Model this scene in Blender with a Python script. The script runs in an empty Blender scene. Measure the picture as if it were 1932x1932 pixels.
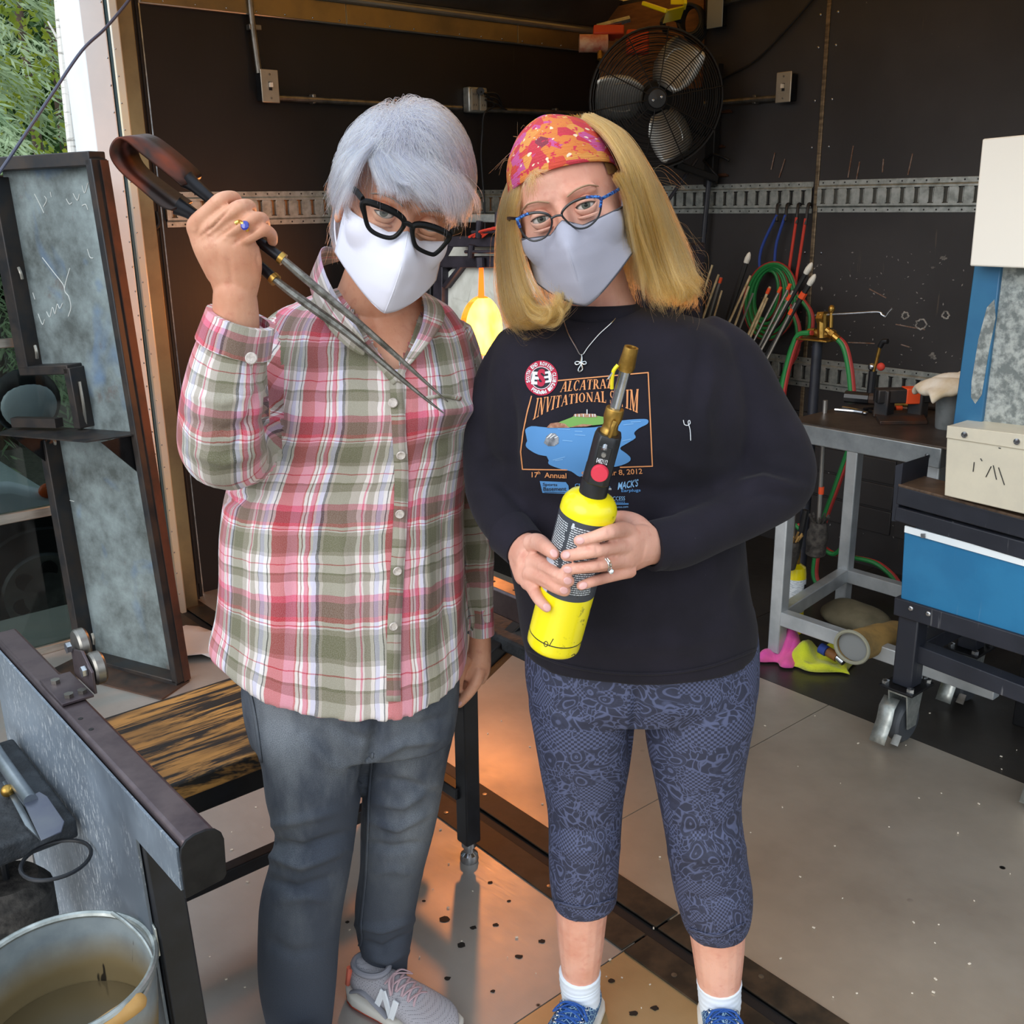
import bpy, bmesh, math, random
import numpy as np
from mathutils import Vector, Matrix
from mathutils.bvhtree import BVHTree
random.seed(7); RNG = np.random.default_rng(11)
SC = bpy.context.scene; COL = SC.collection; PI = math.pi
V = lambda *a: np.array(a, float)

# ------------------------------------------------------------------ camera
H = 1.53; PITCH = math.radians(16.92); ROLL = math.radians(-.87); YAW = math.radians(49.88)
FW = V(0, math.cos(PITCH), -math.sin(PITCH)); _u = V(0, math.sin(PITCH), math.cos(PITCH)); _r = V(1, 0, 0)
RT = _r*math.cos(ROLL)+_u*math.sin(ROLL); UP = -_r*math.sin(ROLL)+_u*math.cos(ROLL)
EYE = V(0, 0, H)
cd = bpy.data.cameras.new('camera'); cam = bpy.data.objects.new('camera', cd); COL.objects.link(cam)
cd.sensor_width = 36; cd.lens = 36; cd.clip_start = .05; cd.clip_end = 300
m = Matrix.Identity(4)
for i in range(3):
    m[i][0], m[i][1], m[i][2], m[i][3] = RT[i], UP[i], -FW[i], EYE[i]
cam.matrix_world = m
SC.camera = cam
SC.view_settings.view_transform = 'Standard'; SC.view_settings.look = 'None'
SC.view_settings.gamma = 1; SC.view_settings.use_curve_mapping = False
SC.view_settings.exposure = 0.12

def lin(h):
    h = h.lstrip('#'); o = []
    for i in (0, 2, 4):
        c = int(h[i:i+2], 16)/255
        o.append(c/12.92 if c <= .04045 else ((c+.055)/1.055)**2.4)
    return (*o, 1)

# ------------------------------------------------------------------ world, sun
W = bpy.data.worlds.new('sky'); SC.world = W; W.use_nodes = True
nt = W.node_tree; nt.nodes.clear()
_o = nt.nodes.new('ShaderNodeOutputWorld'); _b = nt.nodes.new('ShaderNodeBackground')
_t = nt.nodes.new('ShaderNodeTexCoord'); _s = nt.nodes.new('ShaderNodeSeparateXYZ'); _c = nt.nodes.new('ShaderNodeValToRGB')
nt.links.new(_t.outputs['Generated'], _s.inputs[0]); nt.links.new(_s.outputs['Z'], _c.inputs[0])
nt.links.new(_c.outputs[0], _b.inputs[0]); nt.links.new(_b.outputs[0], _o.inputs[0])
e = _c.color_ramp.elements
e[0].position = 0; e[0].color = (.30, .33, .34, 1); e[1].position = .75; e[1].color = (.72, .86, 1, 1)
x = e.new(.22); x.color = (.85, .92, 1, 1)
_b.inputs[1].default_value = 1.5
sl = bpy.data.lights.new('sun', 'SUN'); sl.energy = 1.7; sl.angle = math.radians(50); sl.color = (1, .97, .93)
so = bpy.data.objects.new('sun', sl); COL.objects.link(so)
so.rotation_euler = Vector((.52, .72, -.44)).to_track_quat('-Z', 'Y').to_euler()   # hazy sun from behind left

# ------------------------------------------------------------------ pixel rays (photograph frame) and room axes
DA = V(math.sin(YAW), math.cos(YAW), 0); DB = V(-math.cos(YAW), math.sin(YAW), 0); DZ = V(0, 0, 1)
A0 = 3.85; B0 = 3.85
def ray(x, y): return FW+RT*(x-966)/1932-UP*(y-966)/1932
def zz(x, y, z): d = ray(x, y); return EYE+d*(z-H)/d[2]
def yy(x, y, Y): d = ray(x, y); return EYE+d*Y/d[1]
def pa(x, y, a): d = ray(x, y); return EYE+d*a/(d@DA)
def pb(x, y, b): d = ray(x, y); return EYE+d*b/(d@DB)
def wr(x, y, off=0): return pa(x, y, A0-off)
def wl(x, y, off=0): return pb(x, y, B0-off)
def ab(a, b, z=0): return DA*a+DB*b+DZ*z
def depth(P): return (P-EYE)@FW
def px(P): d = np.asarray(P)-EYE; w = d@FW; return np.stack([966+1932*(d@RT)/w, 966-1932*(d@UP)/w], -1)
def nrm(v): v = np.asarray(v, float); return v/(np.linalg.norm(v)+1e-12)
def spl(P, n=8, closed=False):
    P = np.asarray(P, float); out = []; k = len(P)
    if k < 3 and not closed: return np.array([P[0]+(P[-1]-P[0])*i/n for i in range(n+1)])
    for i in range(k if closed else k-1):
        g = (lambda j: P[j % k]) if closed else (lambda j: P[min(max(j, 0), k-1)])
        p0, p1, p2, p3 = g(i-1), g(i), g(i+1), g(i+2)
        for t in np.arange(n)/n:
            out.append(.5*(2*p1+(p2-p0)*t+(2*p0-5*p1+4*p2-p3)*t*t+(3*p1-p0-3*p2+p3)*t**3))
    if not closed: out.append(P[-1])
    return np.array(out)

# ------------------------------------------------------------------ mesh collector
def axes_of(d, up=DZ):
    d = nrm(d); s = np.cross(d, up)
    if np.linalg.norm(s) < 1e-4: s = np.cross(d, V(0, 1, 0))
    s = nrm(s); return s, np.cross(s, d), d
class G:
    def __init__(s): s.v = []; s.f = []; s.uv = []
    def add(s, vs, fs, uv=None):
        k = len(s.v); s.v.extend([tuple(map(float, q)) for q in vs])
        for i, f in enumerate(fs):
            s.f.append(tuple(k+j for j in f))
            s.uv.append(uv[i] if uv is not None else None)
        return s
    def box(s, o, x, y, z):
        o, x, y, z = map(np.asarray, (o, x, y, z))
        p = [o, o+x, o+x+y, o+y, o+z, o+x+z, o+x+y+z, o+y+z]
        F = [(0, 3, 2, 1), (4, 5, 6, 7), (0, 1, 5, 4), (1, 2, 6, 5), (2, 3, 7, 6), (3, 0, 4, 7)]
        if np.dot(np.cross(x, y), z) < 0: F = [f[::-1] for f in F]
        return s.add(p, F)
    def cbox(s, c, sx, sy, sz, ax=None):
        a, b, d = ax if ax is not None else (DA, DB, DZ)
        a, b, d = nrm(a)*sx, nrm(b)*sy, nrm(d)*sz
        return s.box(np.asarray(c)-a/2-b/2-d/2, a, b, d)
    def prism(s, pts, n):
        pts = [np.asarray(q, float) for q in pts]; n = np.asarray(n, float); k = len(pts)
        nn = sum(np.cross(pts[i]-pts[0], pts[(i+1) % k]-pts[0]) for i in range(k))
        if nn@n > 0: pts = pts[::-1]
        return s.add(pts+[q+n for q in pts], [tuple(range(k)), tuple(range(2*k-1, k-1, -1))]+[((i+1) % k, i, k+i, k+(i+1) % k) for i in range(k)])
    def bar(s, p, q, w, h, up=DZ):
        a, b, d = axes_of(np.asarray(q)-np.asarray(p), up); L = np.linalg.norm(np.asarray(q)-np.asarray(p))
        return s.box(np.asarray(p)-a*w/2-b*h/2, a*w, b*h, d*L)
    def tube(s, P, r, n=8, closed=False, flat=1, cap=True, up=DZ):
        P = np.asarray(P, float); k = len(P); r = np.broadcast_to(np.asarray(r, float), (k,))
        T = np.roll(P, -1, 0)-np.roll(P, 1, 0) if closed else np.gradient(P, axis=0)
        a, b, d = axes_of(T[0], up); vs = []
        for i in range(k):
            t = nrm(T[i]); a = nrm(a-t*(a@t)); b = np.cross(t, a)
            for j in range(n):
                w = 2*PI*j/n; vs.append(P[i]+r[i]*(math.cos(w)*a+flat*math.sin(w)*b))
        m = k if closed else k-1
        F = [(i*n+j, i*n+(j+1) % n, ((i+1) % k)*n+(j+1) % n, ((i+1) % k)*n+j) for i in range(m) for j in range(n)]
        if not closed and cap: F += [tuple(range(n-1, -1, -1)), tuple(range((k-1)*n, k*n))]
        return s.add(vs, F)
    def lathe(s, prof, c, ax=DZ, n=24, up=V(0, 1, 0)):
        a, b, d = axes_of(ax, up if abs(nrm(ax)@up) < .9 else V(1, 0, 0)); c = np.asarray(c); k = len(prof)
        vs = [c+d*z+r*(math.cos(2*PI*j/n)*a+math.sin(2*PI*j/n)*b) for r, z in prof for j in range(n)]
        F = [(i*n+j, i*n+(j+1) % n, (i+1)*n+(j+1) % n, (i+1)*n+j) for i in range(k-1) for j in range(n)]
        if prof[0][0] > 1e-6: F.append(tuple(range(n-1, -1, -1)))
        if prof[-1][0] > 1e-6: F.append(tuple(range((k-1)*n, k*n)))
        return s.add(vs, F)
    def olathe(s, prof, c, ax=DZ, n=24):      # open (no end caps)
        k = len(s.f); s.lathe(prof, c, ax, n)
        for i in range((prof[0][0] > 1e-6)+(prof[-1][0] > 1e-6)): s.f.pop(); s.uv.pop()
        return s
    def ell(s, c, a, b, d, nu=16, nv=10):
        c = np.asarray(c); vs = []; F = []
        for i in range(nv+1):
            t = PI*i/nv
            for j in range(nu):
                w = 2*PI*j/nu; vs.append(c+math.sin(t)*(math.cos(w)*a+math.sin(w)*b)-math.cos(t)*d)
        flip = np.cross(a, b)@d < 0
        for i in range(nv):
            for j in range(nu):
                q = (i*nu+j, i*nu+(j+1) % nu, (i+1)*nu+(j+1) % nu, (i+1)*nu+j)
                F.append(q[::-1] if flip else q)
        return s.add(vs, F)
    def rings(s, R, uv=None, cap=True, closed=True):   # R: k x n x 3
        R = np.asarray(R, float); k, n = R.shape[:2]; F = []; U = []
        for i in range(k-1):
            for j in range(n if closed else n-1):
                F.append((i*n+j, i*n+(j+1) % n, (i+1)*n+(j+1) % n, (i+1)*n+j))
                if uv is not None: U.append([uv[i][j], uv[i][j+1], uv[i+1][j+1], uv[i+1][j]])
        if uv is None: U = None
        if cap:
            F += [tuple(range(n-1, -1, -1)), tuple(range((k-1)*n, k*n))]
            if U is not None: U += [[uv[0][j] for j in range(n-1, -1, -1)], [uv[-1][j] for j in range(n)]]
        return s.add(R.reshape(-1, 3), F, U)
    def grid(s, P, thick=None, nrmv=None):   # open sheet r x c x 3
        P = np.asarray(P, float); r, c = P.shape[:2]
        return s.add(P.reshape(-1, 3), [(i*c+j, i*c+j+1, (i+1)*c+j+1, (i+1)*c+j) for i in range(r-1) for j in range(c-1)])

BASE = {}
def props(o, label=None, cat=None, group=None, kind=None):
    if label: o['label'] = label
    if cat: o['category'] = cat
    if group: o['group'] = group
    if kind: o['kind'] = kind
    return o
def link(name, me, parent=None, base=None):
    o = bpy.data.objects.new(name, me); COL.objects.link(o)
    if parent is not None:
        o.parent = parent; BASE[o.name] = BASE[parent.name]
    else:
        b = np.zeros(3) if base is None else np.asarray(base, float)
        o.location = b; BASE[o.name] = b
    return o
def thing(name, label, cat, loc, group=None):
    return props(link(name, None, None, loc), label, cat, group)
def struct(name, g, mat, parent=None, **k):
    o = build(name, g, mat, parent, **k)
    if parent is None: o['kind'] = 'structure'
    return o
def build(name, g, mat, parent=None, smooth=35, bevel=0, base=None, seg=2, label=None, cat=None, group=None, kind=None, fixn=False):
    me = bpy.data.meshes.new(name)
    b = BASE[parent.name] if parent is not None else (np.zeros(3) if base is None else np.asarray(base, float))
    vv = np.asarray(g.v, float)-b
    me.from_pydata(vv.tolist(), [], g.f)
    if any(u is not None for u in g.uv):
        l = me.uv_layers.new(name='UVMap'); arr = []
        for f, u in zip(g.f, g.uv):
            arr.extend(u if u is not None else [(0, 0)]*len(f))
        l.data.foreach_set('uv', np.asarray(arr, np.float32).ravel())
    if fixn:
        bm = bmesh.new(); bm.from_mesh(me); bmesh.ops.recalc_face_normals(bm, faces=bm.faces); bm.to_mesh(me); bm.free()
    if smooth:
        me.shade_smooth(); me.set_sharp_from_angle(angle=math.radians(smooth))
    for mm in (mat if isinstance(mat, (list, tuple)) else [mat]): me.materials.append(mm)
    o = link(name, me, parent, base)
    if bevel:
        md = o.modifiers.new('bevel', 'BEVEL'); md.width = bevel; md.segments = seg; md.limit_method = 'ANGLE'; md.angle_limit = math.radians(40)
    return props(o, label, cat, group, kind)

# ------------------------------------------------------------------ materials
MATS = {}
class NT:
    def __init__(s, name):
        s.m = bpy.data.materials.new(name); s.m.use_nodes = True; s.t = s.m.node_tree; s.n = s.t.nodes; s.n.clear()
        s.out = s.n.new('ShaderNodeOutputMaterial'); s.p = s.n.new('ShaderNodeBsdfPrincipled'); s.l(s.p.outputs[0], s.out.inputs[0])
        MATS[name] = s.m
    def l(s, a, b): s.t.links.new(a, b)
    def add(s, ty, **k):
        q = s.n.new('ShaderNode'+ty)
        for a, b in k.items(): setattr(q, a, b)
        return q
    def co(s, kind='Object', sc=(1, 1, 1), rot=(0, 0, 0)):
        t = s.add('TexCoord'); mp = s.add('Mapping'); src = t.outputs[kind]
        if any(rot): m0 = s.add('Mapping'); s.l(src, m0.inputs[0]); m0.inputs['Rotation'].default_value = rot; src = m0.outputs[0]
        s.l(src, mp.inputs[0]); mp.inputs['Scale'].default_value = sc
        return mp.outputs[0]
    def noise(s, v, scale=5, det=4, rough=.55, dist=0):
        q = s.add('TexNoise'); s.l(v, q.inputs['Vector']); q.inputs['Scale'].default_value = scale
        q.inputs['Detail'].default_value = det; q.inputs['Roughness'].default_value = rough; q.inputs['Distortion'].default_value = dist
        return q.outputs[0]
    def vor(s, v, scale, feat='F1', out='Distance', rnd=1):
        q = s.add('TexVoronoi', feature=feat); s.l(v, q.inputs['Vector']); q.inputs['Scale'].default_value = scale
        q.inputs['Randomness'].default_value = rnd
        return q.outputs[out]
    def ramp(s, v, st, interp='LINEAR'):
        q = s.add('ValToRGB'); s.l(v, q.inputs[0]); r = q.color_ramp; r.interpolation = interp
        while len(r.elements) < len(st): r.elements.new(.5)
        for el, (p, c) in zip(r.elements, st):
            el.position = p; el.color = c if hasattr(c, '__len__') else (c, c, c, 1)
        return q.outputs[0]
    def mix(s, f, a, b, mode='MIX'):
        q = s.add('Mix', data_type='RGBA', blend_type=mode)
        for sock, v in ((q.inputs[0], f), (q.inputs[6], a), (q.inputs[7], b)):
            if hasattr(v, 'links'): s.l(v, sock)
            else: sock.default_value = v if not isinstance(v, (int, float)) or sock == q.inputs[0] else (v, v, v, 1)
        return q.outputs[2]
    def math(s, op, a, b=0.):
        q = s.add('Math', operation=op)
        for i, v in enumerate((a, b)):
            if hasattr(v, 'links'): s.l(v, q.inputs[i])
            else: q.inputs[i].default_value = v
        return q.outputs[0]
    def set(s, k, v):
        i = s.p.inputs[k]
        if hasattr(v, 'links'): s.l(v, i)
        else: i.default_value = v
    def bump(s, h, st=.3, d=.002):
        q = s.add('Bump'); q.inputs['Strength'].default_value = st; q.inputs['Distance'].default_value = d
        s.l(h, q.inputs['Height']); s.l(q.outputs[0], s.p.inputs['Normal'])
def M(name, c, rough=.5, metal=0, c2=None, ns=6, lo=.4, hi=.65, stretch=(1, 1, 1), bump=0, bs=60, bd=.002, r2=None, spec=.5, coat=0, scr=0, sc_c='#c8c8c8', sheen=0, alpha=1, trans=0, emit=0, sss=0, coord='Object'):
    if name in MATS: return MATS[name]
    t = NT(name); v = t.co(coord, stretch)
    col = lin(c)
    if c2:
        n = t.noise(v, ns, 6, .6); fac = t.ramp(n, [(lo, 0.), (hi, 1.)])
        col = t.mix(fac, lin(c), lin(c2))
        if r2 is not None: t.set('Roughness', t.ramp(n, [(lo, rough), (hi, r2)]))
        else: t.set('Roughness', rough)
    else: t.set('Roughness', rough)
    if scr:
        sn = t.noise(t.co(coord, (90, 90, 4)), 1, 3, .6); s2 = t.noise(v, 4, 3)
        f = t.math('MULTIPLY', t.ramp(sn, [(.66, 0.), (.70, 1.)]), t.ramp(s2, [(.42, 0.), (.62, scr)]))
        col = t.mix(f, col, lin(sc_c))
    t.set('Base Color', col); t.set('Metallic', metal); t.set('Specular IOR Level', spec)
    if bump: t.bump(t.noise(v, bs, 4), bump, bd)
    if coat: t.set('Coat Weight', coat); t.set('Coat Roughness', .1)
    if sheen: t.set('Sheen Weight', sheen); t.set('Sheen Roughness', .5)
    if trans: t.set('Transmission Weight', trans)
    if alpha < 1: t.set('Alpha', alpha)
    if emit: t.set('Emission Color', lin(c)); t.set('Emission Strength', emit)
    if sss: t.set('Subsurface Weight', sss); t.set('Subsurface Radius', (.012, .004, .002)); t.set('Subsurface Scale', .5)
    return t.m

M('black_plywood', '#1b1818', .55, 0, '#0d0b0b', 3, bump=.15, bs=40, spec=.35)
M('steel_dark', '#2a2b2e', .42, .6, '#17171a', 9, r2=.55, bump=.1, bs=90)
M('black_paint', '#20222a', .45, 0, '#2a2d37', 14, spec=.5, bump=.06, bs=120)
M('galvanized', '#b9bdb9', .38, .75, '#8f9592', 30, r2=.5, bump=.05, bs=60)
M('aluminium', '#c9c6bd', .32, .85, '#aaa59a', 7, r2=.42, stretch=(1, 1, 8))
M('white_paint', '#f0f7fb', .45, 0, '#e6f0f6', 4)
M('rubber', '#121316', .6)
M('conduit_steel', '#8d8a84', .35, .85, '#6d6a64', 20)
M('brass', '#b8924a', .3, .9, '#8a6a30', 40, r2=.45)
M('chrome', '#b9bcc0', .2, .95, '#8f9296', 30)
M('rust_steel', '#3a3432', .5, .5, '#5a3a28', 10, bump=.15)
M('orange_paint', '#c2401c', .5)
M('yellow_paint', '#e6d400', .32, 0, coat=.3)
M('red_rubber', '#9e2f2a', .55); M('green_rubber', '#1f7a3c', .55)
M('blue_cord', '#24408f', .7); M('red_cord', '#c23a2a', .7)
M('black_plastic', '#17181b', .38, 0, '#1f2024', 30)
M('plywood_brown', '#8a5a2c', .6, 0, '#6e431e', 8, stretch=(1, 1, 6))
M('white_ceramic', '#d8d4c8', .8, 0, '#b9b5aa', 40, bump=.3, bs=80)
M('orange_band', '#e24e1e', .6)
# ------------------------------------------------------------------ setting: floor, walls, ceiling
def floor_mat(name, c1, c2, r1=.36, r2=.50):
    t = NT(name); v = t.co()
    big = t.noise(v, 1.6, 5, .6); fine = t.noise(t.co('Object', (1, 14, 1), (0, 0, .75)), 22, 5, .7)
    sm = t.noise(t.co('Object', (14, 1, 1), (0, 0, .9)), 16, 5, .7)
    t.set('Base Color', t.mix(t.ramp(big, [(.35, 0.), (.68, 1.)]), lin(c1), lin(c2)))
    rr = t.math('ADD', t.ramp(big, [(.3, r1), (.7, r2)]), t.math('MULTIPLY', t.math('SUBTRACT', fine, .5), .35))
    t.set('Roughness', rr); t.set('Metallic', .68)
    spots = t.ramp(t.vor(v, 9), [(.055, 1.), (.075, 0.)])
    keep = t.ramp(t.noise(v, 2.3, 2), [(.55, 0.), (.6, 1.)])
    t.set('Base Color', t.mix(t.math('MULTIPLY', spots, keep), t.p.inputs['Base Color'].links[0].from_socket, lin('#1c1815')))
    h = t.math('ADD', fine, sm); t.bump(h, .10, .001)
    return t.m
FM = floor_mat('floor_steel', '#cdc3b4', '#a79d90'); FD = floor_mat('deck_sky_grey', '#cfcac4', '#aca7a1', .38, .52); FB = floor_mat('gold_reflection_sheet', '#d6c096', '#b39c74'); FK = floor_mat('dark_sheet', '#57534f', '#3b3936', .30, .42)  # deck leans grey for the sky's reflection; gold sheet paints in the ceiling's
M('ground_gravel', '#6a655c', .9, 0, '#4d4a42', 30, bump=.6, bs=50, bd=.01)
g = G().box(ab(-30, -30, -.75), DA*75, DB*75, DZ*.1); struct('ground', g, MATS['ground_gravel'])
g = G().box(ab(-1.6, -2.2, -.06), DA*5.45, DB*6.3, DZ*.052); fl = struct('floor', g, MATS['steel_dark'])
# steel sheets with open joints; the channel runs along the bench (constant a)
bs_ = float(zz(1150, 1812, 0)@DB); cuts_b = [-2.2, -.15, bs_, bs_+1.22, 4.1]
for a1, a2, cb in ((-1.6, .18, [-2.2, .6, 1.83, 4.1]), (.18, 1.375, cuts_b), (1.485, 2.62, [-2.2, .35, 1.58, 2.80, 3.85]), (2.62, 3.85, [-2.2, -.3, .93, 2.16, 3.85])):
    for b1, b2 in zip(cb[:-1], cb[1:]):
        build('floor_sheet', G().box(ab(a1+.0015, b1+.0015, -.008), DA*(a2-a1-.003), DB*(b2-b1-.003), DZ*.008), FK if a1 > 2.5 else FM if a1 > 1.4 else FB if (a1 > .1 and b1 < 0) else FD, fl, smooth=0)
M('channel_iron', '#3b362f', .5, .6, '#57493a', 16, r2=.6, bump=.1)
for a1, a2 in ((1.335, 1.408), (1.442, 1.515)):
    for b1, b2 in ((-2.2, bs_), (bs_+.003, 3.84)):
        build('floor_channel_flange', G().box(ab(a1, b1, .0), DA*(a2-a1), DB*(b2-b1-.003), DZ*.004), MATS['channel_iron'], fl, smooth=0, bevel=.001)
build('floor_channel_groove', G().box(ab(1.408, -2.2, -.006), DA*.034, DB*6.0, DZ*.002), MATS['rubber'], fl, smooth=0)
# screws along the channel and debris on the sheets
for b in (.45, .8, 1.0, 1.12, 1.5, 1.9, 2.3):
    for a in (1.36, 1.49):
        build('floor_screw', G().lathe([(.006, 0), (.006, .0012), (.0, .0016)], ab(a, b, .004), DZ, 10), MATS['conduit_steel'], fl)
deb = G()
for k in range(115):
    x, y = RNG.uniform(330, 1920), RNG.uniform(1330, 1925); P = zz(x, y, .0015); s_ = RNG.uniform(.001, .0032)
    ang = RNG.uniform(0, PI); d = V(math.cos(ang), math.sin(ang), 0); e2 = V(-d[1], d[0], 0)
    deb.box(P-d*s_-e2*s_*.6, d*s_*2, e2*s_*1.2, DZ*.002)
build('floor_chip', deb, M('glass_chips', '#d8cfbf', .4), fl, kind='stuff', smooth=0)
for k, (x, y, s_) in enumerate([(780, 1690, .012), (838, 1735, .016), (893, 1750, .009), (870, 1783, .012), (935, 1745, .008), (1022, 1776, .009), (979, 1805, .01), (1235, 1902, .010), (845, 1846, .008), (1153, 1850, .009), (1195, 1912, .011), (1075, 1882, .006), (800, 1700, .006), (960, 1700, .006), (925, 1665, .007), (985, 1640, .006), (655, 1740, .006), (930, 1870, .006)]):
    P = zz(x, y, .0005); n = 12
    ph = RNG.uniform(.75, 1.2, n)
    build('floor_stain', G().prism([P+V(math.cos(2*PI*i/n)*ph[i], math.sin(2*PI*i/n)*ph[i]*.8, 0)*s_*.8 for i in range(n)], DZ*.0008), M('burn_mark', '#1a1512', .6), fl, smooth=0)

def wall_mat(name, scr):
    t = NT(name); v = t.co()
    n = t.noise(v, 2.5, 4); col = t.mix(t.ramp(n, [(.35, 0.), (.7, 1.)]), lin('#1b1717' if scr < .5 else '#353334'), lin('#120e0e' if scr < .5 else '#282627'))
    st = t.noise(t.co('Object', (55, 55, 3)), 1, 4, .65); ar = t.noise(t.co('Object', (2, 2, 1.3)), 1.3, 3)
    col = t.mix(t.math('MULTIPLY', t.ramp(st, [(.66, 0.), (.72, 1.)]), t.ramp(ar, [(.5, 0.), (.62, scr)])), col, lin('#5a4f44'))
    ch = t.ramp(t.noise(t.co('Object', (1, 1, 1.6)), 24, 5, .7), [(.70, 0.), (.73, 1.)])
    ar2 = t.ramp(t.noise(t.co('Object', (1, 1, 1)), 3.1, 2), [(.56, 0.), (.64, scr)])
    col = t.mix(t.math('MULTIPLY', ch, ar2), col, lin('#a9a5a0'))
    t.set('Base Color', col); t.set('Roughness', .5); t.set('Specular IOR Level', .45)
    t.bump(t.noise(t.co('Object', (30, 30, 3)), 2, 4), .18, .002)
    return t.m
WLM = wall_mat('plywood_left', .3); WRM = wall_mat('plywood_right', .8)
ZC = 2.42
g = G().box(ab(1.56, B0, -.05), DA*2.4, DB*.1, DZ*(ZC+.1)); wL = struct('wall_left', g, WLM)
# right wall: two plywood sheets each side of the joint strip
wR = struct('wall_right', G().box(ab(A0+.012, -.6, -.05), DA*.1, DB*(B0+.6), DZ*(ZC+.1)), MATS['steel_dark'])
for b1, b2, off in ((2.580, B0, 0), (1.33, 2.564, .004), (.08, 1.326, .002), (-.6, .076, 0)):
    for z1, z2 in ((0.0, .62), (.624, ZC)):
        build('plywood_sheet', G().box(ab(A0-off, b1, z1), DA*(.012+off), DB*(b2-b1), DZ*(z2-z1)), WRM, wR, smooth=0)
build('joint_strip', G().box(ab(A0-.010, 2.562, .02), DA*.016, DB*.018, DZ*(ZC-.02)), M('bronze_strip', '#8a7a62', .4, .6, '#54483a', 14, stretch=(1, 1, 5)), wR, bevel=.002)
for z in (.9, 1.05, 1.3, 1.72, 1.9, 2.1, 2.22):
    for b in (2.53, 2.61): build('wall_screw', G().lathe([(.005, 0), (.005, .002), (0, .003)], ab(A0-.003, b, z), -DA, 8), MATS['chrome'], wR)
# repaired holes and scuffs on the right wall
for (x, y, r) in ((1708, 596, .013), (1738, 611, .02), (1784, 595, .013), (1644, 560, .012), (1780, 487, .03), (1760, 505, .02), (1760, 672, .03)):
    P = wr(x, y, .006); n = 16
    ph = 1+RNG.uniform(-.25, .25, n)
    ring = [P+(DB*math.cos(2*PI*i/n)+DZ*math.sin(2*PI*i/n)*(1 if y > 590 else .5))*r*ph[i] for i in range(n)]
    if 594 < y < 612: build('wall_scuff', G().tube(ring, .0035, 6, closed=True), M('scuff_grey', '#a9a6a0', .8, 0, '#5e5b58', 60), wR)
    else: build('wall_scuff', G().prism([P+(q-P)*.55*RNG.uniform(.5, 1.2) for q in ring], -DA*.0006), M('scuff_blotch', '#7a7773', .8, 0, '#3c3a39', 50), wR, smooth=0)
for (x1, y1, x2, y2) in ((1455, 320, 1462, 288), (1470, 335, 1481, 300), (1600, 335, 1610, 275), (1616, 338, 1622, 305), (1665, 325, 1667, 300), (1713, 330, 1722, 290), (1640, 545, 1672, 562), (1690, 612, 1745, 622), (1600, 646, 1650, 648), (1700, 650, 1716, 655)):
    p, q = wr(x1, y1, .006), wr(x2, y2, .006)
    build('wall_scratch', G().bar(p, q, .004, .003, -DA), M('torn_veneer', '#6b4a34', .7, 0, '#8f8078', 50), wR)
for b, x in ((0, 0),):
    pass
fl_ = G()
for k in range(170):
    P = wr(RNG.uniform(1430, 1820), RNG.uniform(470, 690) if k % 3 else RNG.uniform(860, 1040), .0062); s1 = RNG.uniform(.0015, .006); w = RNG.uniform(0, PI); d = DB*math.cos(w)+DZ*math.sin(w); e = -DB*math.sin(w)+DZ*math.cos(w)
    fl_.prism([P-d*s1, P+e*s1*.5, P+d*s1, P-e*s1*.4], -DA*.0006)
build('wall_fleck', fl_, M('fleck_pale', '#8f8c88', .8), wR, kind='stuff', smooth=0)
# boards low on the right wall behind the table
for k, (b, w) in enumerate(((2.1, .5), (1.6, .48), (1.1, .48))):
    for z in (.16, .27, .38): build('kick_board', G().box(ab(A0-.014, b-.0, z), DA*.010, DB*w, DZ*.1), WRM, wR, bevel=.002)
for b1, b2 in ((1.6, 2.7), (2.75, 3.8)):
    pass
# ceiling and the aluminium header rail on the left wall
def ceil_mat():       # ceiling made translucent to let added warm daylight fill the interior
    t = NT('translucent_fill_ceiling'); tl = t.add('BsdfTranslucent'); tl.inputs[0].default_value = lin('#ecc684'); t.set('Base Color', lin('#dcc394')); t.set('Roughness', .5)
    ms = t.add('MixShader'); ms.inputs[0].default_value = .55; t.l(t.p.outputs[0], ms.inputs[1]); t.l(tl.outputs[0], ms.inputs[2]); t.l(ms.outputs[0], t.out.inputs[0]); return t.m
struct('ceiling', G().box(ab(1.35, -.6, ZC), DA*2.6, DB*4.6, DZ*.004), ceil_mat())
tr = struct('trim_1', G().box(ab(1.56, B0-.018, 2.208), DA*2.29, DB*.018, DZ*.16), MATS['aluminium'], bevel=.004)
M('alu_gold', '#a08d68', .3, .85, '#7d7058', 3, r2=.42)
for a1, a2 in ((1.57, 2.40), (2.405, 3.3), (3.305, 3.84)):
    build('header_plate', G().box(ab(a1, B0-.022, 2.212), DA*(a2-a1), DB*.004, DZ*.075), MATS['alu_gold'], tr, bevel=.001)
build('header_bead', G().tube([ab(1.57, B0-.028, 2.30), ab(3.84, B0-.028, 2.30)], .014, 10), MATS['aluminium'], tr)
for a in np.arange(1.65, 3.8, .12):
    build('rivet', G().ell(ab(a, B0-.022, 2.222), DA*.004, DZ*.004, DB*.003, 8, 6), MATS['chrome'], tr)
M('cove_grey', '#5a5550', .45, .5, '#48443f', 4)
build('ceiling_cove', G().prism([ab(1.57, B0, 2.42), ab(1.57, B0-.16, 2.42), ab(1.57, B0-.03, 2.32), ab(1.57, B0, 2.32)], DA*2.27), MATS['cove_grey'], tr)
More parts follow.
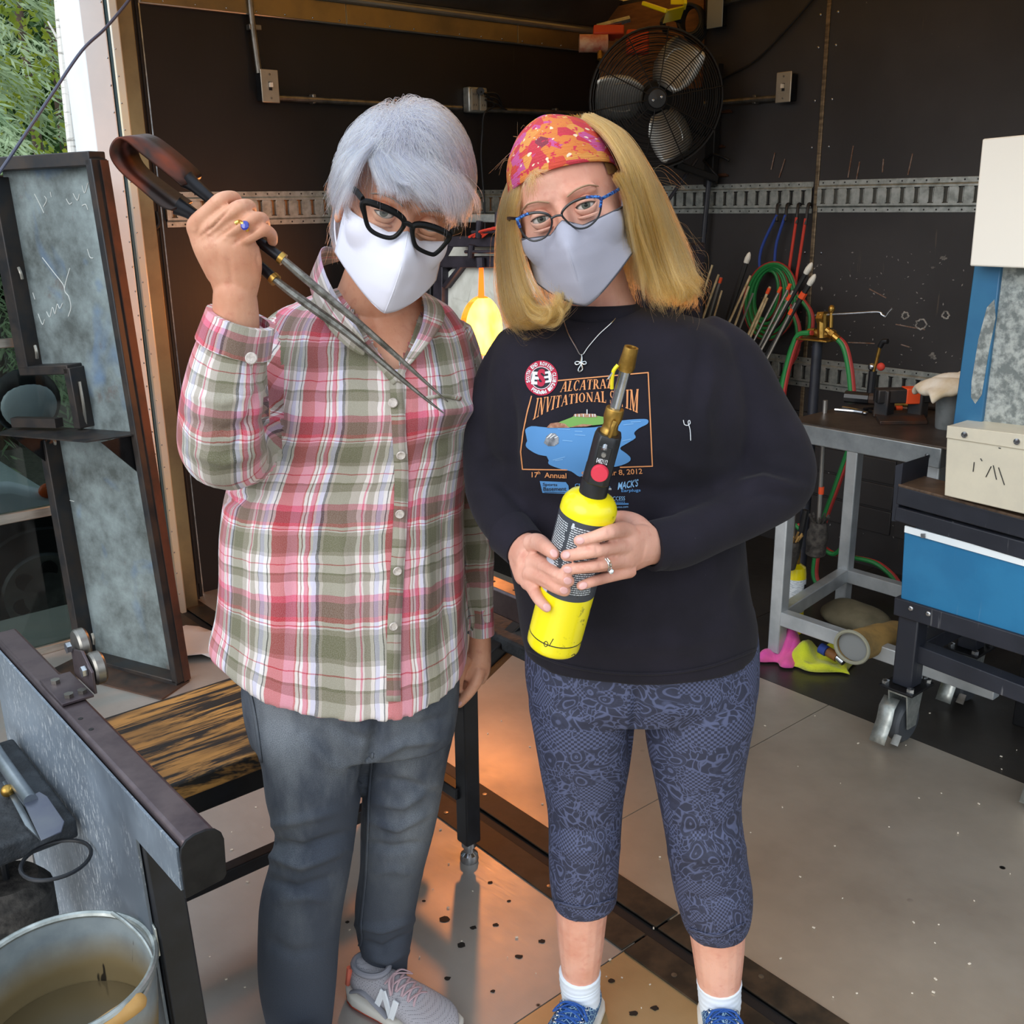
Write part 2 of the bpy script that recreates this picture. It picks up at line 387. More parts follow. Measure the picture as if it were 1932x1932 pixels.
# door frame at the open end of the left wall
t2 = struct('trim_2', G().box(ab(1.305, 3.70, -.02), DA*.085, DB*.20, DZ*2.6), MATS['white_paint'], bevel=.006)
build('frame_seam', G().box(ab(1.394, 3.705, -.02), DA*.008, DB*.19, DZ*2.6), M('seam_teal', '#41616c', .5), t2)
build('corner_post', G().box(ab(1.402, 3.70, -.02), DA*.034, DB*.2, DZ*2.6), M('cream_alu', '#e3d9bd', .35, .3, '#d5d2c8', 3), t2, bevel=.006)
build('jamb_channel', G().box(ab(1.438, 3.72, -.02), DA*.055, DB*.17, DZ*2.6), MATS['alu_gold'], t2, bevel=.003)
build('jamb_plate', G().box(ab(1.495, 3.76, -.02), DA*.012, DB*.10, DZ*2.6), MATS['aluminium'], t2, bevel=.002)
build('door_seal', G().tube([ab(1.520, 3.80, 0), ab(1.520, 3.80, 2.5)], .013, 10), MATS['rubber'], t2)
build('door_seal', G().tube([ab(1.545, 3.82, 0), ab(1.545, 3.82, 2.5)], .010, 10), MATS['rubber'], t2)
build('edge_strip', G().box(ab(1.560, 3.835, -.02), DA*.006, DB*.03, DZ*2.55), MATS['chrome'], t2)
for z in np.arange(.05, 2.4, .085):
    build('rivet', G().ell(ab(1.382, 3.70, z), DA*.0035, DZ*.0035, DB*.002, 8, 6), MATS['chrome'], t2)
    build('rivet', G().ell(ab(1.412, 3.70, z+.03), DA*.003, DZ*.003, DB*.002, 8, 6), MATS['chrome'], t2)
P = [wl(293, 430, .05), wl(295, 440, .06), wl(296, 470, .06), wl(318, 640, .06), wl(345, 860, .06), wl(372, 1100, .06)]
build('gasket_cord', G().tube(spl(P, 6), .011, 8), MATS['rubber'], t2)
build('gasket_hook', G().tube(spl([wl(296, 400, .06), wl(300, 422, .07), wl(292, 432, .07)], 6), .008, 8), MATS['rubber'], t2)
# orange plywood backing panel in the corner
build('corner_panel', G().box(ab(3.835, 3.20, 2.0), DA*.013, DB*.64, DZ*.4), MATS['plywood_brown'], wR)

# ------------------------------------------------------------------ cargo tracks with open slots
def etrack(label, O, D, N, L, back, pitch=.0585, hh=.127):
    t = thing('cargo_track', label, 'track', O, 'slotted cargo tracks on the walls')
    D, N = nrm(D), nrm(N); Z = DZ; g = G()
    for s in (1, -1):
        g.box(O+Z*(s*hh/2 if s < 0 else hh/2-.020)-D*0, D*L, N*.003, Z*.020)
        z0, z1 = (hh/2-.020, hh/2-.026) if s > 0 else (-hh/2+.020, -hh/2+.026)
        g.prism([O+Z*z0+N*.000, O+Z*z0+N*.003, O+Z*z1+N*.012, O+Z*z1+N*.009], D*L)
    for z0, h in ((.030, .0085), (-.0375, .0085)):
        g.box(O+Z*z0+N*.009, D*L, N*.003, Z*h)
    n = int(L/pitch)
    for i in range(n+1):
        x0 = max(0, i*pitch-.018); x1 = min(L, i*pitch+.018)
        if x1 > x0: g.box(O+D*x0-Z*.030+N*.009, D*(x1-x0), N*.003, Z*.060)
    build('track_plate', g, MATS['galvanized'], t, bevel=.0008, seg=1)
    lip = G()
    for i in range(n):
        x = i*pitch+pitch/2
        lip.box(O+D*(x-.0108)-Z*.026+N*.0005, D*.0028, N*.012, Z*.052)
        lip.box(O+D*(x+.008)-Z*.026+N*.0005, D*.0028, N*.012, Z*.052)
    build('slot_lip', lip, MATS['galvanized'], t)
    build('slot_back', G().box(O-Z*.034+N*.0005, D*L, N*.0012, Z*.068), back, t)
    hl = G()
    for i in range(int(L/.05)):
        for s in (1, -1): hl.lathe([(.0035, 0), (.0035, .0006)], O+D*(i*.05+.02)+Z*s*.0535+N*.003, N, 8)
    build('bolt_hole', hl, MATS['rubber'], t, kind='stuff')
    return t
M('slot_wood', '#9a6a38', .7, 0, '#5e3c1e', 20)
etrack('slotted metal cargo track on the black back wall behind the raised tongs', ab(1.585, B0-.0005, 1.515), DA, -DB, 2.22, MATS['slot_wood'])
etrack('slotted galvanized cargo track on the right wall between the fan and the wall joint', ab(A0-.0005, B0-.02, 1.523), -DB, -DA, 1.24, M('slot_dark', '#0c0b0b', .8))
etrack('galvanized cargo track on the right wall from the wall joint to the white box', ab(A0-.0055, 2.56, 1.527), -DB, -DA, 1.5, M('slot_grey', '#4a4a46', .8))
etrack('lowest slotted cargo track, at table height behind the grey bucket', ab(A0-.0112, B0-.03, .797), -DB, -DA, 2.9, MATS['slot_dark'])
# ------------------------------------------------------------------ outside: tinted screen, car, trees
def glass_mat(name, col, alpha, rough=.06):
    t = NT(name); tr_ = t.add('BsdfTransparent'); tr_.inputs[0].default_value = lin(col)
    gl = t.add('BsdfGlossy'); gl.inputs['Roughness'].default_value = rough; gl.inputs[0].default_value = (.9, .9, .9, 1)
    fr = t.add('Fresnel'); fr.inputs[0].default_value = 1.45
    ms = t.add('MixShader'); t.l(fr.outputs[0], ms.inputs[0]); t.l(tr_.outputs[0], ms.inputs[1]); t.l(gl.outputs[0], ms.inputs[2])
    t.l(ms.outputs[0], t.out.inputs[0]); return t.m
glass_mat('tinted_glass', '#a3aba8', 1)
bw = 3.655
win = struct('window_1', G().box(ab(-1.3, bw, 1.60), DA*2.58, DB*.03, DZ*.03), MATS['black_paint'])
for z1, z2 in ((.03, .50), (.535, 1.09), (1.12, 1.6)):
    build('pane', G().box(ab(-1.3, bw+.012, z1), DA*2.58, DB*.005, DZ*(z2-z1)), MATS['tinted_glass'], win, smooth=0)
for z, h in ((.0, .03), (.50, .035), (1.09, .03)):
    build('window_bar', G().box(ab(-1.3, bw, z), DA*2.58, DB*.03, DZ*h), MATS['aluminium'], win, bevel=.003)
# parked white car beyond the screen
M('car_white', '#e4edf8', .3, 0, coat=.5); M('car_black', '#15171a', .4); M('car_glass', '#0e1215', .08)
cb = 5.25; Q = lambda x, y: pb(x, y, cb)
car = thing('car', 'white parked car seen through the dark tinted screen', 'car', ab(-.2, cb+.8, -.65))
a_f = (Q(112, 900)@DA)
prof = [(a_f-.02, -.36), (a_f, .0), (a_f-.03, .16), (a_f-.22, .25), (a_f-.95, .33), (a_f-1.6, .80), (a_f-3.0, .86), (a_f-3.4, .3), (a_f-4.4, .3), (a_f-4.5, -.35)]
build('car_body', G().prism([ab(a, cb, z) for a, z in prof], DB*1.75), MATS['car_white'], car, bevel=.05, seg=3)
wcs = [Q(84, 1122)@DA, Q(84, 1122)@DA-2.9]
for wa in wcs:
    build('wheel_arch', G().lathe([(.44, 0), (.44, .012), (.0, .012)], ab(wa, cb+.001, -.33), -DB, 32), MATS['car_black'], car)
    tyre = build('wheel', G().lathe([(.20, 0), (.33, 0), (.345, -.03), (.345, -.19), (.2, -.2)], ab(wa, cb-.03, -.33), -DB, 32), MATS['rubber'], car)
    rim = G().lathe([(.21, 0), (.20, .02), (.17, .012), (.06, .035), (.0, .035)], ab(wa, cb-.03, -.33), -DB, 32)
    build('rim', rim, MATS['chrome'], tyre)
    for k in range(6):
        w = 2*PI*k/6+.3; build('rim_hole', G().lathe([(.042, 0), (.042, .004), (0, .004)], ab(wa, cb-.05, -.33)+(DA*math.cos(w)+DZ*math.sin(w))*.125, -DB, 14), MATS['car_black'], tyre)
build('windscreen', G().prism([ab(a_f-1.02, cb-.004, .36), ab(a_f-1.62, cb-.004, .76), ab(a_f-2.3, cb-.004, .78), ab(a_f-2.3, cb-.004, .36)], DB*.01), MATS['car_glass'], car)
build('marker_light', G().ell(Q(92, 925), DA*.05, DZ*.04, DB*.02), M('amber_lens', '#c4572a', .25), car)
mc = pb(50, 757, cb-.15)
build('side_mirror', G().ell(mc, DA*.155, DZ*.155, DB*.06, 24, 12), MATS['car_black'], car)
build('mirror_glass', G().ell(mc-DB*.035-DZ*.015, DA*.125, DZ*.115, DB*.03, 24, 12), MATS['car_white'], car)
# trees
def leafmat(name, c, c2):
    t = NT(name); n = t.noise(t.co(), 1.1, 3)
    t.set('Base Color', t.mix(t.ramp(n, [(.35, 0.), (.65, 1.)]), lin(c), lin(c2))); t.set('Roughness', .6)
    tl = t.add('BsdfTranslucent'); tl.inputs[0].default_value = lin(c)
    ms = t.add('MixShader'); ms.inputs[0].default_value = .3; t.l(t.p.outputs[0], ms.inputs[1]); t.l(tl.outputs[0], ms.inputs[2]); t.l(ms.outputs[0], t.out.inputs[0])
    return t.m
leafmat('fir_needles', '#b4c69c', '#7d9a74'); leafmat('maple_leaves', '#b4b83a', '#5a8a30'); leafmat('dark_leaves', '#4c6e34', '#2c5022')
M('bark', '#5a4a3c', .9, 0, '#3c3128', 20, stretch=(1, 1, .3), bump=.5)
M('birch_bark', '#e8e4dc', .7, 0, '#8a857c', 9, lo=.55, hi=.68, stretch=(1, 1, 5))
def cards(P, D, L, Wd):
    n = len(P); D = D/np.linalg.norm(D, axis=1, keepdims=True)
    S = np.cross(D, RNG.normal(size=(n, 3))); S /= np.linalg.norm(S, axis=1, keepdims=True)
    L = np.broadcast_to(L, (n,))[:, None]; Wd = np.broadcast_to(Wd, (n,))[:, None]
    v = np.stack([P, P+D*L*.5+S*Wd, P+D*L, P+D*L*.5-S*Wd], 1).reshape(-1, 3)
    return v, (np.arange(n*4).reshape(n, 4)).tolist()
def conifer(label, base, hgt, rad, seed, mat='fir_needles', nb=150, grp=None):
    r = np.random.default_rng(seed); t = thing('fir_tree', label, 'tree', base)
    build('trunk', G().tube([base, base+DZ*hgt*.5, base+DZ*hgt], [.09, .05, .02], 8), MATS['bark'], t)
    PP, DD = [], []
    for i in range(nb):
        z = r.uniform(.06, .98); w = r.uniform(0, 2*PI); l = rad*(1-z)**.75*r.uniform(.75, 1.1)+.12
        d = V(math.cos(w), math.sin(w), -.28); p0 = base+DZ*z*hgt
        for k in range(64):
            s_ = r.uniform(.15, 1); p = p0+d*l*s_+DZ*(-.25*l*s_*s_)
            side = np.cross(d, DZ)*r.choice([-1, 1])
            PP.append(p+r.normal(size=3)*.03); DD.append(d*.7+side*r.uniform(.2, .9)+DZ*r.uniform(-.7, .05))
    v, f = cards(np.array(PP), np.array(DD), r.uniform(.08, .20, len(PP)), .012)
    build('foliage', G().add(v, f), MATS[mat], t, smooth=0, kind='stuff')
def bushy(label, base, hgt, rx, seed, mat, n=5200, size=.07, name='leafy_tree'):
    r = np.random.default_rng(seed); t = thing(name, label, 'tree', base)
    build('trunk', G().tube([base, base+DZ*hgt*.8], [.1, .04], 8), MATS['bark'], t)
    c = r.normal(size=(60, 3)); c /= np.linalg.norm(c, axis=1, keepdims=True); c *= r.uniform(.35, 1, (60, 1))**.5
    c = c*V(rx, rx, hgt*.46)+base+DZ*hgt*.52
    P = c[r.integers(0, 60, n)]+r.normal(size=(n, 3))*rx*.17
    v, f = cards(P, r.normal(size=(n, 3))+V(0, 0, -.3), r.uniform(.6, 1.3, n)*size, size*.33)
    build('foliage', G().add(v, f), MATS[mat], t, smooth=0, kind='stuff')
def gpt(x, Y, z=-.7): P = yy(x, 300, Y); P[2] = z; return P
conifer('tall grey-green fir tree at the left edge behind the white door post', gpt(-70, 9.5), 8.0, 2.5, 3, nb=260)
conifer('darker fir tree farther back behind the grey-green fir', gpt(75, 14), 10, 2.6, 5, nb=170)
conifer('fir tree beyond the birch trunk, deepest in the gap left of the post', gpt(140, 17), 11, 2.6, 6, nb=150)
bushy('leafy tree with yellowing leaves in front of the firs, right of the birch trunk', gpt(165, 11.5), 6.6, 1.0, 8, 'maple_leaves', 3600, .10)
bushy('dark green leafy tree behind the birch trunk, next to the white door post', gpt(125, 19), 12.5, 2.8, 9, 'dark_leaves', 6500, .16)
bushy('dark green leafy tree far behind the wire and the fir at the left edge', gpt(0, 20), 13, 3.2, 10, 'dark_leaves', 6500, .17)
bt = thing('birch_tree', 'slim white-barked birch trunk standing before the dark leaves', 'tree', gpt(140, 7.6))
Pb = [yy(150, 400, 7.6), yy(138, 290, 7.6), yy(124, 150, 7.6), yy(112, 0, 7.6), yy(104, -140, 7.6)]; Pb = [gpt(154, 7.6)]+Pb
build('trunk', G().tube(spl(Pb, 5), .034, 10), MATS['birch_bark'], bt)
for (x, y, x2, y2) in ((112, 40, 150, 10), (118, 90, 90, 40), (134, 200, 165, 160)):
    build('branch', G().tube([yy(x, y, 7.6), yy(x2, y2, 7.55)], [.012, .005], 6), MATS['birch_bark'], bt)
# hillside of understorey behind everything
hb = thing('hedge_bank', 'dark undergrowth bank filling the view behind the trees', 'undergrowth', gpt(60, 25)); hb['kind'] = 'stuff'
r_ = np.random.default_rng(4); n = 9000
P = np.stack([r_.uniform(-24, 8, n), r_.uniform(22, 26, n), r_.uniform(-.7, 12, n)], 1)
v, f = cards(P, r_.normal(size=(n, 3)), r_.uniform(.5, 1.1, n), .25); build('foliage', G().add(v, f), MATS['dark_leaves'], hb, smooth=0, kind='stuff')
build('bank', G().box(V(-30, 26, -.8), V(45, 0, 0), V(0, .5, 0), V(0, 0, 12)), M('bank_green', '#24361c', .9, 0, '#172412', 2), hb)
# wire strung past the door post
wp = [pb(-15, 345, 3.4), pb(22, 292, 3.4), pb(100, 175, 3.45), pb(155, 95, 3.5), pb(200, 52, 3.58), pb(245, -2, 3.66), pb(262, -30, 3.7)]
cb_ = thing('cable', 'thin grey cable running diagonally past the white door post', 'cable', wp[3]); build('cable_run', G().tube(spl(wp, 6), .005, 7), M('cable_grey', '#4c5064', .5), cb_)

# ------------------------------------------------------------------ steel panel stand with shelf
SL, SR = zz(165, 1240, 0), zz(345, 1290, 0); st_ = nrm(SR-SL); sn = nrm(np.cross(st_, DZ)); sn = -sn if sn[1] > 0 else sn
def sp(x, y, off=0): d = ray(x, y); return EYE+d*(((SL+sn*off-EYE)@sn)/(d@sn))
def panel_mat():
    t = NT('heat_steel'); v = t.co(); n = t.noise(v, 5, 7, .68); n2 = t.noise(v, 3.4, 3, .6, .6)
    c = t.mix(t.ramp(n, [(.34, 0.), (.62, 1.)]), lin('#a0aeb0'), lin('#5c6362'))
    c = t.mix(t.ramp(n2, [(.54, 0.), (.70, .8)]), c, lin('#6688b4'))
    c = t.mix(t.ramp(t.noise(v, 9, 5, .7), [(.60, 0.), (.75, .55)]), c, lin('#6e4a40'))
    t.set('Base Color', c); t.set('Metallic', .35); t.set('Roughness', t.ramp(n, [(.3, .36), (.7, .5)])); t.bump(t.noise(v, 30, 4), .08)
    return t.m
panel_mat(); M('mill_steel', '#37383b', .45, .65, '#4a423d', 12, r2=.6, bump=.1)
ps = thing('steel_panel_stand', 'tall scratched steel heat shield panel with a small shelf, left of the white door post', 'panel', (SL+SR)/2)
for poly in ([(6, 322), (180, 303), (263, 815), (160, 808), (140, 692), (66, 692)], [(102, 828), (266, 832), (338, 1282), (172, 1240)]):
    build('steel_sheet', G().prism([sp(*q, -.03) for q in poly], sn*.003), MATS['heat_steel'], ps, smooth=0)
def sbar(name, p, q, w=.035, d=.06, mat='mill_steel', off=0):
    P0, P1 = sp(*p, off), sp(*q, off)
    return build(name, G().bar(P0-sn*.0, P1-sn*.0, d, w, np.cross(sn, nrm(P1-P0))) if False else G().bar(P0, P1, w, d, sn), MATS[mat], ps, bevel=.003)
sbar('top_bar', (-40, 313), (184, 299), .04)
sbar('side_bar', (181, 300), (342, 1284), .026)
build('side_return', G().prism([sp(188, 302, .0), sp(347, 1286, .0), sp(347, 1286, .0)-sn*.028, sp(188, 302, .0)-sn*.028], st_*.004), M('rust_face', '#5a3222', .65, .1, '#38231b', 8), ps)
sbar('side_bar', (-8, 335), (58, 694), .05)
sbar('notch_bar', (50, 698), (142, 695), .03)
sbar('notch_bar', (139, 692), (160, 806), .03)
sbar('side_bar', (92, 826), (164, 1238), .035)
sbar('foot_bar', (160, 1239), (346, 1288), .035)
shelf = [sp(27, 806), sp(265, 818), sp(265, 818)+sn*.10, sp(205, 826)+sn*.16, sp(40, 812)+sn*.14]
shelf = [sp(40, 803), sp(266, 818), sp(266, 818)+sn*.04, sp(236, 817)+sn*.15, sp(65, 804)+sn*.15]
build('shelf_plate', G().prism(shelf, DZ*.004), MATS['mill_steel'], ps)
for x, y in ((90, 806), (258, 817)):
    p = sp(x, y); build('gusset', G().prism([p, p+sn*.14, p-DZ*.14], st_*.004), MATS['steel_dark'], ps)
build('shelf_scrap', G().prism([sp(60, 797)+sn*.05, sp(135, 801)+sn*.03, sp(135, 801)+sn*.06, sp(62, 797)+sn*.08], DZ*.03), MATS['mill_steel'], ps)
M('weld', '#b9b5ab', .35, .8)
for (x, y, x2, y2) in ((35, 505, 42, 526), (66, 652, 70, 676), (101, 828, 104, 838), (120, 1000, 124, 1018), (174, 1195, 178, 1215), (20, 312, 60, 309), (90, 310, 150, 305), (150, 720, 162, 800)):
    build('weld_bead', G().tube(spl([sp(x, y, .002), sp((x+x2)/2+1, (y+y2)/2, .006), sp(x2, y2, .002)], 5), .005, 6), MATS['weld'], ps)
# chalk scribbles on the panel
M('chalk', '#c9cdca', .9)
for pts in ([(65, 366), (75, 385), (83, 402)], [(84, 370), (88, 378), (82, 390)], [(95, 362), (97, 372)], [(125, 375), (131, 385), (136, 382)], [(138, 365), (146, 378), (150, 366)], [(155, 350), (160, 364), (166, 345)], [(80, 486), (100, 512), (118, 535), (122, 546)], [(132, 506), (122, 545), (130, 560), (134, 580), (129, 597)], [(62, 552), (66, 565)], [(72, 592), (80, 612), (84, 603)], [(88, 588), (94, 598), (99, 580), (104, 592), (108, 574), (113, 582), (118, 572)], [(165, 470), (170, 485), (176, 487)], [(155, 388), (162, 386), (166, 396)], [(115, 940), (140, 946)], [(120, 962), (135, 968)]):
    build('chalk_mark', G().tube(spl([sp(*q, -.0262) for q in pts], 5), .0016, 5), MATS['chalk'], ps)
for x, y in ((40, 520), (70, 670), (108, 838)): pass
build('base_plate', G().prism([SL-st_*.03-sn*.02, SR+st_*.01-sn*.02, SR+st_*.03+sn*.12, SL+sn*.14-st_*.02], DZ*.006), M('rust_plate', '#5a4438', .55, .4, '#35302e', 9), ps)
# crumpled papers on the floor by the stand
pp = zz(390, 1215, .004); pap = thing('paper_sheet', 'crumpled white paper on the floor between the panel stand and the plaid shirt', 'paper', pp)
gr = np.array([[pp+V(-.22+.44*i/9+.02*math.sin(j), -.14+.26*j/7, .012+.016*math.sin(i*1.7+j)*math.cos(j*1.3)) for i in range(10)] for j in range(8)])
o = build('sheet', G().grid(gr), M('paper_white', '#d9dee2', .8), pap, smooth=60); md = o.modifiers.new('thick', 'SOLIDIFY'); md.thickness = .001

# ------------------------------------------------------------------ electrics on the left wall
def tubepath(name, pts, r, mat, parent, n=10, sub=6): return build(name, G().tube(spl(pts, sub) if len(pts) > 2 else pts, r, n), MATS[mat], parent)
cv = thing('conduit', 'vertical steel conduit above the left light switch', 'conduit', wl(480, 60, .02), 'steel conduits')
tubepath('pipe', [wl(469, -40, .03), wl(476, 40, .03), wl(489, 138, .03)], .011, 'conduit_steel', cv)
build('pipe_clamp', G().cbox(wl(479, 52, .02), .05, .03, .02), MATS['conduit_steel'], cv, bevel=.003)
ch = thing('conduit', 'horizontal steel conduit from the left light switch to the outlet box', 'conduit', wl(690, 193, .02), 'steel conduits')
tubepath('pipe', [wl(512, 184, .03), wl(870, 204, .03)], .0115, 'conduit_steel', ch)
for x, y in ((590, 187), (800, 199)): build('pipe_clamp', G().cbox(wl(x, y, .02), .016, .032, .035), MATS['conduit_steel'], ch, bevel=.003)
c3 = thing('conduit', 'horizontal steel conduit running from the outlet box behind the fan', 'conduit', wl(1000, 210, .02), 'steel conduits')
tubepath('pipe', [wl(912, 207, .03), wl(1118, 215, .03)], .0115, 'conduit_steel', c3)
build('pipe_clamp', G().cbox(wl(1047, 212, .02), .016, .032, .035), MATS['conduit_steel'], c3, bevel=.003)
M('plate_steel', '#b5ad9d', .35, .6, '#a39c8e', 8)
def switch(label, C, D, N):
    t = thing('light_switch', label, 'switch', C, 'switch boxes on the walls')
    build('back_box', G().cbox(C+N*.025, .062, .05, .105, (D, N, DZ)), MATS['steel_dark'], t, bevel=.004)
    p = build('cover_plate', G().cbox(C+N*.053, .074, .006, .118, (D, N, DZ)), MATS['plate_steel'], t, bevel=.006, seg=3)
    build('toggle', G().prism([C+N*.056-D*.006+DZ*.012, C+N*.056+D*.006+DZ*.012, C+N*.056+D*.006-DZ*.004, C+N*.056-D*.006-DZ*.004], N*.012), M('toggle_white', '#d9d3c6', .4), t)
    build('toggle_slot', G().cbox(C+N*.0565, .014, .001, .03, (D, N, DZ)), MATS['rubber'], t)
    for s in (1, -1): build('screw', G().lathe([(.0045, 0), (.004, .002), (0, .0025)], C+N*.056+DZ*s*.042, N, 10), MATS['conduit_steel'], t)
switch('steel light switch box on the back wall at the left end of the conduit', wl(497, 165), DA, -DB)
switch('steel light switch box on the right wall, right of the fan', wr(1493, 166), DB, -DA)
ob = thing('outlet_box', 'metal outlet box with plugs and a black cord on the back wall', 'outlet', wl(890, 190))
C = wl(891, 190)
build('back_box', G().cbox(C-DB*.022, .105, .045, .105), MATS['galvanized'], ob, bevel=.006)
for s in (-1, 1):
    f_ = build('outlet_face', G().cbox(C-DB*.047+DA*s*.024, .036, .006, .09), M('outlet_grey', '#8f897c', .5), ob, bevel=.004)
    for z in (.022, -.022):
        for q in (-.006, .006): build('outlet_slot', G().cbox(C-DB*.0505+DA*(s*.024+q)+DZ*z, .002, .001, .009), MATS['rubber'], f_)
pc = thing('power_cord', 'black cord plugged into the outlet box and hanging down the back wall', 'cord', wl(908, 260, .02))
tubepath('plug', [wl(905, 172, .05), wl(907, 172, .09)], .016, 'black_plastic', pc)
tubepath('wire', [wl(907, 173, .09), wl(922, 182, .08), wl(932, 200, .05), wl(914, 214, .05), wl(910, 250, .03), wl(908, 300, .02), wl(914, 385, .02), wl(915, 440, .02)], .0045, 'black_plastic', pc, 8)
for k in range(3): tubepath('loose_wire', [wl(915, 176+6*k, .06), wl(938, 178+9*k, .07), wl(952, 206, .04), wl(985, 212, .03), wl(1040, 218+2*k, .03)], .004, 'black_plastic', pc, 7)
# right wall electrics
c4 = thing('conduit', 'short steel conduit from the fan to the switch box on the right wall', 'conduit', wr(1420, 190, .02), 'steel conduits')
tubepath('pipe', [wr(1330, 196, .03), wr(1476, 184, .03)], .0125, 'conduit_steel', c4)
build('pipe_clamp', G().cbox(wr(1426, 188, .02), .032, .018, .036), MATS['conduit_steel'], c4, bevel=.003)
bx = thing('junction_box', 'grey junction box cut off by the top of the picture', 'box', wr(1349, 15))
build('box_body', G().cbox(wr(1352, 2, .03), .06, .075, .20), MATS['steel_dark'], bx, bevel=.004); build('box_cover', G().cbox(wr(1350, 2, .063), .005, .085, .21), M('box_grey', '#8d9494', .4, .4), bx, bevel=.004)
c5 = thing('conduit', 'steel conduit leaving the grey junction box at the top edge', 'conduit', wr(1400, 0, .03), 'steel conduits'); tubepath('pipe', [wr(1366, 6, .03), wr(1440, -14, .03)], .012, 'conduit_steel', c5)
kc = thing('cable', 'black cable sagging down the right wall behind the fan', 'cable', wr(1450, 90, .01)); tubepath('cable_run', [wr(1545, -15, .012), wr(1480, 60, .012), wr(1420, 118, .012), wr(1360, 150, .012)], .005, 'rubber', kc, 7)
# ------------------------------------------------------------------ fan
FC = yy(1237, 187, 4.62); fn = nrm(EYE-FC+V(.35, 0, .1)); fx, fz, _ = axes_of(-fn); fx = fx if fx@RT > 0 else -fx; fz = nrm(np.cross(fn, fx)); fz = fz if fz[2] > 0 else -fz
FR = 125*depth(FC)/1932
fan = thing('wall_fan', 'large black caged wall fan with three silver blades', 'fan', FC)
def circ(r, d, n=48): return [FC+fn*d+r*(fx*math.cos(2*PI*i/n)+fz*math.sin(2*PI*i/n)) for i in range(n)]
build('cage_hoop', G().rings([circ(FR, -.07), circ(FR*1.01, -.0), circ(FR, .02), circ(FR*.985, .02), circ(FR*.985, -.07)], cap=False), M('fan_black', '#1c1b1b', .5, .3), fan)
cagez = lambda q: .02+.055*(1-q*q)
for k in range(22):
    q = .24+.74*k/21
    build('grille_ring', G().tube(circ(FR*q, cagez(q)), .0019, 5, closed=True), MATS['fan_black'], fan)
for k in range(15):
    q = .2+.78*k/14
    build('grille_ring', G().tube(circ(FR*q, -.075-.06*(1-q*q)), .0019, 5, closed=True), MATS['fan_black'], fan)
for k in range(10):
    w = 2*PI*k/10+.16; d = fx*math.cos(w)+fz*math.sin(w)
    build('grille_spoke', G().tube([FC+d*FR*q+fn*(cagez(q)+.003) for q in (.15, .4, .6, .8, .93, 1)], .0026, 6), MATS['fan_black'], fan)
build('hub_cap', G().lathe([(.036, 0), (.040, .01), (.036, .018), (.0, .022)], FC+fn*.07, fn, 24), MATS['black_plastic'], fan)
for s in (-1, 1): build('hub_screw', G().lathe([(.006, 0), (.005, .003), (0, .004)], FC+fn*.091+fx*s*.017+fz*s*.006, fn, 10), MATS['chrome'], fan)
M('fan_blade', '#c9cac6', .32, .7, '#b5b6b2', 5)
for w in (177, 56, -66):
    w = math.radians(w); d = fx*math.cos(w)+fz*math.sin(w); s = -fx*math.sin(w)+fz*math.cos(w); rows = []
    for i, (q, hw) in enumerate(((.2, .045), (.3, .066), (.42, .082), (.58, .086), (.75, .082), (.86, .072), (.9, .06))):
        rows.append([FC+d*FR*q+s*hw*u*FR/.27+fn*(-.012-.045*u*1.0+.012*(1-u*u)) for u in np.linspace(-1, 1, 9)])
    b_ = build('fan_blade', G().grid(rows), MATS['fan_blade'], fan, smooth=60); b_.modifiers.new('thick', 'SOLIDIFY').thickness = .003
    rb = [FC+d*FR*q+s*u*FR/.27*.05+fn*(-.002-.045*u*.58) for q, u in ((.36, -.9), (.5, -1.05), (.72, -.8), (.78, 0), (.72, .85), (.5, 1.05), (.36, .9))]
    build('blade_rib', G().tube(spl(rb, 5), .004, 6), MATS['fan_blade'], b_)
build('motor', G().lathe([(.0, -.16), (.07, -.16), (.075, -.14), (.075, -.03), (.05, -.02), (.05, .0)], FC, fn, 24), MATS['fan_black'], fan)
build('wall_arm', G().bar(FC-fn*.12, wr(1330, 250, .02), .04, .04), MATS['fan_black'], fan, bevel=.004)
build('mount_post', G().bar(wr(1352, 120, .03), wr(1340, 352, .03), .05, .04, DA), MATS['fan_black'], fan, bevel=.004)
build('stay', G().bar(FC-fn*.06-fz*FR*.95+fx*.1, wr(1352, 338, .05), .03, .03), MATS['fan_black'], fan, bevel=.004)
for k, (x, y) in enumerate(((1366, 211), (1352, 277), (1358, 331))):
    t = thing('hinge', ['rusty hinge beside the fan rim, uppermost of three', 'rusty hinge below the fan rim, middle of three', 'rusty hinge near the cargo track, lowest of three'][k], 'hinge', wr(x, y), 'rusty hinges beside the fan')
    build('hinge_leaf', G().cbox(wr(x, y, .004), .006, .07, .016), MATS['rust_steel'], t, bevel=.002)
    build('hinge_pin', G().tube([wr(x-15, y, .012), wr(x+15, y, .012)], .005, 8), MATS['rust_steel'], t)
sc_ = thing('spring_clamp', 'dark metal spring clamp hanging below the fan', 'clamp', wr(1345, 306, .05))
tubepath('jaw', [wr(1330, 300, .06), wr(1345, 292, .08), wr(1362, 296, .07), wr(1376, 303, .06)], .006, 'steel_dark', sc_); tubepath('jaw', [wr(1328, 303, .06), wr(1340, 318, .08), wr(1352, 332, .06)], .007, 'steel_dark', sc_)
pl = thing('support_pole', 'thin black pole standing against the right wall below the fan', 'pole', wr(1320, 600, .05)); tubepath('pole_tube', [wr(1338, 340, .05), wr(1325, 480, .05), wr(1300, 800, .05)], .012, 'black_paint', pl)
pl2 = thing('support_rod', 'black rod leaning from the fan toward the blond hair', 'rod', wr(1290, 350, .2)); tubepath('rod_tube', [wr(1315, 300, .10), wr(1240, 408, .3)], .008, 'black_paint', pl2)
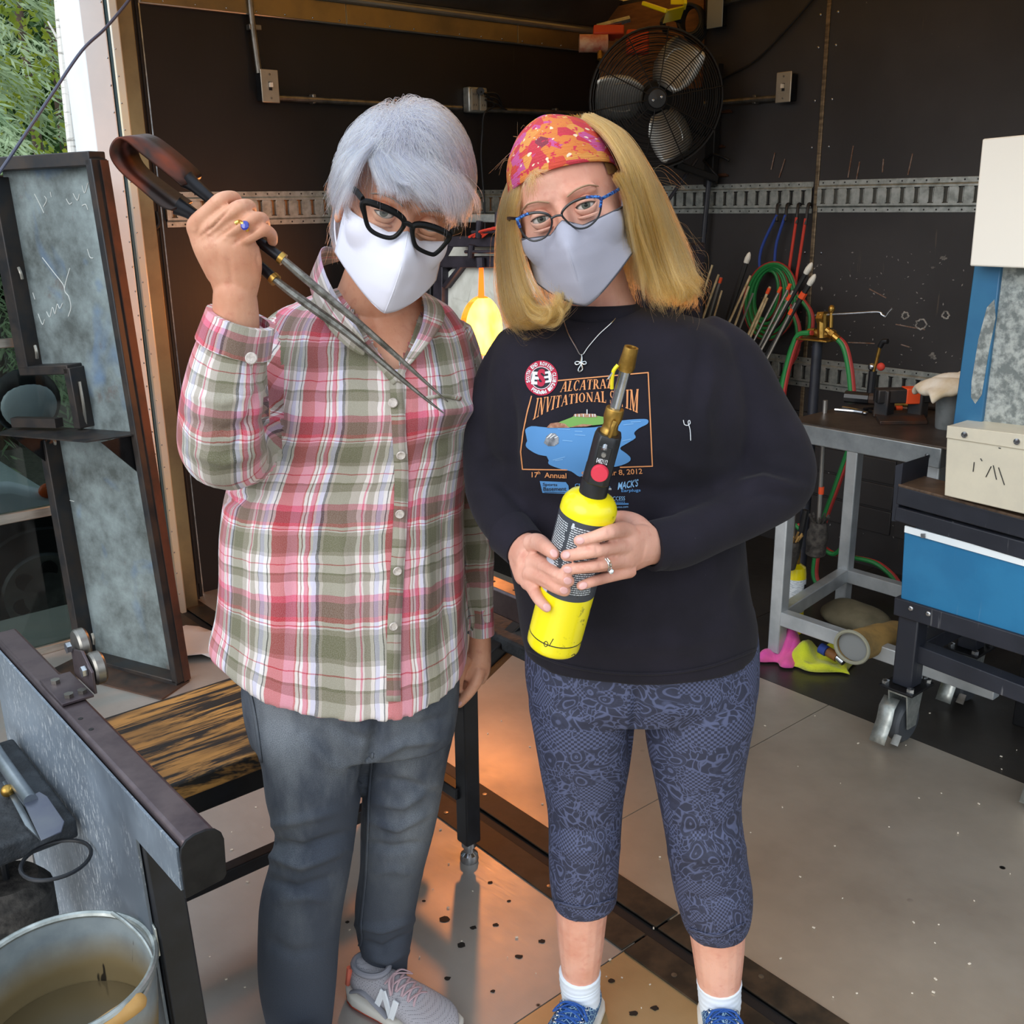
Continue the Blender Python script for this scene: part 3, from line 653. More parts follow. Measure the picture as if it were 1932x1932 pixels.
# clamp, bracket and cable coil around the fan
oc = thing('pipe_clamp_tool', 'orange and steel pipe clamp beside the fan at the top of the corner', 'clamp', wl(1120, 85, .2))
C = yy(1128, 82, 4.75); s1 = depth(C)/1932
build('clamp_head', G().cbox(C+RT*s1*20-UP*s1*-22, .13, .05, .04, (RT, FW, UP)), MATS['orange_paint'], oc, bevel=.006)
build('clamp_label', G().lathe([(.0, -.07), (.036, -.07), (.036, .05), (.0, .05)], C-RT*s1*4-UP*s1*0, RT, 18), M('sticker_tan', '#c9a58a', .5, 0, '#a8402a', 14), oc)
build('clamp_screw', G().tube([C+RT*s1*4-UP*s1*30, C+RT*s1*4+UP*s1*22], .012, 10), MATS['brass'], oc)
build('clamp_bar', G().tube([C-RT*s1*2+UP*s1*30, C+RT*s1*60+UP*s1*46], .014, 10), MATS['chrome'], oc)
build('clamp_jaw', G().cbox(yy(1203, 80, 4.95), .10, .03, .11, (RT, FW, UP)), MATS['orange_paint'], oc, bevel=.01)
build('clamp_jaw', G().cbox(yy(1155, 60, 4.8), .03, .05, .06, (RT, FW, UP)), MATS['orange_paint'], oc, bevel=.006)
yb = thing('yellow_bracket', 'bright yellow steel bracket at the top edge above the fan', 'bracket', yy(1250, 10, 4.4)); E1 = yy(1213, 6, 4.4); E2 = yy(1258, 21, 4.3); E3 = yy(1292, 13, 4.4)
build('bracket_plate', G().prism([E2, E3, E3+FW*.1+RT*.0, E2+FW*.1], UP*.006), MATS['yellow_paint'], yb)
build('bracket_side', G().bar(E3+UP*.0, E3+UP*.15, .012, .05), MATS['yellow_paint'], yb, bevel=.002); build('bracket_tongue', G().bar(E1, E2, .016, .016), MATS['yellow_paint'], yb, bevel=.004)
build('bracket_side', G().cbox(E3-RT*.03+UP*.06, .05, .006, .1, (RT, FW, UP)), MATS['yellow_paint'], yb)
cc_ = thing('cable_coil', 'coil of black cable hanging behind the top of the fan', 'cable', yy(1300, 40, 4.9))
for k in range(6):
    C = yy(1300+3*k, 36, 4.85); build('coil_loop', G().tube([C+RT*.05*math.cos(w)+UP*(.065+.003*k)*math.sin(w)+FW*.01*k for w in np.linspace(0, 2*PI, 24, False)], .008, 7, closed=True), MATS['rubber'], cc_)
tubepath('coil_tail', [yy(1283, 40, 4.85), yy(1262, 30, 4.8), yy(1250, 42, 4.75), yy(1256, 60, 4.8)], .012, 'rubber', cc_)
# ------------------------------------------------------------------ hoses, bungee cords, blowpipes at the right wall
bung = []
for lab, col, pts in (('blue bungee cord hooked in the track, left of the pair of blue', 'blue_cord', [(1467, 388), (1466, 405), (1438, 465), (1433, 500), (1440, 512)]),
                      ('blue bungee cord hooked in the track, right of the pair of blue', 'blue_cord', [(1485, 388), (1482, 405), (1466, 455), (1462, 485), (1462, 497)]),
                      ('red bungee cord hooked in the track, left of the pair of red', 'red_cord', [(1506, 388), (1503, 410), (1490, 500), (1485, 545), (1480, 590)]),
                      ('red bungee cord hooked in the track, right of the pair beside the wall joint', 'red_cord', [(1525, 388), (1520, 412), (1508, 490), (1501, 535), (1496, 600)])):
    t = thing('bungee_cord', lab, 'cord', wr(*pts[1], .03), 'bungee cords on the cargo track')
    tubepath('cord', [wr(*q, .045) for q in pts[1:]], .0065, col, t)
    tubepath('hook', [wr(pts[0][0]+4, pts[0][1]-2, .012), wr(*pts[0], .03), wr(pts[1][0], pts[1][1]+12, .046)], .007, 'black_plastic', t)
hc = thing('hose_coil', 'coil of twin red and green gas hose hanging from the bungee cord', 'hose', wr(1450, 560, .08))
for k in range(5):
    for j, (mt, do) in enumerate((('green_rubber', 0), ('red_rubber', .012))):
        cx, cy = 1446+2*k+3*(k % 2), 556+3*k; rx, ry = 22+6*k, 46+6*k
        pts = [wr(cx+(rx+3*j)*math.cos(w)+6*math.sin(w), cy-(ry+2*j)*math.sin(w),   .066+.0045*k-do*.5) for w in np.linspace(0, 2*PI, 18, False)]
        build('hose_loop', G().tube(spl(pts, 2, True), .0078, 7, closed=True), MATS[mt], hc)
def hose(label, pts, off, parent=None):
    t = thing('gas_hose', label, 'hose', wr(*pts[len(pts)//2], off), 'twin gas hoses')
    for mt, dx in (('green_rubber', 0), ('red_rubber', 5)):
        tubepath('hose_line', [wr(x+dx, y+dx*.4, off-.004*(dx > 0)) for x, y in pts], .0085, mt, t, 8, 7)
hose('twin hose running down from the coil behind the black sleeve', [(1478, 560), (1502, 610), (1500, 660), (1480, 700), (1462, 760), (1450, 830)], .09)
hose('twin hose looping from the coil to the brass torch', [(1505, 558), (1527, 590), (1524, 630), (1506, 640), (1490, 662), (1476, 735), (1470, 800)], .14)
# blowpipes in the rack: tip, base, body, band, tip colour
M('tan_rod', '#dcc9a0', .4, .3, '#b39a70', 40); M('pipe_silver', '#b3b1ad', .3, .85); M('grip_black', '#1a1a1b', .6); M('white_tip', '#d8d6cc', .6)
rods = [((1344, 500), (1300, 640), 'tan_rod', 0, 0, .0055, 'thin tan rod nearest the blond hair, leftmost in the rack'),
        ((1356, 518), (1312, 640), 'tan_rod', 0, 0, .006, 'tan rod right of the leftmost rod beside the hair'),
        ((1361, 523), (1322, 650), 'pipe_silver', 6, 0, .006, 'silver rod with an orange band near its tip beside the hair'),
        ((1362, 548), (1335, 640), 'tan_rod', 0, 0, .005, 'short rod tip just above the shoulder of the black sweater'),
        ((1409, 492), (1360, 640), 'grip_black', 0, 1, .0125, 'black-gripped pipe with white tip left of the hose coil'),
        ((1416, 520), (1352, 660), 'tan_rod', 0, 0, .006, 'tan rod crossing the left side of the hose coil'),
        ((1413, 540), (1370, 660), 'tan_rod', 0, 0, .0055, 'tan rod under the hose coil, second from the white-tipped pipe'),
        ((1421, 553), (1380, 660), 'pipe_silver', 0, 0, .005, 'thin silver rod ending inside the hose coil'),
        ((1453, 541), (1385, 690), 'tan_rod', 8, 0, .0065, 'tan rod with orange band ending at the middle of the hose coil'),
        ((1448, 562), (1392, 690), 'tan_rod', 0, 0, .0055, 'plain tan rod just below the orange banded tan rod'),
        ((1473, 543), (1398, 690), 'pipe_silver', 4, 0, .006, 'thin silver rod with a small orange tip over the coil'),
        ((1491, 536), (1405, 710), 'pipe_silver', 5, 0, .0065, 'silver rod with orange end band crossing the right of the coil'),
        ((1523, 511), (1412, 700), 'grip_black', 0, 1, .011, 'white-tipped pipe with black grip, upper of the two at the right'),
        ((1496, 548), (1415, 700), 'pipe_silver', 14, 0, .007, 'silver pipe with wide orange band between the white-tipped pipes'),
        ((1529, 533), (1420, 715), 'grip_black', 26, 1, .012, 'white-tipped pipe with black grip, lower of the two at the right'),
        ((1501, 571), (1425, 720), 'pipe_silver', 18, 0, .0075, 'lowest silver pipe with orange band near the right wall joint')]
for i, (tp, bs, mt, band, tip, r, lab) in enumerate(rods):
    P1, P0 = wr(*tp, .28+.013*i), wr(*bs, .32+.013*i); t = thing('blowpipe', lab, 'glass rod', P0, 'blowpipes in the rack'); d = nrm(P1-P0); P0 = P0-d*.25
    build('shaft', G().tube([P0, P1], r*.85, 8), MATS[mt], t)
    if band:
        k = band/np.linalg.norm(px(P1)-px(P0)); c = P1-(P1-P0)*k; build('tape_band', G().tube([c-d*.012, c+d*.012], r*1.15, 8), MATS['orange_band'], t)
    if tip: build('tip', G().lathe([(.006, 0), (.011, .012), (.012, .03), (.008, .048), (.003, .055), (0, .056)], P1-d*.02, d, 10), MATS['white_tip'], t)
# ------------------------------------------------------------------ work table, front edge parallel to the right wall
TA = 2.77; zT = pa(1650, 822, TA)[2]; M('table_top', '#4a3f38', .42, .3, '#2f2a28', 6, r2=.5, bump=.05); M('table_steel', '#9aa0a4', .35, .75, '#7d8488', 10); M('table_leg', '#c6ccd0', .4, .5, '#a9b0b5', 6)
b1, b2 = pa(1505, 800, TA)@DB, pa(1778, 850, TA)@DB
tb = thing('work_table', 'steel work table with dark top holding torch tools, behind the black sleeve', 'table', ab(TA+.3, (b1+b2)/2, 0))
build('table_top', G().box(ab(TA, b2-.02, zT-.006), DA*.72, DB*(b1-b2+.06), DZ*.008), MATS['table_top'], tb, bevel=.002)
ap = build('apron', G().box(ab(TA-.006, b2, zT-.062), DA*.04, DB*(b1-b2+.06), DZ*.06), MATS['table_steel'], tb, bevel=.003)
build('apron_bolt', G().lathe([(.008, 0), (.007, .004), (0, .005)], pa(1750, 860, TA-.006), -DA, 12), MATS['chrome'], ap)
legs = [(zz(1465, 1228, .03)), zz(1589, 1143, .03), pa(1757, 960, TA+.06), zz(1842, 1228, .03)]
def leg(P, z0=.03): 
    o = build('leg', G().cbox(V(P[0], P[1], (zT-.06+z0)/2), .045, .045, zT-.06-z0), MATS['table_leg'], tb, bevel=.004)
    build('leg_foot', G().lathe([(.018, .0), (.018, .008), (.006, .012), (.006, .035)], V(P[0], P[1], 0), DZ, 14), MATS['rubber'], o)
for P in legs: leg(P)
L0, L1 = legs[0], legs[1]; zr = .16
build('stretcher', G().bar(V(L0[0], L0[1], zr), V(L1[0], L1[1], zr), .04, .05), MATS['table_leg'], tb, bevel=.003)
build('stretcher', G().bar(V(L0[0], L0[1], zr), V(*(L0-DB*.75)[:2], zr), .04, .05), MATS['table_leg'], tb, bevel=.003)
build('stretcher', G().bar(V(L1[0], L1[1], zr), V(*(L1-DB*.75)[:2], zr), .04, .05), MATS['table_leg'], tb, bevel=.003)
T = lambda x, y, h=0: zz(x, y, zT+.002+h)
# brass torch on a post clamped to the table
bt_ = thing('brass_torch', 'brass bench torch on a black post with a bent silver lever', 'torch', T(1540, 770))
pb0 = V(*wr(1540, 765, .35)[:2], zT); hz = pa(1545, 640, pb0@DA)[2]
P0 = pa(1543, 640, 3.3); Pd = V(P0[0], P0[1], .02)
build('post', G().tube([Pd, P0], .019, 14), MATS['black_paint'], bt_); build('post_plate', G().cbox(P0, .09, .13, .006), MATS['brass'], bt_, bevel=.002)
q = lambda x, y, o=0: pa(x, y, 3.3-o)
tubepath('torch_body', [q(1552, 637), q(1552, 592)], .020, 'brass', bt_); tubepath('torch_inlet', [q(1525, 626), q(1565, 632)], .013, 'brass', bt_); tubepath('torch_inlet', [q(1560, 622), q(1582, 640)], .013, 'brass', bt_)
for x, y, x2, y2, r in ((1530, 627, 1538, 628, .018), (1546, 600, 1558, 600, .026), (1566, 628, 1573, 633, .018)): tubepath('hex_nut', [q(x, y), q(x2, y2)], r, 'brass', bt_, 6)
tubepath('valve_stem', [q(1569, 590), q(1568, 618)], .007, 'brass', bt_); build('valve_knob', G().ell(q(1569, 583), DA*.012, DB*.012, DZ*.015), MATS['brass'], bt_)
tubepath('lever', [q(1538, 595), q(1600, 592), q(1655, 589), q(1664, 594), q(1671, 597), q(1676, 590), q(1683, 582)], .0045, 'chrome', bt_)
def hose2(label, A, off):
    t = thing('gas_hose', label, 'hose', pa(*A[len(A)//2], 3.3), 'twin gas hoses')
    for mt, dx in (('green_rubber', 0), ('red_rubber', 5)): tubepath('hose_line', [pa(x+dx, y, 3.3+off+.006*(dx > 0)) for x, y in A], .0095, mt, t, 8, 7)
hose2('twin hose arching from the brass torch down to the table on its right', [(1572, 634), (1590, 652), (1600, 690), (1605, 735), (1606, 760)], 0)
hose2('twin hose leaving the brass torch on its left and dropping behind the sleeve', [(1528, 628), (1506, 632), (1494, 658), (1482, 700), (1474, 740), (1462, 790)], -.03)
hose2('twin hose hanging below the table behind its white leg', [(1600, 850), (1575, 920), (1552, 985), (1538, 1050), (1536, 1090), (1552, 1115)], .15)
hose2('twin hose curling under the table behind the hanging brushes', [(1500, 990), (1535, 1020), (1570, 1045), (1590, 1030), (1600, 1000)], .2)
hose2('twin hose lying along the wall behind the blue cart', [(1610, 1052), (1650, 1062), (1680, 1085), (1697, 1110)], .3)
# hand torch, stand, paddles, bucket with cloth
ht = thing('hand_torch', 'small torch with black handle standing on the table behind the steel frame', 'torch', T(1642, 742)); q = lambda x, y: pa(x, y, 3.2)
tubepath('torch_handle', [q(1642, 745), q(1647, 700)], .014, 'black_plastic', ht); tubepath('torch_neck', [q(1648, 702), q(1654, 680), q(1660, 655)], .006, 'brass', ht); tubepath('torch_tip', [q(1660, 655), q(1666, 645), q(1675, 644)], .009, 'steel_dark', ht)
for x, mt in ((1645, 'chrome'), (1662, 'red_cord')): build('valve_knob', G().ell(q(x, 692), DA*.012, DB*.014, DZ*.014), MATS[mt], ht)
us = thing('steel_frame_rest', 'dark steel U-shaped rest on a rusty base plate with orange tape', 'stand', T(1696, 790)); up_ = T(1665, 788)
c0, c1 = T(1666, 787), T(1730, 786); ed = nrm(c1-c0); hh = pa(1666, 735, c0@DA)[2]-zT
build('base_plate', G().prism([T(1645, 780), T(1738, 781), T(1750, 801), T(1660, 802)], DZ*.012), MATS['rust_steel'], us, bevel=.002)
for c in (c0, c1): build('upright', G().cbox(c+DZ*hh/2, .045, .05, hh), MATS['mill_steel'], us, bevel=.004)
build('cross_bar', G().bar(c0+DZ*(hh-.02)-ed*.03, c1+DZ*(hh-.02)+ed*.03, .05, .045), MATS['mill_steel'], us, bevel=.004)
build('tape_wrap', G().bar(c1+DZ*(hh-.02)-ed*.05, c1+DZ*(hh-.02)+ed*.005, .054, .05), MATS['orange_band'], us, bevel=.003)
M('burnt_wood', '#3a2a20', .7, 0, '#1c1512', 14, bump=.3)
for lab, pts, r, hd in (('burnt wooden paddle with black handle lying at the back of the table', [(1595, 748), (1640, 752), (1700, 756), (1765, 757)], .02, 'black_plastic'), ('brass-trimmed wooden tool lying behind the steel rest', [(1660, 764), (1720, 763), (1775, 768)], .012, 'brass')):
    t = thing('wooden_paddle', lab, 'tool', T(*pts[1])); tubepath('paddle_blade', [T(x, y, r) for x, y in pts[1:]], r, 'burnt_wood', t, 10); tubepath('paddle_handle', [T(*pts[0], r), T(*pts[1], r)], r*1.05, hd, t, 10)
for k, (lab, pts) in enumerate((('steel tongs lying open on the table, nearest the left corner', [(1575, 773), (1610, 776), (1632, 779), (1618, 774), (1590, 769)]), ('steel shears lying with loop handles under the steel rest', [(1630, 772), (1690, 768), (1660, 778), (1640, 775)]), ('thin steel rod with orange tape lying behind the steel rest', [(1655, 768), (1700, 770), (1730, 772)]))):
    t = thing('hand_tool', lab, 'tool', T(*pts[0])); tubepath('tool_shaft', [T(x, y, .006) for x, y in pts], .0055, 'chrome' if k != 1 else 'steel_dark', t, 7)
    build('tool_pivot', G().ell(T(*pts[2], .008), DA*.01, DB*.01, DZ*.006), MATS['chrome'], t)
    if k == 2: tubepath('tape_wrap', [T(1690, 770, .006), T(1702, 770, .006)], .008, 'orange_band', t, 8)
BC = T(1787, 808); s1 = depth(BC)/1932; bh = pa(1787, 722, BC@DA)[2]-zT-.01
gb = thing('metal_pail', 'tall grey metal pail on the table under a white cloth', 'pail', BC)
build('pail_wall', G().lathe([(0, 0), (21*s1, 0), (22*s1, .004), (27*s1, bh), (25*s1, bh), (20*s1, .02), (0, .02)], BC, DZ, 28), M('zinc_grey', '#84898a', .55, .4, '#6c7273', 20), gb)
cl = thing('cloth', 'white folded cloth draped over the grey pail', 'cloth', BC+DZ*bh)
rows = []
for i in range(13):
    w0 = -52+96*i/12
    rows.append([BC+DZ*(bh+.022+.006*math.sin(i*1.1+j*.9)-(.012*max(0, abs(j-5)-3.2))-.012*(i < 3)*(3-i)*.6)+RT*w0*s1+V(0, 1, 0)*(-.08+.016*j)-DZ*(.010*(12-i)*.25) for j in range(11)])
o = build('cloth_sheet', G().grid(rows), M('cloth_white', '#f0ece2', .9, 0, '#c9b48e', 5, bump=.4, bs=60), cl, smooth=80); md = o.modifiers.new('thick', 'SOLIDIFY'); md.thickness = .022
md = o.modifiers.new('sub', 'SUBSURF'); md.levels = 1; md.render_levels = 1
# ------------------------------------------------------------------ blue annealer with insulating plate and boxes
KA = 2.62
k_ = lambda x, y, o=0: pa(x, y, KA-o)
M('kiln_blue', '#2e6c93', .42, 0, '#27608a', 5, coat=.1); M('box_white', '#eeebe2', .5); M('alu_sheet', '#efe8d2', .38, .35, '#dcd6c4', 4, r2=.45)
def plaster():
    t = NT('plaster_board'); v = t.co(); n = t.noise(v, 38, 6, .65)
    t.set('Base Color', t.mix(t.ramp(n, [(.42, 0.), (.6, 1.)]), lin('#6f7777'), lin('#a9b0ae'))); t.set('Roughness', .8); t.bump(n, .8, .006); return t.m
plaster()
kl = thing('kiln', 'blue kiln with grey plaster door and white top box at the right edge', 'kiln', ab(KA+.3, .8, 0))
def slab(name, pts, d, mat, o=0, par=None, **kw): return build(name, G().prism([k_(x, y, o) for x, y in pts], DA*d), MATS[mat], par or kl, **kw)
slab('blue_post', [(1838, 500), (1889, 502), (1850, 812), (1797, 806)], .05, 'kiln_blue', bevel=.003)
slab('plaster_plate', [(1888, 500), (2060, 505), (2060, 860), (1848, 815)], .08, 'plaster_board', -.012)
slab('post_stain', [(1876, 565), (1862, 580), (1846, 640), (1833, 720), (1832, 750), (1840, 762), (1852, 745), (1866, 660), (1878, 600)], .002, 'plaster_board', .0012)
slab('top_box', [(1853, 262), (2080, 240), (2080, 512), (1829, 502)], .42, 'box_white', .06, bevel=.004)
slab('kiln_side', [(1845, 510), (1860, 510), (1815, 808), (1802, 806)], .5, 'kiln_blue', -.01)
bxm = slab('lower_box', [(1787, 803), (2060, 835), (2060, 1000), (1781, 935)], .55, 'alu_sheet', .10, bevel=.003)
slab('box_lip', [(1787, 803), (2060, 835), (2058, 868), (1785, 826)], .004, 'alu_sheet', .105, bevel=.001)
kb_ = k_(1885, 900, .0); ke_ = k_(2055, 900, .0); kz = k_(2055, 1000, .1)[2]+.01
build('kiln_stand', G().box(V(kb_[0], kb_[1], .50)+DA*.30-DB*(float(kb_@DB)-float(ke_@DB)), DA*.36, DB*(float(kb_@DB)-float(ke_@DB)), DZ*(kz-.50)), MATS['steel_dark'], kl, bevel=.004)
for a in (.30, .62):
    for b in (0., float(kb_@DB)-float(ke_@DB)-.04): build('stand_leg', G().box(V(kb_[0], kb_[1], 0)+DA*a-DB*(b+.04), DA*.04, DB*.04, DZ*.51), MATS['steel_dark'], kl, bevel=.003)
for x, y in ((1820, 820), (1919, 833)): build('lip_bolt', G().lathe([(.008, 0), (.008, .003), (.004, .004), (0, .004)], k_(x, y, .106), -DA, 12), MATS['chrome'], kl)
for x, y, x2, y2 in ((1838, 872, 1836, 890), (1870, 880, 1860, 900), (1874, 878, 1880, 905), (1884, 882, 1895, 915), (1850, 865, 1853, 870), (1884, 845, 1888, 846)): build('scratch', G().tube([k_(x, y, .1015), k_(x2, y2, .1015)], .0012, 5), MATS['steel_dark'], kl)
# ------------------------------------------------------------------ cart with blue tray on casters
CA = 2.58; c_ = lambda x, y, o=0: pa(x, y, CA-o)
M('cart_blue', '#2b79a8', .4, 0, '#25709f', 5, lo=.45, hi=.6, scr=.12, coat=.15); M('cart_black', '#22252e', .42, 0, '#2b2e38', 6, scr=.35, bump=.05); M('track_brown', '#6a5646', .5, .3, '#4c3f36', 14, stretch=(1, 6, 1))
ct = thing('cart', 'black steel cart with a bright blue tray on casters at the right edge', 'cart', ab(CA+.2, .6, 0))
def cs(name, pts, d, mat, o=0, **kw): return build(name, G().prism([c_(x, y, o) for x, y in pts], DA*d), MATS[mat], ct, **kw)
cs('top_rail', [(1694, 917), (2060, 1014), (2060, 1052), (1690, 951)], .07, 'cart_black', .03, bevel=.003)
cs('top_rail', [(1690, 956), (2060, 1058), (2060, 1096), (1686, 982)], .08, 'cart_black', .03, bevel=.003)
build('top_plate', G().prism([c_(1694, 918, .03), c_(2060, 1016, .03), c_(2060, 1016, .03)+DA*.13, c_(1694, 918, .03)+DA*.13], DZ*.008), MATS['track_brown'], ct, bevel=.002)
cs('end_plate', [(1690, 878), (1704, 874), (1692, 984), (1682, 983)], .14, 'cart_black', .028)
cs('tray_flange', [(1707, 992), (2060, 1087), (2060, 1105), (1706, 1004)], .006, 'white_paint', .026)
cs('tray_panel', [(1706, 1003), (2060, 1105), (2060, 1240), (1699, 1130)], .28, 'cart_blue', .02, bevel=.003)
cs('flange_bolt', [(1737, 1007), (1745, 1007), (1745, 1015), (1737, 1015)], .004, 'chrome', .032)
cs('lower_rail', [(1687, 1127), (2060, 1240), (2060, 1278), (1685, 1160)], .05, 'cart_black', .03, bevel=.003)
for x, y in ((1718, 1148), (1751, 1158)): build('rail_bolt', G().ell(c_(x, y, .031), DB*.008, DZ*.008, DA*.004, 10, 8), MATS['chrome'], ct)
cs('cross_rail', [(1715, 1212), (2060, 1345), (2060, 1378), (1713, 1245)], .05, 'cart_black', .0, bevel=.003)
LG = c_(1700, 1295, .02); lz0 = LG[2]; lzt = c_(1700, 1150, .02)[2]
build('leg', G().box(V(LG[0], LG[1], lz0)-DB*.03, DA*.06, DB*.06, DZ*(lzt-lz0)), MATS['cart_black'], ct, bevel=.004)
build('leg', G().box(V(LG[0], LG[1], lz0)-DB*.03+DA*.38, DA*.06, DB*.06, DZ*(lzt-lz0)), MATS['cart_black'], ct, bevel=.004)
eb = float(LG@DB)-float(c_(2050, 1260, .02)@DB)-.04
build('leg', G().box(V(LG[0], LG[1], lz0)-DB*(eb+.03)+DA*.38, DA*.06, DB*.06, DZ*(lzt-lz0)), MATS['cart_black'], ct, bevel=.004)
build('leg', G().box(V(LG[0], LG[1], lz0)-DB*(eb+.03), DA*.06, DB*.06, DZ*(lzt-lz0)), MATS['cart_black'], ct, bevel=.004)
build('side_rail', G().bar(c_(1722, 1225, -.02), c_(1722, 1225, -.02)+DA*.36, .05, .05), MATS['cart_black'], ct, bevel=.003)
def caster(C, zt):
    k = build('caster', G().cbox(C+DZ*(zt-.004), .125, .105, .008), MATS['steel_dark'], ct, bevel=.002)
    for a, b in ((-.047, -.038), (-.047, .038), (.047, -.038), (.047, .038)): build('plate_bolt', G().lathe([(.011, -.016), (.011, 0), (.0, .003)], C+DA*a+DB*b+DZ*(zt+.012), DZ, 6), MATS['chrome'], k)
    wc = C+DZ*.063; build('wheel', G().lathe([(.0, -.02), (.056, -.02), (.063, -.013), (.063, .013), (.056, .02), (0, .02)], wc, DB, 28), M('wheel_grey', '#3c4045', .5), k)
    for s in (-1, 1): build('fork', G().prism([wc+DB*s*.026+DA*.045+DZ*(zt-.08), wc+DB*s*.026-DA*.045+DZ*(zt-.08), wc+DB*s*.026-DA*.022-DZ*.012, wc+DB*s*.026+DA*.022-DZ*.012], DB*s*.004), MATS['galvanized'], k)
    build('fork_top', G().cbox(C+DZ*(zt-.015), .09, .06, .014), MATS['galvanized'], k, bevel=.002)
    ped = [wc-DA*.03+DB*.004+DZ*.075, wc-DA*.062+DZ*.055, wc-DA*.07+DZ*.012, wc-DA*.088-DZ*.02, wc-DA*.10-DZ*.045]
    build('brake_pedal', G().grid([[p+DB*u for u in (-.004, .02, .044)] for p in ped]), MATS['galvanized'], k, smooth=60).modifiers.new('thick', 'SOLIDIFY').thickness = .004
    build('brake_release', G().prism([wc-DA*.055-DB*.01-DZ*.02, wc-DA*.055-DB*.032-DZ*.02, wc-DA*.075-DB*.034-DZ*.045, wc-DA*.075-DB*.01-DZ*.045], -DA*.003+DZ*.002), MATS['conduit_steel'], k)
zc = lz0
caster(V(LG[0], LG[1], 0)+DA*.03, zc); caster(V(LG[0], LG[1], 0)+DA*.41, zc); caster(V(LG[0], LG[1], 0)-DB*eb+DA*.03, zc); caster(V(LG[0], LG[1], 0)-DB*eb+DA*.41, zc)
vs = thing('vise', 'black metal vise block standing on the cart at the right edge', 'vise', c_(1915, 930, -.03)); 
build('vise_body', G().cbox(c_(1945, 925, -.03), .10, .11, .085), MATS['black_plastic'], vs, bevel=.006); build('vise_spindle', G().bar(c_(1908, 892, .04), c_(1925, 888, -.1), .026, .026), MATS['black_plastic'], vs, bevel=.003); build('spindle_hole', G().lathe([(.008, 0), (.008, .002), (0, .002)], c_(1910, 891, .05), -DA, 12), MATS['chrome'], vs); build('vise_post', G().cbox(c_(1938, 880, -.03), .05, .06, .1), MATS['black_plastic'], vs, bevel=.005)
# ------------------------------------------------------------------ gloves, rags, cylinder, brushes under the table
def blob(name, label, cat, C, rad, mat, parent=None, seed=0, amp=.25, freq=30, flat=1, grp=None, nu=40, nv=24):
    r = np.random.default_rng(seed); t = thing(name, label, cat, C, grp) if label else parent; g = G().ell(C+DZ*rad[2], DA*rad[0], DB*rad[1], DZ*rad[2], nu, nv)
    v = np.array(g.v); ph = r.uniform(0, 6, (6, 1)); k = r.normal(size=(6, 3))*freq; d = sum(np.sin(v@k[i]+ph[i]) for i in range(6))/6
    c = C+DZ*rad[2]; v = c+(v-c)*(1+amp*d[:, None]); v[:, 2] = np.maximum(v[:, 2], .003+.002*np.abs(d)); g.v = [tuple(q) for q in v]; return t, g
M('glove_tan', '#a8884e', .85, 0, '#7d6a44', 12, bump=.3, bs=150); M('glove_trim', '#8f8f7e', .8); M('glove_lining', '#7d8080', .95)
P0 = pa(1607, 1221, 2.68); P1 = pa(1716, 1186, 3.02)
gl = thing('leather_glove', 'tan leather gauntlet glove lying with its open cuff toward the camera', 'glove', P0-DZ*.07); gd = nrm(P1-P0)
build('gauntlet', G().tube(spl([P0, P0+gd*.1, P0+gd*.2, P0+gd*.3], 4), [.058]+[.056]*3+[.054]*4+[.048]*3+[.04, .03], 22, flat=.85, cap=False), MATS['glove_tan'], gl)
build('glove_lining', G().tube([P0+gd*.012, P0+gd*.2], [.054, .04], 22, flat=.85), MATS['glove_lining'], gl)
s_, u_, _ = axes_of(gd); build('cuff_trim', G().tube([P0+s_*.058*math.cos(w)+u_*.049*math.sin(w) for w in np.linspace(0, 2*PI, 30, False)], .006, 7, closed=True), MATS['glove_trim'], gl)
P2 = zz(1640, 1195, 0)+DB*.05; t, g = blob('leather_glove', 'grey-tan leather glove lying flat behind the gauntlet glove', 'glove', P2, (.10, .14, .05), None, seed=3, amp=.18, freq=18); build('glove_hand', g, M('glove_grey', '#6e6752', .85, 0, '#57523f', 10, bump=.3, bs=100), t, smooth=80)
for k in range(3): tubepath('glove_finger', [P2+DB*-.1+DA*(-.05+.04*k)+DZ*.04, P2-DB*.16+DA*(-.05+.05*k)+DZ*.03], .02, 'glove_grey', t, 12)
def rag(label, ps, amp, mat, seed, z=.0):
    r = np.random.default_rng(seed); C = zz(*ps[0], 0); t = thing('rag', label, 'rag', C, None); n = 26
    A_, B_, C_, D_ = [zz(*q, 0) for q in ps]; rows = []; ph = r.uniform(0, 6, 8)
    for i in range(n):
        row = []
        for j in range(n):
            u, v = i/(n-1), j/(n-1); p = (A_*(1-u)*(1-v)+B_*u*(1-v)+C_*u*v+D_*(1-u)*v)
            e = math.sin(PI*u)**.6*math.sin(PI*v)**.6
            h = amp*e*(.75+.45*math.sin(7*u+4*v+ph[0])+.4*math.sin(9*v-5*u+ph[1])+.2*math.sin(17*u+ph[2])+.15*math.sin(19*v+ph[3]))+.006
            edge = .012*(math.sin(9*u+ph[4])+math.sin(8*v+ph[5])); row.append(p+DZ*max(h, .004)+V(edge, edge*.6, 0)*(1 if min(u, v, 1-u, 1-v) < .2 else .3))
        rows.append(row)
    o = build('cloth_sheet', G().grid(rows), mat, t, smooth=80); o.modifiers.new('thick', 'SOLIDIFY').thickness = .004; return o
rag('bright pink rag crumpled on the floor beside the table leg', [(1436, 1246), (1500, 1262), (1532, 1222), (1470, 1205)], .07, M('rag_pink', '#c8489a', .9, 0, '#e05a9c', 12, sheen=.3, bump=.4, bs=300), 2)
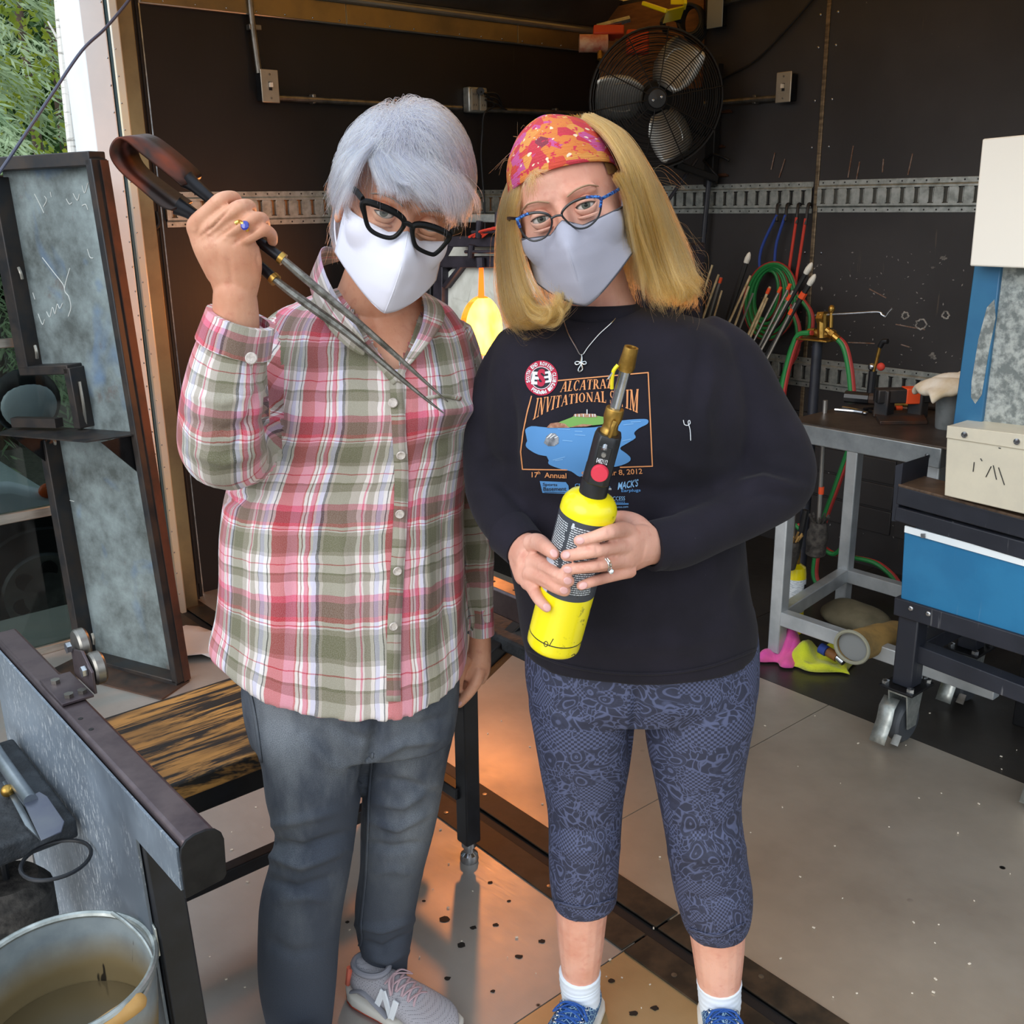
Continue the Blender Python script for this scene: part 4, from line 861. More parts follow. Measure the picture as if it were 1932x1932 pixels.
rag('lime yellow towel crumpled on the floor in front of the gloves', [(1472, 1262), (1598, 1278), (1612, 1240), (1500, 1225)], .055, M('rag_yellow', '#c3cf1e', .95, 0, '#dbe02e', 12, sheen=.4, bump=.7, bs=350, bd=.004), 5)
br = thing('brush', 'striped wooden handled brush with metal ferrule lying on the yellow towel', 'brush', zz(1560, 1240, .05)); tubepath('handle', [zz(1555, 1225, .07), zz(1580, 1240, .06)], .017, 'plywood_brown', br, 12); tubepath('ferrule', [zz(1580, 1240, .06), zz(1592, 1250, .05)], .014, 'chrome', br, 12); tubepath('grip_wrap', [zz(1548, 1222, .075), zz(1560, 1229, .07)], .0185, 'blue_cord', br, 12)
cy = thing('gas_cylinder', 'small yellow gas cylinder with white label standing behind the table leg', 'cylinder', zz(1494, 1192, 0)); C = zz(1494, 1192, 0); s1 = depth(C)/1932; hh = pa(1494, 1060, C@DA)[2]
build('tank', G().lathe([(0, 0), (.034, 0), (.037, .004), (.037, hh*.86), (.033, hh*.95), (.014, hh), (0, hh)], C, DZ, 24), MATS['yellow_paint'], cy); build('label_band', G().olathe([(.0376, hh*.33), (.0376, hh*.80)], C, DZ, 24), M('label_white', '#d5dadd', .6, 0, '#a9b3ba', 70, lo=.52, hi=.56, stretch=(1, 1, 6)), cy)
build('label_stripe', G().prism([C+RT*.024-FW*.032+DZ*hh*.36, C+RT*.037-FW*.012+DZ*hh*.36, C+RT*.037-FW*.012+DZ*hh*.70, C+RT*.024-FW*.032+DZ*hh*.70], -FW*.002), MATS['black_plastic'], cy)
tubepath('valve', [C+DZ*hh, C+DZ*(hh+.06)], .012, 'brass', cy); tubepath('burner_tube', [C+DZ*(hh+.05), C+DZ*(hh+.2)+RT*.02], .012, 'black_plastic', cy)
M('char', '#4a4642', .9, 0, '#1e1c1b', 40, bump=.6, bs=60, bd=.006); M('straw', '#a8844c', .9)
for lab, (x, y), (x2, y2) in (('charred cork paddle head hanging lower left under the table', (1495, 1020), (1482, 1072)), ('charred cork paddle head hanging on an orange-banded rod under the table', (1545, 985), (1538, 1050))):
    P, Q2 = pa(x, y, 2.95), pa(x2, y2, 2.95); t = thing('charred_paddle', lab, 'tool', P, None); build('paddle_head', G().tube(spl([P, P+(Q2-P)*.3, P+(Q2-P)*.7, Q2], 3), [.026]+[.030]*2+[.036]*3+[.034]*3+[.018], 14), MATS['char'], t); tubepath('paddle_rod', [P, P+DZ*.42+DB*.01], .008, 'pipe_silver', t)
    for k in range(10):
        w = k*.63; build('frayed_strip', G().tube([P+(DA*math.cos(w)+DB*math.sin(w))*.018, P+(DA*math.cos(w)+DB*math.sin(w))*.034+DZ*.025], .004, 5), MATS['straw' if x < 1500 else 'char'], t)
    tubepath('tape_band', [P+DZ*.10, P+DZ*.125], .0095, 'orange_band', t)
# ------------------------------------------------------------------ furnace with glowing port
GA = 2.35; f_ = lambda x, y, o=0: pa(x, y, GA-o)
fu = thing('glass_furnace', 'glass furnace with glowing orange port in a cracked white door between the two people', 'furnace', V(*f_(905, 620)[:2], 0))
def fs(name, pts, d, mat, o=0, **kw): return build(name, G().prism([f_(x, y, o) for x, y in pts], DA*d), MATS[mat], fu, **kw)
def hot():
    t = NT('glowing_glass'); v = t.co('Generated'); n = t.noise(v, 2.2, 2)
    t.set('Base Color', lin('#ffb040')); t.set('Emission Color', t.mix(t.ramp(n, [(.3, 0.), (.7, 1.)]), lin('#ffd030'), lin('#ffe060'))); t.set('Emission Strength', 4.5); return t.m
def hot2():
    t = NT('glowing_gap'); t.set('Base Color', lin('#ff7020')); t.set('Emission Color', lin('#ff5a14')); t.set('Emission Strength', 2.2); return t.m
hot(); hot2()
def board():
    t = NT('fibre_board'); v = t.co(); n = t.noise(v, 5, 5, .65, .8); n2 = t.noise(v, 3, 2)
    cr = t.ramp(t.vor(v, 5, 'DISTANCE_TO_EDGE'), [(.010, 1.), (.022, 0.)])
    c = t.mix(t.ramp(n, [(.4, 0.), (.7, 1.)]), lin('#cfd2cb'), lin('#a5a89f')); c = t.mix(t.math('MULTIPLY', cr, t.ramp(n2, [(.56, 0.), (.64, .55)])), c, lin('#6c685c')); t.set('Base Color', c); t.set('Roughness', .9); t.bump(n, .4, .004); return t.m
board()
cx, cy2, rx, ry = 908, 618, 40, 57
N = 40; el = [(cx+rx*math.cos(w)*(1.0), cy2-ry*math.sin(w)*(1+.06*math.sin(w))) for w in np.linspace(0, 2*PI, N, False)]
outl = []                                             # door outline sampled on the same angles
op = [(1010, 505), (1010, 740), (830, 740), (833, 525), (855, 505)]
def hit(w):
    d = V(math.cos(w), -math.sin(w)); best = 1e9
    for i in range(5):
        p, q2 = V(*op[i]), V(*op[(i+1) % 5]); A_ = np.array([d, p-q2]).T
        try: s_, u = np.linalg.solve(A_, p-V(cx, cy2))
        except Exception: continue
        if s_ > 0 and -.001 <= u <= 1.001: best = min(best, s_)
    return V(cx, cy2)+d*best
outl = [hit(w) for w in np.linspace(0, 2*PI, N, False)]
R = [[f_(*q) for q in el], [f_(*q) for q in outl], [f_(*q)+DA*.10 for q in outl], [f_(*q)+DA*.10 for q in el]]
build('furnace_door', G().rings([R[0], R[1], R[2], R[3], R[0]], cap=False), MATS['fibre_board'], fu, smooth=20, fixn=True)
g = G(); g.rings([[p+DA*.001 for p in R[0]], [p+DA*.05 for p in R[0]]], cap=False); build('port_wall', g, MATS['glowing_gap'], fu)
build('port_glow', G().add([p+DA*.028 for p in R[0]], [tuple(range(N))]), MATS['glowing_glass'], fu)
fs('door_gap', [(904, 502), (911, 502), (913, 563), (902, 563)], .02, 'glowing_gap', .002)
fs('door_gap', [(893, 672), (910, 672), (905, 735), (897, 735)], .02, 'glowing_gap', .002)
M('furnace_steel', '#3f3c46', .5, .5, '#2c2a32', 12, bump=.15)
fs('upper_board', [(858, 462), (1000, 462), (1000, 485), (845, 485)], .05, 'fibre_board', -.05)
for pts, mat in (([(872, 404), (1010, 404), (1010, 420), (870, 420)], 'galvanized'), ([(845, 446), (1010, 446), (1010, 466), (845, 466)], 'furnace_steel'), ([(830, 484), (1010, 484), (1010, 505), (828, 505)], 'furnace_steel'), ([(818, 500), (834, 500), (832, 720), (812, 720)], 'furnace_steel'), ([(800, 540), (812, 536), (808, 720), (796, 720)], 'mill_steel'), ([(862, 503), (870, 503), (838, 545), (832, 540)], 'furnace_steel')):
    fs('frame_bar', pts, .05, mat, .03, bevel=.003)
for x, y, x2, y2, r in ((905, 417, 903, 448, .012), (891, 438, 960, 436, .006), (906, 486, 907, 505, .016), (890, 462, 888, 486, .012), (878, 475, 950, 475, .006), (940, 400, 940, 500, .012)): tubepath('door_linkage', [f_(x, y, .05), f_(x2, y2, .05)], r, 'furnace_steel', fu)
for k in range(4): tubepath('ignition_wire', [f_(885+8*k, 447, .04), f_(915+8*k, 434-2*k, .06), f_(960, 432+3*k, .05), f_(1000, 440, .04)], .004, 'red_cord', fu)
pl_ = bpy.data.lights.new('furnace_light', 'AREA'); pl_.shape = 'DISK'; pl_.size = .16; pl_.energy = 10; pl_.color = (1, .30, .07); po = bpy.data.objects.new('furnace_light', pl_); COL.objects.link(po)
po.location = f_(908, 618, .012); po.rotation_euler = Vector(-DA).to_track_quat('-Z', 'Y').to_euler(); po.parent = fu; po.location = Vector(f_(908, 618, .012)-BASE[fu.name])
c0 = f_(905, 640); zb = c0[2]+.33
build('furnace_shell', G().box(V(c0[0], c0[1], .45)+DA*.11-DB*.50, DA*.55, DB*.95, DZ*(zb-.45)), MATS['furnace_steel'], fu, bevel=.01)
for a in (.13, .6):
    for b in (-.46, .38): build('furnace_leg', G().box(V(c0[0], c0[1], 0)+DA*a+DB*b, DA*.05, DB*.05, DZ*.46), MATS['furnace_steel'], fu, bevel=.003)
# ------------------------------------------------------------------ glassblower's bench, rails parallel to the floor channel
def scratchy():
    t = NT('bench_sheet'); v = t.co(); n = t.noise(v, 4, 4)
    d = t.add('TexCoord'); mp = t.add('Mapping'); t.l(d.outputs['Object'], mp.inputs[0]); mp.inputs['Scale'].default_value = (70, 70, 22); mp.inputs['Rotation'].default_value = (.5, .3, 0)
    sc1 = t.ramp(t.noise(mp.outputs[0], 2.2, 4, .7), [(.55, 0.), (.62, 1.)]); ar = t.ramp(t.noise(v, 4.5, 3), [(.38, 0.), (.56, 1.)])
    c = t.mix(t.ramp(n, [(.35, 0.), (.7, 1.)]), lin('#626b76'), lin('#93a0ae')); c = t.mix(t.math('MULTIPLY', sc1, ar), c, lin('#c9cfd4'))
    t.set('Base Color', c); t.set('Metallic', .4); t.set('Roughness', .4); return t.m
scratchy()
M('rail_steel', '#6a5e60', .38, .75, '#4b4247', 8, r2=.5); M('bench_black', '#17181b', .45, .2, '#22242a', 12)
def burnt_seat():
    t = NT('burnt_plank'); rot = (0, 0, -math.atan2(DA[1], DA[0])); v = t.co('Object', (2.2, 26, 8), rot); n = t.noise(v, 1.3, 6, .72, .4); ar = t.noise(t.co('Object', (1.2, 3, 1), rot), 3, 3)
    f = t.math('MULTIPLY', t.ramp(n, [(.47, 0.), (.56, 1.)]), t.ramp(ar, [(.32, .1), (.52, 1.)]))
    t.set('Base Color', t.mix(f, lin('#1a1714'), lin('#c08c48'))); t.set('Roughness', .6); t.bump(n, .5, .003); return t.m
burnt_seat()
M('charred_board', '#1d1f22', .75, 0, '#3b3f44', 9, stretch=(1, 1, 1), bump=.9, bs=55, bd=.006)
bn = thing('glassblower_bench', 'black steel glassblower bench with burnt plank seat and scratched side panel', 'bench', ab(.85, 1.7, 0))
ZR = .74
P0 = ab(.408, 1.160, ZR-.075)
rl = build('rail', G().box(P0, DA*.046, DB*.90, DZ*.075), MATS['rail_steel'], bn, bevel=.006, seg=3)
ep = [V(-.006, -.004), V(.048, 0), V(.053, .006), V(.055, .06), V(.052, .071), V(.044, .080), V(.032, .084), V(.016, .084), V(.004, .080), V(-.004, .071), V(-.006, .06)]
build('rail_end_plate', G().prism([P0-DB*.001+DA*q[0]+DZ*(q[1]-.004) for q in ep], -DB*.004), MATS['steel_dark'], rl, bevel=.001)
for x, y in ((152, 1356), (172, 1376)): build('rail_hole', G().lathe([(.004, 0), (.004, .0006), (0, .0006)], zz(x, y, ZR), DZ, 10), MATS['rubber'], rl)
build('side_panel', G().prism([ab(.405, 2.045, ZR-.01), ab(.405, 1.165, ZR-.01), ab(.405, 1.165, ZR-.075), ab(.405, 1.325, ZR-.078), ab(.405, 1.285, .12), ab(.405, 1.95, .12), ab(.405, 2.045, .50)], -DA*.004), MATS['bench_sheet'], bn)
build('leg', G().bar(ab(.432, 1.345, ZR-.07), ab(.432, 1.275, .02), .05, .05, DA), MATS['bench_black'], bn, bevel=.004)
build('leg', G().bar(ab(.432, 1.98, ZR-.07), ab(.432, 2.03, .02), .05, .05, DA), MATS['bench_black'], bn, bevel=.004)
seat = build('seat', G().prism([ab(.47, 1.69, .462), ab(1.255, 1.69, .462), ab(1.285, 1.70, .462), ab(1.30, 1.73, .462), ab(1.30, 2.04, .462), ab(.47, 2.04, .462)], DZ*.04), MATS['burnt_plank'], bn, bevel=.006, seg=3)
build('seat_rail', G().box(ab(.46, 1.715, .405), DA*.80, DB*.045, DZ*.056), MATS['bench_black'], bn, bevel=.003)
build('seat_rail', G().box(ab(.46, 1.98, .405), DA*.80, DB*.045, DZ*.056), MATS['bench_black'], bn, bevel=.003)
build('stretcher', G().box(ab(.45, 1.84, .13), DA*.85, DB*.032, DZ*.032), MATS['bench_black'], bn, bevel=.003)
def foot_leg(a, b, b2):
    l = build('leg', G().bar(ab(a, b, .46), ab(a, b2, .055), .042, .042, DA), MATS['bench_black'], bn, bevel=.004)
    build('leveling_foot', G().lathe([(.021, 0), (.023, .006), (.021, .02), (.013, .026), (.013, .04), (.018, .042), (.018, .058), (.0, .058)], ab(a, b2, 0), DZ, 18), MATS['chrome'], l)
foot_leg(1.285, 1.70, 1.705); foot_leg(1.262, 2.03, 2.05)
build('stretcher', G().bar(ab(1.27, 1.71, .19), ab(1.27, 2.04, .19), .03, .03), MATS['bench_black'], bn, bevel=.003)
r2 = build('rail', G().box(ab(1.285, 1.46, ZR-.06), DA*.05, DB*.65, DZ*.06), MATS['rail_steel'], bn, bevel=.005)
for b in (1.55, 1.62, 1.69): build('rail_hole', G().lathe([(.004, 0), (.004, .0006), (0, .0006)], ab(1.31, b, ZR), DZ, 10), MATS['rubber'], r2)
build('rail_post', G().box(ab(1.285, 1.95, .46), DA*.04, DB*.05, DZ*.25), MATS['bench_black'], bn, bevel=.003)
build('side_board', G().box(ab(1.34, 1.38, .56), DA*.34, DB*.42, DZ*.035), MATS['charred_board'], bn, bevel=.006)
build('board_bracket', G().bar(yy(896, 1268, 2.08), yy(1010, 1158, 2.2), .03, .04), MATS['bench_black'], bn, bevel=.003)
build('bracket_strip', G().bar(yy(900, 1284, 2.075), yy(1014, 1174, 2.195), .03, .012), MATS['plywood_brown'], bn)
# left side board, burnt block, ring
brd = build('side_board', G().box(ab(.02, 1.60, .525), DA*.375, DB*.36, DZ*.036), MATS['charred_board'], bn, bevel=.006, seg=3)
build('board_ring', G().tube([zz(106, 1622, .535)+V(.052*math.cos(w), .052*math.sin(w), 0) for w in np.linspace(0, 2*PI, 28, False)], .0032, 8, closed=True), MATS['bench_black'], brd)
# roller at the far end of the rail
ro = thing('pipe_roller', 'steel pipe roller with two small wheels bolted on the bench rail', 'roller', zz(135, 1300, ZR))
rc = zz(130, 1300, ZR+.002)
build('base_plate', G().box(rc-DA*.03-DB*.06, DA*.052, DB*.12, DZ*.005), MATS['rail_steel'], ro, bevel=.001)
build('upright_plate', G().prism([rc+DA*.026-DB*.05, rc+DA*.026+DB*.05, rc+DA*.026+DB*.05+DZ*.05, rc+DA*.026-DB*.01+DZ*.065, rc+DA*.026-DB*.05+DZ*.04], DA*.005), MATS['rail_steel'], ro, bevel=.001)
for k, b in enumerate((-.025, .045)):
    c = rc+DA*.033+DB*b+DZ*(.035+.02*k)
    w = build('roller_wheel', G().lathe([(.008, 0), (.026, 0), (.029, .004), (.029, .016), (.026, .02), (.008, .02)], c, DA, 24), MATS['conduit_steel'], ro)
    build('axle_bolt', G().lathe([(.010, 0), (.010, .008), (.0, .008)], c-DA*.008, -DA, 6), MATS['chrome'], ro)
for a, b in ((-.012, -.04), (-.012, .03), (.01, -.04)): build('hex_bolt', G().lathe([(.008, 0), (.008, .006), (0, .006)], rc+DA*a+DB*b+DZ*.005, DZ, 6), MATS['conduit_steel'], ro)
# steel tool lying on the left board
zt_ = .563; tq = lambda x, y, h: zz(x, y, zt_+h)
tl = thing('sheet_metal_tweezers', 'steel tweezers with tube handle and wide blade lying on the charred board', 'tool', tq(40, 1500, 0))
build('handle', G().tube(spl([tq(-30, 1385, .02), tq(0, 1430, .02), tq(35, 1480, .02), tq(58, 1512, .022)], 4), .012, 14), M('brushed_steel', '#b3bac0', .28, .9, '#8f979e', 10), tl)
build('blade', G().prism([tq(42, 1512, .02), tq(75, 1496, .02), tq(90, 1505, .02), tq(122, 1552, .02), tq(116, 1572, .012), tq(78, 1588, .012)], DZ*.003), M('tinted_steel', '#6f7278', .35, .8, '#5f6270', 9), tl, bevel=.001)
build('blade', G().prism([tq(5, 1478, .004), tq(16, 1472, .004), tq(78, 1588, .004), tq(48, 1560, .004)], DZ*.003), MATS['brushed_steel'], tl)
build('hinge_knob', G().ell(tq(14, 1492, .012), DA*.011, DB*.011, DZ*.011), MATS['brass'], tl)
wb = thing('wooden_block', 'burnt wooden moulding block hanging below the charred board', 'block', zz(30, 1735, .36))
c = zz(20, 1700, .40); build('block_body', G().lathe([(.0, -.07), (.062, -.07), (.07, -.05), (.07, .02), (.05, .045), (0, .045)], c, DZ, 24), MATS['char'], wb); build('block_face', G().ell(zz(38, 1672, .43), RT*.035, FW*.012, UP*.014), MATS['plywood_brown'], wb)
build('block_hook', G().tube([c+DZ*.04, c+DZ*.125], .006, 8), MATS['bench_black'], wb)
# galvanized bucket with water
zb_ = .50; BC = zz(112, 1838, zb_); RB = 172*depth(BC)/1932; bc = V(BC[0], BC[1], .18)
def zinc():
    t = NT('bucket_zinc'); v = t.co(); s = t.add('SeparateXYZ'); t.l(v, s.inputs[0]); n = t.noise(v, 18, 5); big = t.noise(v, 5, 3)
    c = t.mix(t.ramp(n, [(.35, 0.), (.7, 1.)]), lin('#a9b4b8'), lin('#87929a'))
    hf = t.ramp(t.math('ADD', s.outputs['Z'], t.math('MULTIPLY', t.math('SUBTRACT', big, .5), .08)), [(.23, 1.), (.28, 0.)])
    c = t.mix(t.math('MULTIPLY', hf, .9), c, lin('#a58d5e')); dr = t.ramp(t.noise(t.co('Object', (26, 26, 6)), 1.1, 3), [(.66, 0.), (.68, 1.)])
    c = t.mix(t.math('MULTIPLY', dr, t.ramp(s.outputs['Z'], [(.28, 1.), (.31, 0.)])), c, lin('#3c352c')); t.set('Base Color', c); t.set('Metallic', .5); t.set('Roughness', .42); return t.m
zinc()
bk = thing('bucket', 'galvanized steel bucket of murky water with a wooden grip handle', 'bucket', bc)
zb_ = .32
prof = [(0, .0), (RB*.78, 0), (RB*.79, .008), (RB*.95, .22), (RB*.955, .23), (RB*.965, .24), (RB*1.0, zb_-.004)]
inn = [(RB*.985, zb_-.004), (RB*.95, .242), (RB*.935, .234), (RB*.94, .226), (RB*.92, .20), (RB*.905, .192), (RB*.90, .185), (RB*.77, .012), (0, .012)]
build('bucket_wall', G().lathe(prof+inn, bc, DZ, 56), MATS['bucket_zinc'], bk, smooth=60)
build('rim', G().tube([bc+DZ*zb_+V(RB*math.cos(w), RB*math.sin(w), 0) for w in np.linspace(0, 2*PI, 56, False)], .0055, 8, closed=True), MATS['galvanized'], bk)
t = NT('murky_water'); t.set('Base Color', lin('#5a4d36')); t.set('Roughness', .08); t.bump(t.noise(t.co(), 9, 2), .06, .004)
build('water', G().olathe([(0, .205), (RB*.915, .205)], bc, DZ, 48), MATS['murky_water'], bk)
build('bucket_bracket', G().box(bc-DA*RB*.8-DB*RB*.5-DZ*.012, DA*((.40-bc@DA)+RB*.8), DB*RB, DZ*.01), MATS['bench_black'], bn, bevel=.002)
ew = math.radians(38); ed_ = V(math.cos(ew), math.sin(ew), 0)
for s in (1, -1):
    e_ = bc+ed_*s*(RB+.003)+DZ*(zb_+.002); build('handle_ear', G().prism([e_-np.cross(ed_, DZ)*.02-DZ*.03, e_+np.cross(ed_, DZ)*.02-DZ*.03, e_+np.cross(ed_, DZ)*.016+DZ*.016, e_-np.cross(ed_, DZ)*.012+DZ*.022], ed_*s*.003), MATS['galvanized'], bk, bevel=.001)
bz = lambda x, y, h: zz(x, y, bc[2]+zb_+h)
e2 = bc-ed_*(RB+.006)+DZ*(zb_+.006); hp = [bz(212, 1722, .012), bz(240, 1742, .012), bz(272, 1775, .01), bz(290, 1815, .0), bz(284, 1850, -.005), bz(262, 1888, -.008), bz(215, 1922, -.010), bz(150, 1962, -.012), bz(60, 1985, -.01), e2]
hw_ = spl(hp, 6); build('handle_wire', G().tube(hw_, .0032, 8), MATS['galvanized'], bk)
i0 = 36; seg_ = hw_[i0-7:i0+6]; build('wooden_grip', G().tube(seg_, [.009]+[.0125]*11+[.009], 14), M('grip_wood', '#b98f52', .55, 0, '#a57a40', 12), bk)
# ------------------------------------------------------------------ people: lofted forms joined into continuous surfaces
def spow(v, p): return np.sign(v)*np.abs(v)**p
class Part:
    def __init__(s, R, uv): s.R, s.uv = np.asarray(R), uv
    def into(s, g, uv=True): g.rings(s.R, s.uv if uv else None)
def resamp(rows, k=3):
    rows = np.asarray(rows, float); return spl(rows, k)
def torso(rows, n=44, phi0=0., ex=2.3, drop=None, k=3, squash=None):
    # rows: x left, x right, y (photo), distance Y, depth front, depth back
    rows = resamp(rows, k); R, U = [], []; hws = []
    for xl, xr, y, Y, df, db in rows:
        c = yy((xl+xr)/2, y, Y); hws.append((xr-xl)/2*depth(c)/1932)
    Rm = float(np.median(hws))
    for (xl, xr, y, Y, df, db), hw in zip(rows, hws):
        c = yy((xl+xr)/2, y, Y); th = 2*PI*np.arange(n)/n
        X = hw*spow(np.sin(th), 2/ex)*-1; Yo = np.where(np.cos(th) > 0, db, df)*spow(np.cos(th), 2/ex)
        P = c+np.stack([-X, Yo, 0*X], 1)
        if drop is not None: P[:, 2] += drop(th, y)
        R.append(P); t2 = 2*PI*np.arange(n+1)/n; U.append([(Rm*(q-PI-phi0), c[2]) for q in t2])
    return Part(R, U)
def limb(pts, n=20, k=4, flat=1., up=V(0, 1, 0), sq=None):
    pts = np.asarray(pts, float); W3 = np.array([yy(x, y, Y) for x, y, Y, r in pts]); r3 = np.array([r*depth(w)/1932 for w, r in zip(W3, pts[:, 3])])
    Q = spl(np.concatenate([W3, r3[:, None]], 1), k); P, r = Q[:, :3], Q[:, 3]; T = np.gradient(P, axis=0); a, b, d = axes_of(T[0], up); R, U = [], []; L = 0; rm = float(np.mean(r))
    for i in range(len(P)):
        t = nrm(T[i]); a = nrm(a-t*(a@t)); b = np.cross(t, a)
        if i: L += np.linalg.norm(P[i]-P[i-1])
        th = 2*PI*np.arange(n)/n; R.append(P[i]+r[i]*(np.cos(th)[:, None]*a+flat*np.sin(th)[:, None]*b)); U.append([(rm*2*PI*j/n, L) for j in range(n+1)])
    R = [R[0]*.5+P[0]*.5-nrm(T[0])*r[0]*.25]+R+[R[-1]*.5+P[-1]*.5+nrm(T[-1])*r[-1]*.25] if sq else R
    U = [U[0]]+U+[U[-1]] if sq else U
    return Part(R, U)
def finger(pts, n=12):   # rounded fingertip, knuckle bulges given by radii
    p = limb(pts, n, 4); R = list(p.R); c0, c1 = R[-2].mean(0), R[-1].mean(0); d = nrm(c1-c0); r = np.linalg.norm(R[-1][0]-c1)
    for q, s in ((.45, .9), (.8, .62), (.97, .25)): R.append(c1+d*r*q+(R[len(p.R)-1]-c1)*s)
    return Part(R, None)
def gparts(parts):
    g = G()
    for p in parts:
        if isinstance(p, G): g.add(p.v, p.f)
        else: p.into(g, False)
    return g
def union(parts, vox, it=4, dec=None, fac=.5):
    g = gparts(parts); me = bpy.data.meshes.new('tmp'); me.from_pydata(g.v, [], g.f)
    bm = bmesh.new(); bm.from_mesh(me); bmesh.ops.recalc_face_normals(bm, faces=bm.faces); bm.to_mesh(me); bm.free()
    o = bpy.data.objects.new('tmp', me); COL.objects.link(o)
    md = o.modifiers.new('r', 'REMESH'); md.mode = 'VOXEL'; md.voxel_size = vox
    if it: md = o.modifiers.new('s', 'SMOOTH'); md.factor = fac; md.iterations = it
    if dec: md = o.modifiers.new('d', 'DECIMATE'); md.ratio = dec
    dg = bpy.context.evaluated_depsgraph_get(); dg.update(); ev = o.evaluated_get(dg); m2 = ev.to_mesh()
    v = np.empty(len(m2.vertices)*3, np.float32); m2.vertices.foreach_get('co', v); v = v.reshape(-1, 3).astype(float)
    f = [tuple(p.vertices) for p in m2.polygons]; nn = np.empty(len(v)*3, np.float32); m2.vertices.foreach_get('normal', nn); nn = nn.reshape(-1, 3).astype(float)
    ev.to_mesh_clear(); bpy.data.objects.remove(o); bpy.data.meshes.remove(me); return v, f, nn
def part_uv(v, f, parts, off=None):
    D, UVs = [], []
    for pi, p in enumerate(parts):
        R = p.R; k, n = R.shape[:2]; tv = R.reshape(-1, 3); tris, tuv = [], []
        for i in range(k-1):
            for j in range(n):
                q = [(i, j), (i, j+1), (i+1, j+1), (i+1, j)]
                for tri in ((0, 1, 2), (0, 2, 3)):
                    tris.append([q[a][0]*n+q[a][1] % n for a in tri]); tuv.append([p.uv[q[a][0]][q[a][1]] for a in tri])
        bvh = BVHTree.FromPolygons([Vector(q) for q in tv], tris); ds = np.empty(len(v)); us = np.empty((len(v), 2))
        for i, c in enumerate(v):
            loc, nr, ix, d = bvh.find_nearest(c); a, b, e = (tv[q] for q in tris[ix]); v0, v1, v2 = b-a, e-a, np.array(loc)-a
            d00, d01, d11, d20, d21 = v0@v0, v0@v1, v1@v1, v2@v0, v2@v1; den = d00*d11-d01*d01+1e-20; w1 = (d11*d20-d01*d21)/den; w2 = (d00*d21-d01*d20)/den
            ua, ub, ue = tuv[ix]; us[i] = (ua[0]*(1-w1-w2)+ub[0]*w1+ue[0]*w2, ua[1]*(1-w1-w2)+ub[1]*w1+ue[1]*w2); ds[i] = d
        D.append(ds); UVs.append(us+(0 if off is None else np.array(off[pi])))
    D = np.array(D); out = []
    for q in f:
        k = int(np.argmin(D[:, list(q)].mean(1))); out.append([tuple(UVs[k][i]) for i in q])
    return out, D
def vnoise(P, freq, seed, n=14, st=(1, 1, 1)):
    r = np.random.default_rng(seed); k = r.normal(size=(n, 3))*freq*np.array(st); return sum(np.sin(P@k[i]+r.uniform(0, 6.3)) for i in range(n))/math.sqrt(n)
def seg_d(p2, a, b):
    a, b = V(*a), V(*b); ab_ = b-a; t = np.clip(((p2-a)@ab_)/(ab_@ab_+1e-9), 0, 1); return np.linalg.norm(p2-a-t[:, None]*ab_, axis=1), t
def creases(v, nn, lines):   # each: photo points, width px, height m (ridge + / furrow -), on the camera-facing side
    pp = px(v); facing = ((EYE-v)*nn).sum(1) > 0; d = np.zeros(len(v))
    for pts, w, h in lines:
        best = np.full(len(v), 1e9); par = np.zeros(len(v)); n = len(pts)-1
        for i in range(n):
            dd, t = seg_d(pp, pts[i], pts[i+1]); m_ = dd < best; best[m_] = dd[m_]; par[m_] = (i+t[m_])/n
        d += h*np.exp(-(best/w)**2)*np.clip(np.sin(PI*np.clip(par, .04, .96)), 0, 1)**.6*facing
    return v+nn*d[:, None]
def meshg(v, f, uv=None):
    g = G(); g.v = [tuple(q) for q in v]; g.f = list(f); g.uv = uv if uv is not None else [None]*len(f); return g
def caster_on(v, f):
    b = BVHTree.FromPolygons([Vector(q) for q in v], f)
    def hit(x, y, off=.001):
        d = nrm(ray(x, y)); loc, nr, ix, ds = b.ray_cast(Vector(EYE), Vector(d))
        if loc is None: return None, None
        n_ = np.array(nr); n_ = n_ if n_@d < 0 else -n_
        return np.array(loc)+n_*off, n_
    return hit
def in_poly(pp, poly):
    x, y = pp[:, 0], pp[:, 1]; c = np.zeros(len(pp), bool); n = len(poly)
    for i in range(n):
        (x1, y1), (x2, y2) = poly[i], poly[(i+1) % n]; m_ = ((y1 > y) != (y2 > y)) & (x < (x2-x1)*(y-y1)/(y2-y1+1e-9)+x1); c ^= m_
    return c
